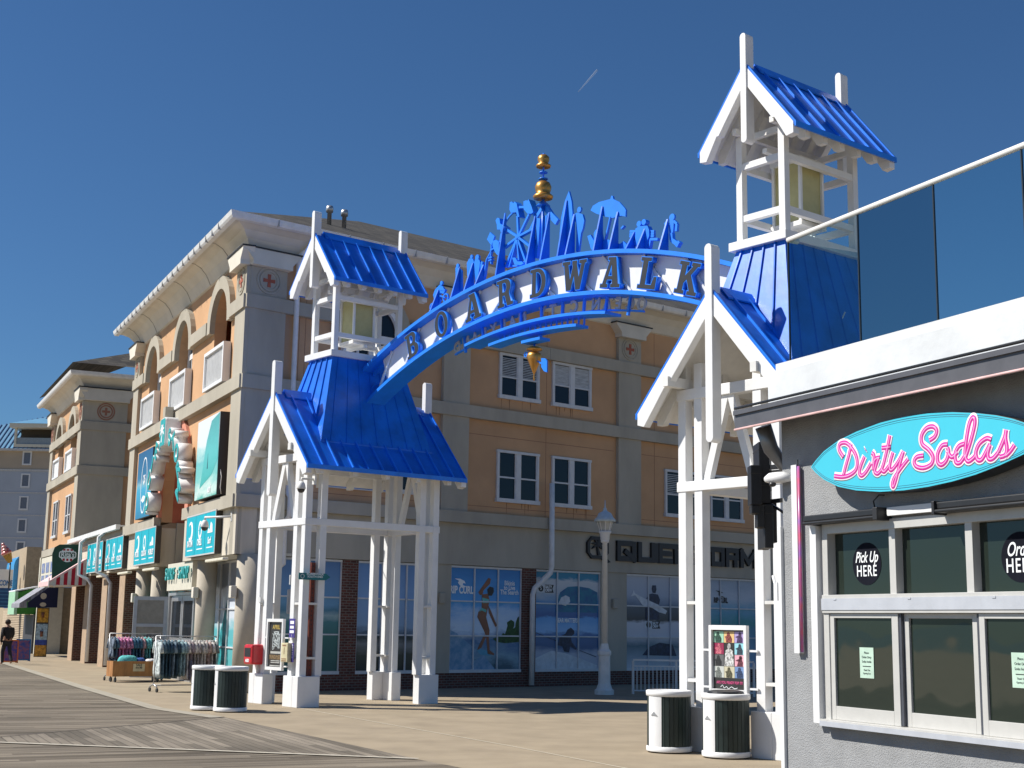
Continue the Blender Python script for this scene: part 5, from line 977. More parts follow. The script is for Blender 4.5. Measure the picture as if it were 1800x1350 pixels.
litter_bin('green slatted litter bin with white rims, farther of the pair by the left gate tower', (-6.36, 30.0), R(200))
litter_bin('green slatted litter bin with white rims, nearer of the pair by the left gate tower', (-5.78, 29.55), R(205))
litter_bin('green slatted litter bin with white rims, just left of the portrait poster', (2.50, 21.80), R(222))
litter_bin('green slatted litter bin with black bag on top, under the portrait poster', (3.26, 21.05), R(212), True, .345)
# street lamp
lp = GS.p(10.84, -1.57, 0); t = thing('street_lamp', 'white fluted street lamp with lantern in front of the side street shop windows', 'street lamp', lp); m = MB()
m.lathe(lp, [(.27, 0), (.27, .12), (.22, .16), (.2, .22), (.17, .3), (.16, 1.05), (.19, 1.1), (.19, 1.18), (.13, 1.25), (.10, 1.4)], 8, False); obj('base', m, white_dull, t)
m = MB(); m.lathe(lp, [(.095, 1.38), (.07, 4.2), (.11, 4.22), (.12, 4.3)], 16); obj('pole', m, white_dull, t)
m = MB(); m.lathe(lp, [(.07, 4.2), (.13, 4.3), (.14, 4.45), (.18, 4.5), (.18, 4.54)], 14); obj('collar', m, white_dull, t)
m = MB(); m.lathe(lp, [(.14, 4.54), (.22, 4.82)], 8, False); la = obj('lamp_glass', m, mat('lamp_glass', (.45, .45, .42), .2), t); m = MB()
for k in range(8): a = math.pi/4*k; e = Vector((math.cos(a), math.sin(a), 0)); m.bar(lp+e*.143+Vector((0, 0, 4.54)), lp+e*.225+Vector((0, 0, 4.82)), .02, .02)
obj('lantern_rib', m, white_dull, la); m = MB(); m.lathe(lp, [(.3, 4.80), (.31, 4.86), (.24, 4.93), (.18, 5.05), (.08, 5.1), (.05, 5.14), (.05, 5.18), (.02, 5.22), (.01, 5.42)], 20); obj('cap', m, mat('lamp_cap', (.5, .58, .62), .5), t)
# white handrail
h0, h1 = Vector((3.56, 39.9, 0)), Vector((6.9, 39.4, 0)); t = thing('handrail', 'white metal handrail with thin pickets in front of the side street windows', 'railing', h0); m = MB(); dv = (h1-h0); n = 30
m.bar(h0+Vector((0, 0, .95)), h1+Vector((0, 0, .95)), .05, .05); m.bar(h0+Vector((0, 0, .78)), h1+Vector((0, 0, .78)), .035, .035); m.bar(h0+Vector((0, 0, .1)), h1+Vector((0, 0, .1)), .035, .035); obj('rail', m, white_dull, t)
m = MB(); [m.bar(h0+dv*k/n+Vector((0, 0, .12)), h0+dv*k/n+Vector((0, 0, .762)), .018, .018) for k in range(1, n)]; obj('picket', m, white_dull, t)
for k in (0, .36, .72, 1): m = MB(); m.bar(h0+dv*k, h0+dv*k+Vector((0, 0, .924)), .05, .05); obj('post', m, white_dull, t)
# ------------------------------------------------------------------ clothes racks and garments
def rack(label, p0, dr, L_, h):
    t = thing('clothes_rack', label, 'clothes rack', p0); m = MB(); p1 = p0+dr*L_; nx = Vector((-dr.y, dr.x, 0)); Z = Vector((0, 0, 1))
    m.tube([p0+Z*h, p1+Z*h], .016, 8); obj('hanging_rail', m, steel, t); m = MB()
    for p in (p0, p1): m.tube([p+Z*.16, p+Z*h], .014, 8)
    obj('upright', m, steel, t); m = MB()
    for p in (p0, p1): m.tube([p-nx*.26+Z*.13, p+Z*.2, p+nx*.26+Z*.13], .018, 8)
    m.tube([p0+Z*.17, p1+Z*.17], .016, 8); obj('base_frame', m, steel, t)
    for p in (p0, p1):
        for s_ in (-1, 1): m = MB(); c = p+nx*.26*s_+Z*.055; m.tube([c-dr*.02, c+dr*.02], .055, 12); m.tube([c, c+Z*.08], .012, 6); obj('castor', m, blackm, t)
    return t
gm = {}
def gmat(c):
    if c not in gm: gm[c] = mat('fabric', c, .9, noise=.3, scale=14, bump=.3, bscale=30)
    return gm[c]
def garment(p, nx, dr, h, ln, col, label, group, kind=0):
    t = thing('hanging_garment', label, 'garment', p+Vector((0, 0, h-.1)), group); Z = Vector((0, 0, 1)); rows = 9; cs = 9; vs = []; fs = []; ph = rr.uniform(0, 6); wd = .21
    for side in (-1, 1):
        for i in range(rows):
            f = i/(rows-1); w_ = wd*(.45+.55*min(1, f*5))*(1+.1*f); z = h-.08-ln*f
            for j in range(cs):
                x = (j/(cs-1)*2-1); th_ = (.022+.022*math.sin(x*7+ph+f*2)*f+.012*math.sin(f*9+ph))*(1-abs(x)**6); zz = z-.07*abs(x)*(1-f)
                vs.append(p+nx*x*w_+dr*(side*max(th_, .006)+.014*math.sin(ph+4*f+x*3)*f)+Z*zz)
    N = rows*cs
    for s_ in (0, 1):
        for i in range(rows-1):
            for j in range(cs-1): a = s_*N+i*cs+j; fs.append((a, a+1, a+cs+1, a+cs))
    for i in range(rows-1):
        for j in (0, cs-1): a = i*cs+j; fs.append((a, a+cs, a+cs+N, a+N))
    for i in (0, rows-1):
        for j in range(cs-1): a = i*cs+j; fs.append((a, a+1, a+1+N, a+N))
    m = MB(); m.add(vs, fs, True)
    for s_ in (-1, 1):                                  # sleeves
        a = p+nx*s_*wd*.9+Z*(h-.14); b = p+nx*s_*(wd+.07)+Z*(h-.42)+dr*.02*math.sin(ph); m.tube([a, (a+b)/2+nx*s_*.015, b], [.045, .05, .055], 8)
    obj('cloth', m, gmat(col), t); m = MB(); m.tube([p+nx*.19+Z*(h-.13), p+Z*(h-.07), p-nx*.19+Z*(h-.13)], .006, 5); m.tube([p+Z*(h-.07), p+Z*(h+.01), p+nx*.02+Z*(h+.035), p+nx*.035+Z*(h+.01)], .004, 5); obj('hanger', m, steel, t); return t
dr = Vector((.82, .57, 0)).normalized(); nx = Vector((-dr.y, dr.x, 0))
ra = Vector((-12.2, 43.0, 0)); rack('chrome clothes rack on castors behind the wooden cart, hung with pink and navy tops', ra, dr, 1.62, 1.42)
far = [((.16, .2, .26), 'slate blue'), ((.1, .17, .25), 'slate blue'), ((.62, .2, .38), 'pink'), ((.66, .24, .42), 'pink'), ((.6, .22, .4), 'pink'), ((.64, .25, .42), 'pink'), ((.08, .2, .3), 'navy patterned'), ((.06, .15, .24), 'navy patterned'), ((.07, .17, .26), 'navy patterned'), ((.5, .3, .32), 'faded rose'), ((.15, .5, .5), 'turquoise'), ((.18, .52, .52), 'turquoise'), ((.08, .07, .075), 'charcoal'), ((.07, .065, .07), 'charcoal'), ((.09, .08, .085), 'charcoal')]
for i, (c, w_) in enumerate(far): garment(ra+dr*(.07+1.48*i/(len(far)-1)), nx, dr, 1.40, .62+.1*rr.random(), c, '%s top hanging on the rack behind the wooden cart' % w_, 'tops on the far clothes rack, %s' % w_)
for i in range(7): c, w_ = (((.03, .05, .08), 'navy'), ((.35, .12, .2), 'wine checked'), ((.35, .12, .2), 'wine checked'), ((.04, .06, .08), 'navy'), ((.04, .06, .08), 'navy'), ((.06, .055, .06), 'dark grey'), ((.06, .055, .06), 'dark grey'))[i]; garment(ra+dr*(.15+1.3*i/6)-nx*.02, nx, dr, .80, .5, c, '%s shorts clipped low on the rack behind the wooden cart' % w_, 'low hung shorts, %s' % w_)
rb_ = Vector((-9.25, 36.9, 0)); rack('chrome clothes rack on castors beside the open shop door, hung with grey and cream tops', rb_, dr, 1.68, 1.44)
near = [((.62, .68, .66), 'pale mint'), ((.12, .2, .25), 'slate teal'), ((.03, .075, .11), 'dark navy'), ((.035, .08, .12), 'dark navy'), ((.2, .28, .34), 'blue grey'), ((.03, .07, .1), 'dark navy'), ((.26, .4, .43), 'misty blue'), ((.3, .42, .45), 'misty blue'), ((.62, .58, .56), 'cream'), ((.35, .28, .3), 'mauve grey'), ((.6, .56, .52), 'cream'), ((.4, .36, .35), 'taupe'), ((.6, .57, .53), 'cream'), ((.55, .52, .5), 'cream'), ((.5, .36, .32), 'dusty rose'), ((.6, .57, .54), 'cream'), ((.22, .24, .24), 'dark grey')]
for i, (c, w_) in enumerate(near): garment(rb_+dr*(.06+1.55*i/(len(near)-1)), nx, dr, 1.42, .92+.1*rr.random(), c, '%s top hanging on the rack by the open door' % w_, 'tops on the near clothes rack, %s' % w_)
garment(rb_+dr*.9-nx*.06, nx, dr, .92, .55, (.2, .17, .2), 'grey tie-dye shorts hung lowest on the rack by the open door', None)
# wooden cart with folded towels
cp = Vector((-11.75, 41.9, 0)); cF = Face(cp, dr, -nx); wood = mat('orange_plywood', (.42, .19, .06), .6, streak=.3, noise=.15, scale=6)
t = thing('wooden_cart', 'orange plywood sale cart on castors with a paper notice', 'cart', cp); m = MB(); L_ = 1.55
m.box(cF, 0, L_, .0, .02, .17, .62); m.box(cF, 0, L_, -.52, -.5, .17, .62); m.box(cF, 0, .02, -.5, .0, .17, .62); m.box(cF, L_-.02, L_, -.5, .0, .17, .62); m.box(cF, .02, L_-.02, -.5, 0, .17, .2); obj('crate', m, wood, t)
m = MB(); m.box(cF, .62, .98, .021, .025, .32, .54); sg = obj('notice', m, mat('notice_cream', (.62, .52, .33), .6), t); text('notice_lettering', cF, 'SALE\n$9.99', .8, .46, .09, inkb, sg, .027, .003, bold=.002)
for a_ in (.12, L_-.12):
    for d_ in (-.06, -.44): m = MB(); c = cF.p(a_, d_, .07); m.tube([c-dr*.02, c+dr*.02], .07, 12); m.tube([c, c+Vector((0, 0, .1))], .02, 6); obj('castor', m, blackm, t)
def blob(name, label, cat, c, sx, sy, sz, mt, group=None):
    m = MB(); n = 14; vs = []; fs = []; ph = rr.uniform(0, 6)
    for i in range(7):
        f = i/6; rad = math.cos(f*math.pi/2)**.5 if f < 1 else 0
        for k in range(n): a = 2*math.pi*k/n; q = 1+.08*math.sin(3*a+ph); vs.append(c+dr*math.cos(a)*sx*rad*q+nx*math.sin(a)*sy*rad*q+Vector((0, 0, sz*math.sin(f*math.pi/2)*(1+.05*math.sin(5*a+ph)))))
    for i in range(6):
        for k in range(n): fs.append((i*n+k, i*n+(k+1) % n, (i+1)*n+(k+1) % n, (i+1)*n+k))
    m.add(vs, fs, True); m.f.append(tuple(range(n))); m.sm.append(False); o = obj(name, m, mt, base=c); return tag(o, label, cat, group)
blob('folded_towel', 'turquoise towel piled highest in the wooden cart', 'towel', cF.p(.55, -.25, .52), .32, .2, .26, mat('towel_turquoise', (.12, .5, .5), .95, noise=.2, scale=20, bump=.6))
blob('folded_towel', 'royal blue striped towel next to the turquoise one in the wooden cart', 'towel', cF.p(.9, -.25, .51), .2, .19, .2, mat('towel_blue', (.04, .12, .4), .95, noise=.4, scale=20, bump=.6))
blob('folded_towel', 'white towels at the right end of the wooden cart', 'towel', cF.p(1.25, -.25, .5), .2, .19, .18, mat('towel_white', (.7, .7, .7), .95, noise=.1, scale=20, bump=.6))
DSL = [[(1.119,3.286),(1.072,3.34),(1.064,3.381),(1.093,3.402),(1.155,3.398),(1.214,3.359),(1.272,3.29),(1.291,3.219),(1.266,3.163),(1.19,3.131),(1.097,3.125),(0.992,3.141)],[(1.223,3.385),(1.189,3.298),(1.147,3.214),(1.113,3.138)],[(1.382,3.264),(1.335,3.196),(1.313,3.14),(1.339,3.113),(1.392,3.137),(1.46,3.203)],[(1.392,3.316)],[(1.471,3.283),(1.492,3.267),(1.498,3.228),(1.48,3.143)],[(1.487,3.21),(1.527,3.234),(1.563,3.235)],[(1.548,3.232),(1.517,3.178),(1.501,3.132),(1.536,3.112),(1.587,3.143)],[(1.693,3.399),(1.663,3.315),(1.611,3.188),(1.587,3.143),(1.615,3.121),(1.673,3.163)],[(1.591,3.309),(1.697,3.304)],[(1.723,3.262),(1.688,3.19),(1.679,3.134),(1.714,3.131),(1.786,3.189),(1.837,3.25)],[(1.844,3.258),(1.791,3.152),(1.744,3.044),(1.714,2.995),(1.703,3.015),(1.731,3.064),(1.81,3.131),(1.893,3.193)],[(2.134,3.307),(2.193,3.33),(2.215,3.372),(2.178,3.407),(2.106,3.404),(2.051,3.355),(2.054,3.291),(2.123,3.238),(2.166,3.179),(2.144,3.127),(2.064,3.107),(1.986,3.124),(1.958,3.163),(1.99,3.197),(2.063,3.2)],[(2.323,3.256),(2.266,3.254),(2.218,3.2),(2.215,3.138),(2.252,3.112),(2.304,3.138),(2.332,3.197),(2.322,3.234)],[(2.32,3.208),(2.362,3.159),(2.425,3.188)],[(2.496,3.242),(2.44,3.23),(2.4,3.181),(2.403,3.119),(2.446,3.11),(2.497,3.154)],[(2.499,3.136),(2.557,3.244),(2.606,3.361),(2.609,3.413),(2.585,3.42),(2.552,3.376),(2.518,3.266),(2.5,3.162),(2.525,3.111),(2.58,3.128),(2.606,3.151)],[(2.764,3.242),(2.718,3.256),(2.646,3.225),(2.609,3.168),(2.621,3.115),(2.663,3.111),(2.713,3.166),(2.751,3.213)],[(2.75,3.205),(2.724,3.148),(2.733,3.108),(2.774,3.108),(2.828,3.145)],[(2.828,3.145),(2.891,3.24),(2.911,3.296)],[(2.911,3.296),(2.9,3.239),(2.909,3.162),(2.889,3.118),(2.837,3.11)],[(2.894,3.113),(2.941,3.142),(2.983,3.181)]]
# ------------------------------------------------------------------ soda shop
soda = thing('soda_shop_building', 'grey stucco soda shop with serving windows and a glass fenced roof terrace', 'building', KD)
SL = 7.5
WA, WB, WZ0, WZ1 = .585, 4.6, 1.11, 2.77
m = MB(); m.box(DF, 0, WA, -.3, 0, 0, 3.86); m.box(DF, WB, SL, -.3, 0, 0, 3.86); m.box(DF, WA, WB, -.3, 0, 0, WZ0); m.box(DF, WA, WB, -.3, 0, WZ1, 3.86); m.box(DF, 0, .3, -9, -.3, 0, 3.86); m.box(DF, SL-.3, SL, -9, -.3, 0, 3.86); m.box(DF, .3, SL-.3, -9, -8.7, 0, 3.86); obj('wall', m, wallg, soda)
m = MB(); m.box(DF, .3, SL-.3, -8.7, -.3, 3.5, 3.85); obj('ceiling_slab', m, cream2, soda)
para = mat('parapet_white', (.66, .68, .69), .55, noise=.05, scale=2, bump=.15, bscale=12)
m = MB(); m.box(DF, -.07, SL+.07, -.25, .09, 3.861, 4.17); m.box(DF, -.07, .2, -9.05, -.25, 3.861, 4.17); m.box(DF, -.03, SL+.03, -.25, .03, 4.17, 4.262); m.box(DF, -.03, .2, -9.0, -.25, 4.17, 4.262); obj('parapet', m, para, soda)
m = MB(); m.box(DF, .2, SL-.2, -8.7, -.25, 3.9, 4.1); obj('terrace_floor', m, concrete2, soda)
dgrey = mat('dark_grey_gutter', (.1, .1, .11), .4, noise=.06)
m = MB(); GX = [(.0, 3.86), (.0, 3.79), (.06, 3.765), (.28, 3.67), (.31, 3.67), (.31, 3.80), (.33, 3.80), (.33, 3.84), (.1, 3.86)]
for i in range(1): 
    vs = [DF.p(a, d, z) for a in (-.28, SL+.3) for d, z in GX]; n = len(GX); m.add(vs, [(i, (i+1) % n, (i+1) % n+n, i+n) for i in range(n)]+[tuple(range(n)), tuple(range(2*n-1, n-1, -1))])
gt = obj('eave_gutter', m, dgrey, soda); m = MB(); m.tube([DF.p(-.27, .32, 3.668), DF.p(SL, .32, 3.668)], .011, 8); obj('pink_light_tube', m, mat('pink_tube', (.8, .52, .5), .3), gt)
m = MB(); m.tube([DF.p(-.28, .31, 3.865), DF.p(SL, .31, 3.865)], .012, 6); obj('gutter_lip', m, blackm, gt)
m = MB(); m.tube([DF.p(-.14, .1, 3.7), DF.p(-.14, .02, 3.5), DF.p(-.09, -.12, 3.3), DF.p(-.07, -.14, 3.2)], [.075, .07, .045, .04], 14); obj('downspout_head', m, mat('dull_metal', (.25, .25, .25), .4, metal=.6), soda)
m = MB(); m.box(DF, -.052, .0-.001, -.06, .03, 0, 2.79); obj('corner_board', m, white, soda, .004)
m = MB(); m.box(DF, .195, .27, .0, .05, 1.69, 3.315); st = obj('light_channel', m, white, soda); m = MB(); m.tube([DF.p(.288, .035, 1.70), DF.p(.288, .035, 3.30)], .012, 8); obj('pink_light_tube', m, mat('pink_tube_vertical', (.6, .12, .2), .25, noise=.3, scale=8, col2=(.35, .15, .5)), st)
m = MB(); m.tube([DF.p(.27, .03, 3.3), DF.p(.285, .04, 3.36)], .005, 5); obj('wire', m, blackm, st)
m = MB(); m.box(DF, .475, .56, .0, .075, 1.125, 2.762); obj('window_trim', m, white, soda, .003)
# window unit
silver = mat('silver_frame', (.55, .54, .51), .4, metal=.1, noise=.03); silver2 = mat('grey_rail', (.5, .52, .56), .4, metal=.1, noise=.04)
ww_ = thing('serving_window', 'x', 'window', (0, 0, 0)); bpy.data.objects.remove(ww_)
m = MB(); m.box(DF, WA, WA+.07, -.1, .03, WZ0+.03, WZ1); m.box(DF, WA+.07, WB, -.1, .03, 2.69, WZ1); m.box(DF, WA, WB, -.1, .045, 2.03, 2.18); m.box(DF, WA-.01, WB, -.12, .09, WZ0-.0, WZ0+.055)
wf = obj('window', m, silver, soda, .003); m = MB(); m.box(DF, WA, WB, .046, .052, 2.055, 2.15); m.box(DF, WA, WB, .091, .097, WZ0, WZ0+.04)
for a_ in (.75, 1.66, 2.55): m.box(DF, a_, a_+.035, .052, .056, 2.135, 2.148)
obj('rail_cover', m, silver2, wf); m = MB()
for a_ in (1.425, 2.27, 3.13, 3.98): m.box(DF, a_, a_+.072, -.09, .02, 2.18, 2.69)
objs('mullion', m, silver, wf); m = MB(); m.box(DF, WA+.06, WB, -.07, -.055, 2.17, 2.70); obj('pane', m, shopglass, wf)
for i, (a0, a1, d_) in enumerate(((.655, 1.50, .02), (1.53, 2.345, -.015), (2.375, 3.2, .02), (3.23, 4.1, -.015))):
    m = MB(); m.box(DF, a0, a0+.055, d_-.05, d_, 1.166, 2.028); m.box(DF, a1-.075, a1, d_-.05, d_, 1.166, 2.028); m.box(DF, a0+.055, a1-.075, d_-.05, d_, 1.99, 2.028); m.box(DF, a0+.055, a1-.075, d_-.05, d_, 1.166, 1.275)
    sa = obj('sliding_sash', m, silver, wf, .003); m = MB(); m.box(DF, a0+.05, a1-.07, d_-.035, d_-.02, 1.27, 1.995); obj('pane', m, shopglass, sa)
    m = MB(); m.box(DF, a1+.001, a1+.028, -.05, .012, 1.17, 2.025); obj('sash_channel', m, mat('dark_channel', (.07, .075, .09), .4), wf)
m = MB(); m.box(DF, .3, SL-.3, -8.7, -.5, .9, 1.1); obj('counter', m, cream2, soda)
# rolled blinds above the windows
for a0, a1, lab in ((.46, 1.43, 'black roller awning cassette over the left serving window'), (2.07, 4.7, 'long black roller awning cassette over the right serving windows')):
    t = thing('awning_cassette', lab, 'awning', DF.p((a0+a1)/2, 0, 2.77)); m = MB(); m.box(DF, a0, a1, .0, .13, 2.795, 2.85); m.box(DF, a0+.01, a1-.01, .01, .15, 2.768, 2.794); obj('housing', m, blackm, t, .01); m = MB(); m.box(DF, a1-.035 if a0 < 1 else a0, a1+.02 if a0 < 1 else a0+.03, .0, .155, 2.755, 2.858); obj('end_cap', m, inkb, t, .006)
    if a0 < 1: m = MB(); m.tube([DF.p(1.3, .04, 2.84), DF.p(1.3, .06, 2.92), DF.p(1.36, .05, 2.965), DF.p(1.41, .04, 2.96)], .006, 6); obj('cable', m, blackm, t)
m = MB(); m.box(DF, 1.47, 2.065, .0, .07, 2.79, 2.855); tag(obj('light_box', m, white, base=DF.p(1.47, 0, 2.79)), 'plain white housing between the two black awning cassettes', 'light housing')
# stickers and notices
def disc(lab, a, z, r, l1, l2, s1):
    t = thing('window_decal', lab, 'decal', DF.p(a, -.05, z)); m = MB(); m.prism(DF, ell((a, z), r, r*.97, 40), -.054, -.0515); obj('black_disc', m, mat('navy_black', (.008, .009, .016), .8, spec=.1), t)
    text('decal_lettering', DF, l1, a, z+r*.28, s1, ink, t, -.049, .002, w=.72, shear=.35, bold=.0015); text('decal_lettering', DF, l2, a, z-r*.35, s1*1.02, ink, t, -.049, .002, w=.78, bold=.001, sp=1.15)
disc('black round decal reading Pick Up HERE on the left upper pane', 1.06, 2.43, .178, 'Pick Up', 'HERE', .125)
disc('black round decal reading Order HERE on the right upper pane', 2.735, 2.425, .185, 'Order', 'HERE', .14)
for a, d_, lab in ((1.095, .02, 'pale green paper notice taped inside the left sliding window'), (2.745, .02, 'pale green paper notice taped inside the right sliding window')):
    t = thing('paper_notice', lab, 'notice', DF.p(a, -.02, 1.5)); m = MB(); m.box(DF, a-.085, a+.085, .003, .005, 1.515, 1.757); obj('sheet', m, mat('mint_paper', (.5, .66, .54), .6), t)
    for i, (s_, zz, sz) in enumerate((('Please', 1.715, .026), ('Order Dirty', 1.68, .026), ('Sodas Inside', 1.645, .026), ('Thank You', 1.578, .02), ('Opening Soon', 1.552, .018))): text('notice_lettering', DF, s_, a, zz, sz, mat('grey_ink', (.1, .14, .12)), t, .0065, .001, w=.9)
    m = MB(); m.box(DF, a-.05, a+.05, .0055, .0065, 1.605, 1.611); obj('notice_line', m, inkb, t)
t = thing('paper_cup', 'small white cup on the sill inside the right sliding window', 'cup', DF.p(2.72, -.2, 1.3)); m = MB(); m.lathe(DF.p(2.72, .06, 1.19), [(.0, 0), (.0001, 0)], 4); bpy.data.objects.remove(t)
# surfboard sign
BT = [(.674, 3.244), (.739, 3.294), (.855, 3.363), (1.048, 3.432), (1.28, 3.479), (1.576, 3.516), (1.857, 3.528), (2.125, 3.519), (2.38, 3.495), (2.623, 3.455), (2.81, 3.415), (2.966, 3.37), (3.12, 3.31), (3.25, 3.24)]
BBo = [(3.2, 3.17), (3.061, 3.105), (2.834, 3.05), (2.598, 3.005), (2.352, 2.975), (2.096, 2.957), (1.829, 2.952), (1.551, 2.962), (1.26, 2.997), (1.032, 3.047), (.846, 3.122), (.735, 3.193)]
sg = thing('surfboard_sign', 'turquoise surfboard shaped sign with pink script reading Dirty Sodas', 'shop sign', DF.p(1.96, .08, 2.95))
m = MB(); m.prism(DF, BT+BBo, .03, .19); obj('board_edge', m, blackm, sg, .008)
def inset(P, k): c = (1.96, 3.24); return [(c[0]+(x-c[0])*(1-k*.35), c[1]+(z-c[1])*(1-k*1.4)) for x, z in P]
m = MB(); m.prism(DF, inset(BT+BBo, .012), .19, .2); obj('board_face', m, mat('turquoise_face', (.06, .52, .66), .35, noise=.01, coat=.2), sg)
lm = mat('dark_teal_line', (.01, .12, .2), .5)
for k, r_ in ((.06, .003), (.10, .0022)):
    P = inset(BT+BBo, k); script_line('pinline', DF, [P+[P[0]]], lm, sg, .2, r_, .4)
script_line('script_halo', DF, DSL, mat('halo_white', (.85, .8, .84), .4), sg, .2, .036, .08)
script_line('script_lettering', DF, DSL, mat('magenta', (.62, .015, .3), .35, noise=.02), sg, .2, .0235, .2)
script_line('script_highlight', DF, DSL, mat('pink_line', (.88, .36, .62), .3, noise=.02), sg, .2035, .0062, .4)
# roof terrace balustrade
gl = bpy.data.materials.new('blue_tinted_glass'); gl.use_nodes = True; n_ = gl.node_tree.nodes; l_ = gl.node_tree.links; n_.remove(n_['Principled BSDF'])
tr = n_.new('ShaderNodeBsdfTransparent'); tr.inputs[0].default_value = (.78, .93, .93, 1); gs = n_.new('ShaderNodeBsdfGlossy'); gs.inputs['Roughness'].default_value = .02; gs.inputs[0].default_value = (.22, .3, .33, 1); fr = n_.new('ShaderNodeFresnel'); fr.inputs[0].default_value = 1.5; mx = n_.new('ShaderNodeMixShader')
l_.new(fr.outputs[0], mx.inputs[0]); l_.new(tr.outputs[0], mx.inputs[1]); l_.new(gs.outputs[0], mx.inputs[2]); l_.new(mx.outputs[0], n_['Material Output'].inputs[0])
bal = thing('glass_balustrade', 'blue tinted glass balustrade with a round white handrail on the soda shop roof', 'railing', DF.p(.1, -.1, 4.26))
js = [.03, 1.02, 1.955, 2.89, 3.83, 4.77, 5.7, 6.6, SL]
for j0, j1 in zip(js, js[1:]):
    m = MB(); m.quad(DF.p(j0+.008, -.09, 4.265), DF.p(j1-.008, -.09, 4.265), DF.p(j1-.008, -.09, 5.41), DF.p(j0+.008, -.09, 5.41)); obj('glass_panel', m, gl, bal)
m = MB(); [m.box(DF, j-.0055, j+.0055, -.098, -.082, 4.265, 5.41) for j in js]; objs('glass_joint', m, mat('joint_seal', (.02, .03, .04), .4), bal)
m = MB(); m.tube([DF.p(.03, -.09, 5.43), DF.p(SL, -.09, 5.43)], .024, 12); m.tube([DF.p(.03, -.09, 5.43), DF.p(.03, -.2, 5.43)], .024, 12); obj('handrail', m, white_dull, bal)
m = MB(); m.quad(DF.p(.05, -.1, 4.265), DF.p(.05, -1.2, 4.265), DF.p(.05, -1.2, 5.41), DF.p(.05, -.1, 5.41)); obj('glass_panel', m, gl, bal)
m = MB(); m.box(DF, .04, .06, -3.0, -.1, 4.263, 4.29); obj('base_shoe', m, alu, bal)
# dome camera and bracket on the soda shop corner
t = thing('security_camera', 'white rounded camera on the soda shop corner beside the black hanging sign', 'security camera', DF.p(.08, .1, 3.2)); m = MB(); m.tube([DF.p(-.1, .1, 3.215), DF.p(-.04, .1, 3.22), DF.p(.1, .06, 3.22), DF.p(.16, .02, 3.21)], [.03, .048, .05, .03], 14); obj('housing', m, white, t); m = MB(); m.lathe(DF.p(-.01, .1, 3.14), [(.01, 0), (.028, .01), (.034, .035)], 12); obj('dome', m, black, t)
t = thing('wall_bracket', 'small white swivel bracket halfway up the soda shop corner board', 'bracket', DF.p(-.07, 0, 2.25)); m = MB(); m.tube([DF.p(-.05, .0, 2.2), DF.p(-.1, .02, 2.26), DF.p(-.14, .02, 2.36)], .012, 8); m.box(DF, -.07, -.052, -.03, .04, 2.14, 2.3); obj('arm', m, white, t)
# black channel letter sign hung beside the shop, seen edge on
CH = Face((0, 13.45, 0), (1, 0, 0), (0, -1, 0)); t = thing('hanging_letter_sign', 'stack of rounded black channel letters hung edge-on beside the soda shop corner', 'shop sign', (2.45, 13.4, 2.7))
for i, (x0, x1, z0, z1, d0, d1) in enumerate(((2.43, 2.535, 3.33, 3.70, -.3, .02), (2.335, 2.437, 3.075, 3.46, -.1, .1), (2.44, 2.55, 3.10, 3.32, -.35, -.02), (2.40, 2.47, 2.86, 3.07, -.1, .06), (2.48, 2.565, 2.665, 3.09, -.4, .0), (2.57, 2.64, 2.73, 3.14, -.7, -.2), (2.34, 2.42, 2.99, 3.07, -.05, .09))):
    m = MB(); r_ = min(.035, (x1-x0)*.4); m.box(CH, x0, x1, d0, d1, z0, z1); m.tube([CH.p((x0+x1)/2-.03, (d0+d1)/2, z0+.05), CH.p((x0+x1)/2+.03, (d0+d1)/2, z0+.05)], .06, 14); obj('channel_letter', m, blackm, t, r_)
    m = MB(); m.box(CH, x0-.003, x1+.003, d0-.003, d1+.004, z0+(z1-z0)*.78, z0+(z1-z0)*.80); obj('trim_line', m, dks, t)
m = MB(); m.bar((2.5, 13.5, 3.45), (2.75, 13.2, 3.45), .03, .045); m.bar((2.5, 13.5, 3.41), (2.75, 13.2, 3.41), .012, .02); m.bar((2.55, 13.5, 3.12), (2.75, 13.1, 3.12), .03, .04); m.bar((2.58, 13.6, 3.1), (2.72, 13.1, 2.9), .02, .02); obj('bracket', m, blackm, t)
# ------------------------------------------------------------------ shops farther along the boardwalk
def PF(s): return Face(BF.p(s, 0, 0), -UB, -VB)
redm = mat('awning_red', (.42, .01, .03), .8); awn = mat('awning_white', (.62, .58, .56), .8); pinkw = mat('awning_pink', (.75, .5, .5), .8)
f = PF(24.4); t = thing('striped_awning', 'red and white striped awning with a dark green Ritas sign panel at its end', 'awning', f.p(.8, 0, 3.2)); m = MB(); m.prism(f, [(.1, 3.22), (1.58, 3.18), (1.58, 3.34), (.12, 4.3)], -3.3, 0); obj('canopy', m, awn, t)
m = MB(); m.add([f.p(a, d, z) for d in (.02, -3.32) for a, z in ((1.62, 3.17), (1.62, 3.36), (.12, 4.36), (.12, 4.30), (1.58, 3.3), (1.58, 3.17))], [(0, 1, 7, 6), (1, 2, 8, 7), (2, 3, 9, 8), (3, 4, 10, 9), (4, 5, 11, 10), (5, 0, 6, 11), (0, 1, 2, 3, 4, 5), (11, 10, 9, 8, 7, 6)]); obj('front_slope', m, pinkw, t)
m = MB()
for k in range(4):
    a0 = .28+k*.3; a1 = a0+.15; zt = lambda a: 4.3-(a-.12)*.66; m.prism(f, [(a0, 3.215), (a1, 3.215), (a1, zt(a1)), (a0, zt(a0))], .0, .006)
obj('red_stripe', m, redm, t)
m = MB(); m.prism(f, [(.33, 4.27), (1.5, 3.46), (1.55, 4.5), (1.47, 4.78), (1.28, 4.9), (.36, 4.94)], -.16, -.1); ps = obj('sign_panel', m, mat('dark_green_panel', (.006, .06, .035), .5), t)
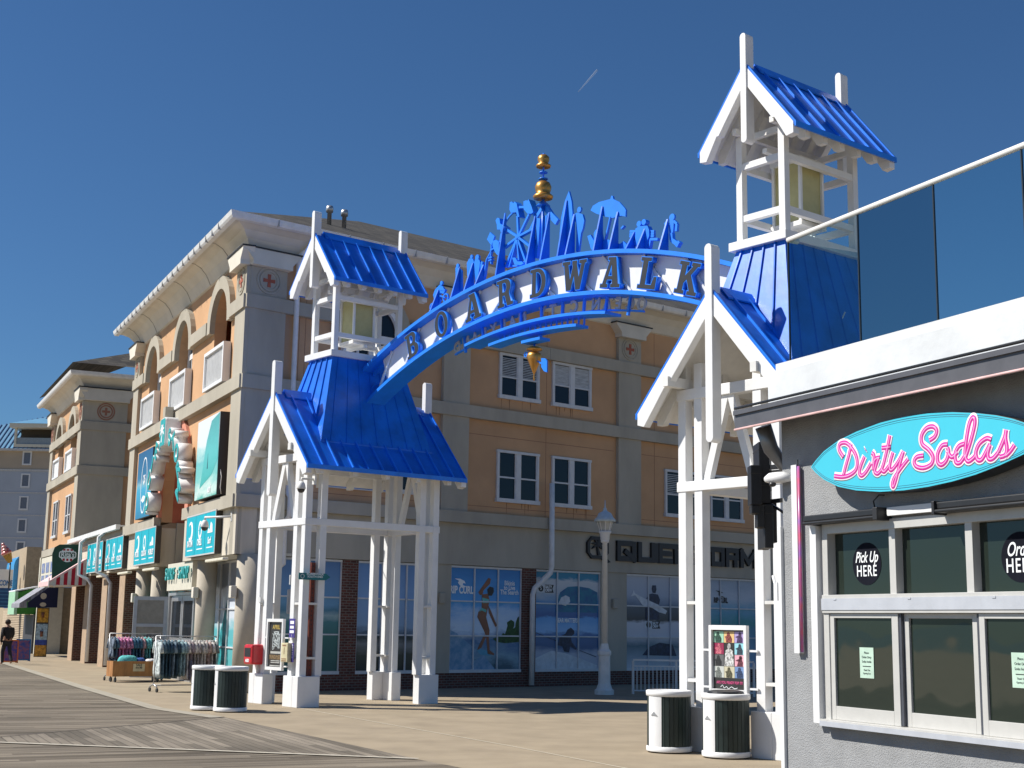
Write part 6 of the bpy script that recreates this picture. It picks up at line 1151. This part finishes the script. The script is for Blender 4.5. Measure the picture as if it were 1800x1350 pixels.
m = MB(); m.prism(f, ell((.93, 4.47), .3, .3, 24), -.099, -.09); m.prism(f, [(.58, 4.56), (.62, 4.62), (1.24, 4.62), (1.28, 4.56), (1.28, 4.4), (1.24, 4.34), (.62, 4.34), (.58, 4.4)], -.0985, -.085); lo_ = obj('white_badge', m, ink, ps)
m = MB(); [m.prism(f, [(a-.045, 4.65), (a+.045, 4.65), (a+.045, 4.72), (a-.045, 4.72)], -.0895, -.083) for a in (.78, .93, 1.08)]; [m.prism(f, [(a-.045, 4.22), (a+.045, 4.22), (a+.045, 4.32), (a-.045, 4.32)], -.0895, -.083) for a in (.78, .93, 1.08)]; obj('badge_stripe', m, redm, lo_)
m = MB(); m.prism(f, [(.62, 4.54), (.66, 4.585), (1.2, 4.585), (1.24, 4.54), (1.24, 4.42), (1.2, 4.375), (.66, 4.375), (.62, 4.42)], -.0845, -.08); obj('badge_field', m, mat('badge_green', (.02, .07, .05), .5), lo_)
text('sign_lettering', f, "Rita's", .93, 4.48, .3, ink, lo_, -.074, .006, w=.85, bold=.006, mirror=True)
m = MB(); m.box(f, 1.6, 1.64, .0, .04, 3.1, 3.5); m.tube([f.p(1.4, .03, 3.1), f.p(1.4, .03, 3.2)], .02); obj('arm', m, white, t)
f = PF(33.5); t = thing('navy_awning', 'navy sided awning with grey sloping top beyond the striped awning', 'awning', f.p(.8, 0, 2.3)); m = MB(); m.prism(f, [(.0, 2.33), (1.34, 2.3), (1.36, 2.55), (.47, 3.26), (.0, 3.28)], -.1, 0); obj('side_panel', m, mat('navy_cloth', (.004, .008, .045), .8), t)
m = MB(); m.prism(f, [(.3, 3.27), (.6, 3.3), (1.72, 2.5), (1.72, 2.3), (1.36, 2.3), (1.4, 2.55)], -3.5, -.101); obj('sloping_top', m, mat('grey_stripe_cloth', (.3, .3, .34), .8, streak=.2, noise=.3, scale=8), t)
m = MB(); m.prism(f, ell((.66, 2.86), .14, .15, 14), .0, .008); m.prism(f, ell((.66, 2.46), .15, .1, 14), .0, .008); obj('round_logo', m, mat('logo_cream', (.5, .45, .36), .6), t)
f = PF(40.0); t = thing('green_awning', 'bright green awning box with white front band behind the navy awning', 'awning', f.p(.8, 0, 2.0)); m = MB(); m.prism(f, [(.02, 2.0), (1.12, 2.0), (1.12, 3.12), (.02, 3.42)], -3, 0); obj('canopy', m, mat('green_cloth', (.03, .19, .02), .7), t)
m = MB(); m.box(f, 1.121, 1.27, -3, .02, 1.98, 3.16); obj('front_band', m, mat('mint_band', (.35, .6, .4), .6), t); m = MB(); m.prism(f, [(.0, 3.42), (1.28, 3.16), (1.28, 3.22), (.0, 3.5)], -3.05, .03); obj('white_trim', m, ink, t)
text('sign_lettering', f, 'ICE CREAM', .6, 2.7, .2, mat('lime', (.5, .65, .1)), t, .012, .01, mirror=True, w=.8, bold=.004)
# row of small shop fronts behind these awnings
row = thing('snack_shop_row', 'low row of snack shop fronts with beige shutters beyond the peach building', 'building', BF.p(45, -3, 0)); m = MB(); m.box(BF, 39.35, 75, -8, -.05, 0, 3.4); obj('wall', m, mat('row_beige', (.38, .3, .2), .9), row)
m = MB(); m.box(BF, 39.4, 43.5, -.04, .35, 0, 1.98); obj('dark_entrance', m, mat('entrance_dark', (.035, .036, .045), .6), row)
m = MB(); [m.box(BF, 44.5, 56, -.05, .2, .04+k*.1, .11+k*.1) for k in range(22)]; obj('roller_shutter', m, mat('shutter_tan', (.5, .4, .28), .8), row)
m = MB(); m.box(PF(45), -.5, .3, -8, 0, 3.4, 5.72); obj('tan_wall', m, mat('tan_wall', (.4, .32, .22), .9), row)
m = MB(); m.box(BF, 34.0, 39.2, .06, .2, 3.35, 4.85); fs_ = obj('cream_fascia', m, cream2, row); m = MB(); [m.box(BF, 34.3+1.6*(k % 3), 35.4+1.6*(k % 3), .2, .215, 3.45+.62*(k//3), 3.95+.62*(k//3)) for k in range(6)]; obj('menu_panel', m, mat('menu_blue', (.06, .1, .25), .5, noise=.8, scale=5, col2=(.4, .4, .4)), fs_)
m = MB(); [m.box(BF, 39.0+.0*k, 39.34, -1.0, .25, 0, 4.9) for k in range(1)]; obj('pilaster', m, cream2, row)
f = PF(48.5); t = thing('barrel_canopy', 'sky blue rounded barrel canopy above the blue slatted sign box', 'awning', f.p(.2, 0, 3.4)); m = MB(); m.prism(f, [(-.2, 3.4), (.55, 3.4)]+[(-.2+.75*math.cos(R(k*11)), 4.75+.75*math.sin(R(k*11))) for k in range(0, 9)]+[(-.2, 5.5)], -4, 0); obj('canopy', m, mat('sky_blue_vinyl', (.03, .3, .65), .4, coat=.3), t)
m = MB(); m.prism(f, [(-.2, 2.35), (.55, 2.35), (.55, 3.39), (-.2, 3.39)], -4, .0); obj('valance', m, mat('deep_blue_vinyl', (.01, .07, .3), .5), t)
f = PF(47.2); t = thing('blue_slat_sign', 'dark blue slatted sign box with white lettered board above at the left edge', 'shop sign', f.p(1.2, 0, 2.3)); m = MB(); m.box(f, .75, 2.4, -.3, 0, 2.35, 3.45); obj('box', m, mat('navy_box', (.01, .08, .25), .5), t, .02); m = MB(); [m.box(f, .75, 2.4, 0, .02, 2.45+.2*k, 2.5+.2*k) for k in range(5)]; obj('slat', m, mat('slat_blue', (.06, .22, .45), .5), t)
m = MB(); m.box(f, .7, 2.4, -.3, 0, 3.46, 4.5); obj('white_board', m, ink, t); text('sign_lettering', f, 'SNO CONE', 1.35, 3.72, .42, mat('sign_blue', (.05, .2, .5)), t, .015, .02, w=.6, bold=.01, mirror=True)
f = PF(46.0); c = f.p(1.42, 0, 4.75); t = thing('ice_cream_cone_sign', 'giant tilted ice cream cone with red swirl on a pole', 'sign', f.p(1.3, 0, 4.0)); tilt = (-UB*-.35+Vector((0, 0, 1)))
base_ = f.p(1.02, 0, 4.85); tip = tilt.normalized(); m = MB(); ax = (-UB*.42+Vector((0, 0, .9))).normalized(); m.tube([base_+ax*.0, base_+ax*.55, base_+ax*.6], [.12, .27, .29], 16); obj('cone', m, mat('waffle', (.5, .3, .07), .7, noise=.3, scale=20), t)
m = MB(); [m.tube([base_+ax*(.6+.16*k-.1), base_+ax*(.6+.16*k), base_+ax*(.6+.16*k+.1)], [.26-.06*k, .31-.07*k, .24-.06*k], 16) for k in range(4)]; obj('swirl', m, mat('red_swirl', (.4, .04, .03), .3, noise=.8, scale=6, col2=(.7, .55, .5), coat=.4), t); m = MB(); m.tube([base_, f.p(1.0, 0, 3.4)], .04); obj('pole', m, blackm, t)
f = PF(33.6); t = thing('menu_poster_column', 'tall stack of yellow and blue food posters beside the dark entrance', 'poster', f.p(.6, .0, 0)); m = MB(); m.box(f, .33, .9, -.1, 0, 0, 2.31); obj('board', m, blackm, t)
for nm, c_, z0, z1 in (('yellow', (.6, .32, .03), 1.62, 2.28), ('pale_blue', (.35, .5, .6), .8, 1.55), ('blue', (.03, .07, .35), .56, .8), ('orange', (.6, .3, .04), .03, .55)): m = MB(); m.box(f, .36, .88, .0, .01, z0, z1); obj('poster_panel', m, mat('poster_'+nm, c_, .5, noise=.35, scale=9, col2=tuple(x*.4 for x in c_)), t)
m = MB(); m.tube([f.p(.62, .02, 1.85), f.p(.62, .02, 2.1)], [.06, .08], 10); m.tube([f.p(.62, .02, .95), f.p(.62, .02, 1.2)], [.06, .08], 10); obj('printed_cup', m, mat('cup_brown', (.2, .07, .03), .5), t)
for s_, a_, lab, c1, c2 in ((24.7, 2.9, 'orange framed sandwich board with navy menu, nearest the passer-by', (.65, .14, .02), (.02, .03, .2)), (27, 2.15, 'blue framed sandwich board with a pale menu behind the orange one', (.03, .16, .4), (.02, .05, .2))):
    f = PF(s_); t = thing('sandwich_board', lab, 'sandwich board', f.p(a_, 0, 0)); m = MB()
    for sg_ in (1, -1):
        g_ = Face(f.p(a_, .2*sg_, 0), -UB, (-VB*sg_*1.0+Vector((0, 0, .22))).normalized()); m.bar(f.p(a_-.27, .25*sg_, 0), f.p(a_-.27, .03*sg_, .92), .05, .03); m.bar(f.p(a_+.27, .25*sg_, 0), f.p(a_+.27, .03*sg_, .92), .05, .03); m.bar(f.p(a_-.27, .24*sg_, .06), f.p(a_+.27, .24*sg_, .06), .03, .05); m.bar(f.p(a_-.27, .035*sg_, .9), f.p(a_+.27, .035*sg_, .9), .03, .06)
    obj('frame', m, mat('board_frame', c1, .5), t); m = MB(); m.add([f.p(a_-.25, .235, .08), f.p(a_+.25, .235, .08), f.p(a_+.25, .045, .87), f.p(a_-.25, .045, .87)], [(0, 1, 2, 3)]); pn_ = obj('menu_sheet', m, mat('menu_print', c2, .5, noise=.9, scale=9, col2=(.35, .1, .12)), t)
    m = MB(); [m.add([f.p(a_-.2+.02*k, .24-.24*(.15+.16*k), .12+.17*k), f.p(a_+.2-.03*k, .24-.24*(.15+.16*k), .12+.17*k), f.p(a_+.2-.03*k, .235-.24*(.15+.16*k), .19+.17*k), f.p(a_-.2+.02*k, .235-.24*(.15+.16*k), .19+.17*k)], [(0, 1, 2, 3)]) for k in range(4)]; obj('menu_line', m, mat('menu_ink', (.6, .5, .45), .5), pn_)
# ------------------------------------------------------------------ walking person
pp = BF.p(22.5, 3.28, 0); pt = thing('person', 'person in dark hooded jacket and dark trousers walking away at the far left', 'person', pp); fwd = (VB*.95+(-UB)*.3).normalized(); sd_ = Vector((fwd.y, -fwd.x, 0))
def skinned(name, verts, edges, radii, mt, root=0, sub=1):
    me = bpy.data.meshes.new(name); me.from_pydata([sd_*x+fwd*y+Vector((0, 0, z)) for x, y, z in verts], edges, []); o = bpy.data.objects.new(name, me); COL.objects.link(o); o.parent = pt; me.materials.append(mt)
    o.modifiers.new('skin', 'SKIN'); me.skin_vertices.new() if not me.skin_vertices else None
    sv = me.skin_vertices[0].data
    for i, r_ in enumerate(radii): sv[i].radius = (r_, r_) if isinstance(r_, float) else r_
    sv[root].use_root = True; su = o.modifiers.new('sub', 'SUBSURF'); su.levels = sub; su.render_levels = sub; me.polygons.foreach_set('use_smooth', [True]*len(me.polygons)); o['_b'] = tuple(pp); return o
bv = [(0, 0, .95), (0, 0, 1.2), (0, .02, 1.42), (0, .04, 1.52), (0, .07, 1.62), (0, .08, 1.70), (-.19, .02, 1.40), (-.24, -.08, 1.14), (-.22, .04, .90), (.19, .02, 1.40), (.24, .10, 1.15), (.22, .26, .96), (-.09, 0, .88), (-.1, .16, .5), (-.1, .1, .09), (-.1, .24, .04), (.09, 0, .88), (.1, -.06, .5), (.1, -.3, .14), (.1, -.2, .05)]
be = [(0, 1), (1, 2), (2, 3), (3, 4), (4, 5), (2, 6), (6, 7), (7, 8), (2, 9), (9, 10), (10, 11), (0, 12), (12, 13), (13, 14), (14, 15), (0, 16), (16, 17), (17, 18), (18, 19)]
br = [.13, .13, .12, .05, .085, .075, .06, .045, .032, .06, .045, .032, .09, .06, .045, .04, .09, .06, .045, .04]
for h_ in (8, 11):
    x, y, z = bv[h_]; s_ = -1 if x < 0 else 1; pi = len(bv); bv.append((x, y+.02, z-.07)); be.append((h_, pi)); br.append(.026)
    for k in range(4): n0 = len(bv); bv += [(x, y+.045-.02*k, z-.12), (x-s_*.012, y+.05-.02*k, z-.155+.004*k)]; be += [(pi, n0), (n0, n0+1)]; br += [.009, .008]
    n0 = len(bv); bv += [(x-s_*.03, y+.05, z-.09), (x-s_*.035, y+.055, z-.12)]; be += [(pi, n0), (n0, n0+1)]; br += [.010, .009]
bd = skinned('body', bv, be, br, mat('skin', (.35, .18, .11), .6))
skinned('jacket', [(0, 0, .88), (0, 0, 1.15), (0, .01, 1.36), (0, .02, 1.46), (-.2, .01, 1.39), (-.26, -.08, 1.14), (-.225, .05, .86), (.2, .01, 1.39), (.26, .09, 1.15), (.228, .29, .92)], [(0, 1), (1, 2), (2, 3), (2, 4), (4, 5), (5, 6), (2, 7), (7, 8), (8, 9)], [.175, .16, .165, .095, .085, .068, .05, .085, .068, .05], mat('black_jacket', (.014, .014, .016), .8, bump=.4, bscale=14))
skinned('trousers', [(0, 0, .9), (-.09, 0, .84), (-.1, .15, .5), (-.1, .1, .05), (.09, 0, .84), (.1, -.07, .5), (.1, -.31, .11)], [(0, 1), (1, 2), (2, 3), (0, 4), (4, 5), (5, 6)], [.14, .105, .08, .062, .105, .08, .062], mat('dark_trousers', (.02, .02, .026), .85))
m = MB(); c = Vector((0, 0, 0)); hc = pp+fwd*.06+Vector((0, 0, 1.655)); m.lathe(hc, [(.03, -.09), (.095, -.06), (.11, 0), (.10, .06), (.06, .1), (.01, .115)], 16); obj('hair', m, mat('dark_hair', (.03, .018, .012), .8, bump=.5), pt)
m = MB(); m.tube([hc+fwd*.105+Vector((0, 0, .01)), hc+fwd*.125+Vector((0, 0, -.02))], [.012, .016], 8); [m.tube([hc+sd_*s_*.105+Vector((0, 0, .02)), hc+sd_*s_*.11+Vector((0, 0, -.03))], .018, 8) for s_ in (-1, 1)]; obj('nose_and_ears', m, mat('skin_detail', (.35, .18, .11), .6), pt)
# ------------------------------------------------------------------ hotel in the distance
HD = 185.0; q_ = HD/75
def HX(x75): return x75*q_
def HZ(z75): return 1.9+(z75-1.9)*q_
HF = Face((0, HD, 0), (1, 0, 0), (0, -1, 0)); hot = thing('hotel', 'distant grey-blue hotel with beige top storey and blue metal roof', 'building', (-64, HD, 0))
x0, x1 = -84, -48; hb = mat('hotel_blue_grey', (.36, .4, .46), .9, noise=.04, scale=.3); hbe = mat('hotel_beige', (.40, .33, .25), .9, noise=.04, scale=.3); hr = mat('hotel_roof', (.10, .27, .43), .6, noise=.08, scale=.3)
ze, zb = HZ(10.95), HZ(9.75); m = MB(); m.box(HF, x0, x1, -16, 0, 0, zb); obj('wall', m, hb, hot); m = MB(); m.box(HF, x0, x1, -16, 0, zb, ze-.4); obj('top_storey', m, hbe, hot)
m = MB(); m.box(HF, x0-.5, x1+.5, -16.5, .6, ze-.4, ze-.1); m.box(HF, x0, x1, 0, .12, zb-.1, zb+.1)
for k in range(1, 7): m.box(HF, x0, x1, 0, .06, zb-3.02*k-.06, zb-3.02*k+.06)
obj('cornice', m, mat('hotel_trim', (.5, .5, .5), .9), hot)
ax_, az_ = HX(-26.1), HZ(13.19); m = MB(); m.add([(ax_, HD+7, az_), (x0, HD-.6, ze-.1), (-58, HD-.6, ze-.1), (-58, HD+16, ze-.1), (x0, HD+16, ze-.1), (x0, HD+9, HZ(12.55)), (HX(-27.4), HD+7.6, HZ(12.6))], [(0, 6, 5, 1), (0, 1, 2), (0, 2, 3), (0, 3, 4, 5, 6)]); ro = obj('roof', m, hr, hot)
m = MB()
for k in range(60):
    xa = x0+.62*k+.3; s0 = Vector((xa, HD-.62, ze-.06)); f_ = (xa-x0)/(ax_-x0) if xa < ax_ else (-58-xa)/(-58-ax_)
    if f_ > .02: m.bar(s0, Vector((xa, HD-.6+7.6*f_, ze-.04+(az_-ze+.1)*f_)), .12, .12)
obj('roof_seam', m, mat('hotel_seam', (.02, .08, .2), .6), ro)
dx0, dx1, dz0, dz1 = HX(-27.15), HX(-24.7), HZ(11.15), HZ(12.05); m = MB(); m.box(HF, dx0, dx1, -6, .55, dz0-.4, dz0); m.box(HF, dx0, dx0+.3, .2, .5, dz0, dz1); m.box(HF, dx1-.3, dx1, .2, .5, dz0, dz1); m.box(HF, dx0-.6, dx1+.6, -6, .9, dz1, dz1+.55); dm = obj('dormer', m, cream2, hot)
m = MB(); m.box(HF, dx0+.3, dx1-.3, -1.4, -1.2, dz0, dz1); obj('dormer_opening', m, mat('dormer_brown', (.08, .06, .04), .9), dm); m = MB(); m.box(HF, dx0+.3, dx1-.3, .3, .36, dz0+.0, dz0+.9); obj('dormer_railing', m, mat('railing_grey', (.25, .3, .33), .6), dm)
m = MB(); zc = HZ(12.72); m.add([(dx0-.7, HD-1, dz1+.55), (dx1+.7, HD-1, dz1+.55), ((dx0+dx1)/2, HD+1.5, zc), ((dx0+dx1)/2, HD+7, zc), (dx0-.7, HD+6, dz1+.55), (dx1+.7, HD+6, dz1+.55)], [(0, 1, 2), (0, 2, 3, 4), (1, 5, 3, 2)]); obj('dormer_roof', m, hr, dm)
for i in range(7):
    z = HZ(10.02)-3.02*i+.0; 
    for xo in (-65.0-.0*i, -73, -57): 
        m = MB(); m.box(HF, xo-.8, xo-.6, 0, .1, z, z+1.9); m.box(HF, xo+.25, xo+.45, 0, .1, z, z+1.9); m.box(HF, xo-.6, xo+.25, 0, .1, z, z+.2); m.box(HF, xo-.6, xo+.25, 0, .1, z+1.7, z+1.9); w_ = obj('window', m, mat_wf, hot); m = MB(); m.box(HF, xo-.61, xo+.26, .0, .03, z+.19, z+1.71); obj('pane', m, mat('hotel_pane', (.13, .15, .19), .4), w_)
# contrail
cm = bpy.data.materials.new('thin_ice_trail'); cm.use_nodes = True; b_ = cm.node_tree.nodes['Principled BSDF']; b_.inputs['Base Color'].default_value = (.9, .9, .9, 1); b_.inputs['Alpha'].default_value = .2; b_.inputs['Roughness'].default_value = 1
m = MB(); A_, B_ = Vector((422, 9000, 3612)), Vector((554, 9000, 3776)); m.tube([A_, (A_+B_)/2, B_], [2, 5, 7], 8); o = obj('contrail', m, cm, base=A_); tag(o, 'faint short white aircraft trail high in the blue sky', 'contrail')
# tidy bookkeeping props used while building
for o in bpy.data.objects:
    if '_b' in o: del o['_b']
    if o.parent is not None and 'label' in o and False: pass
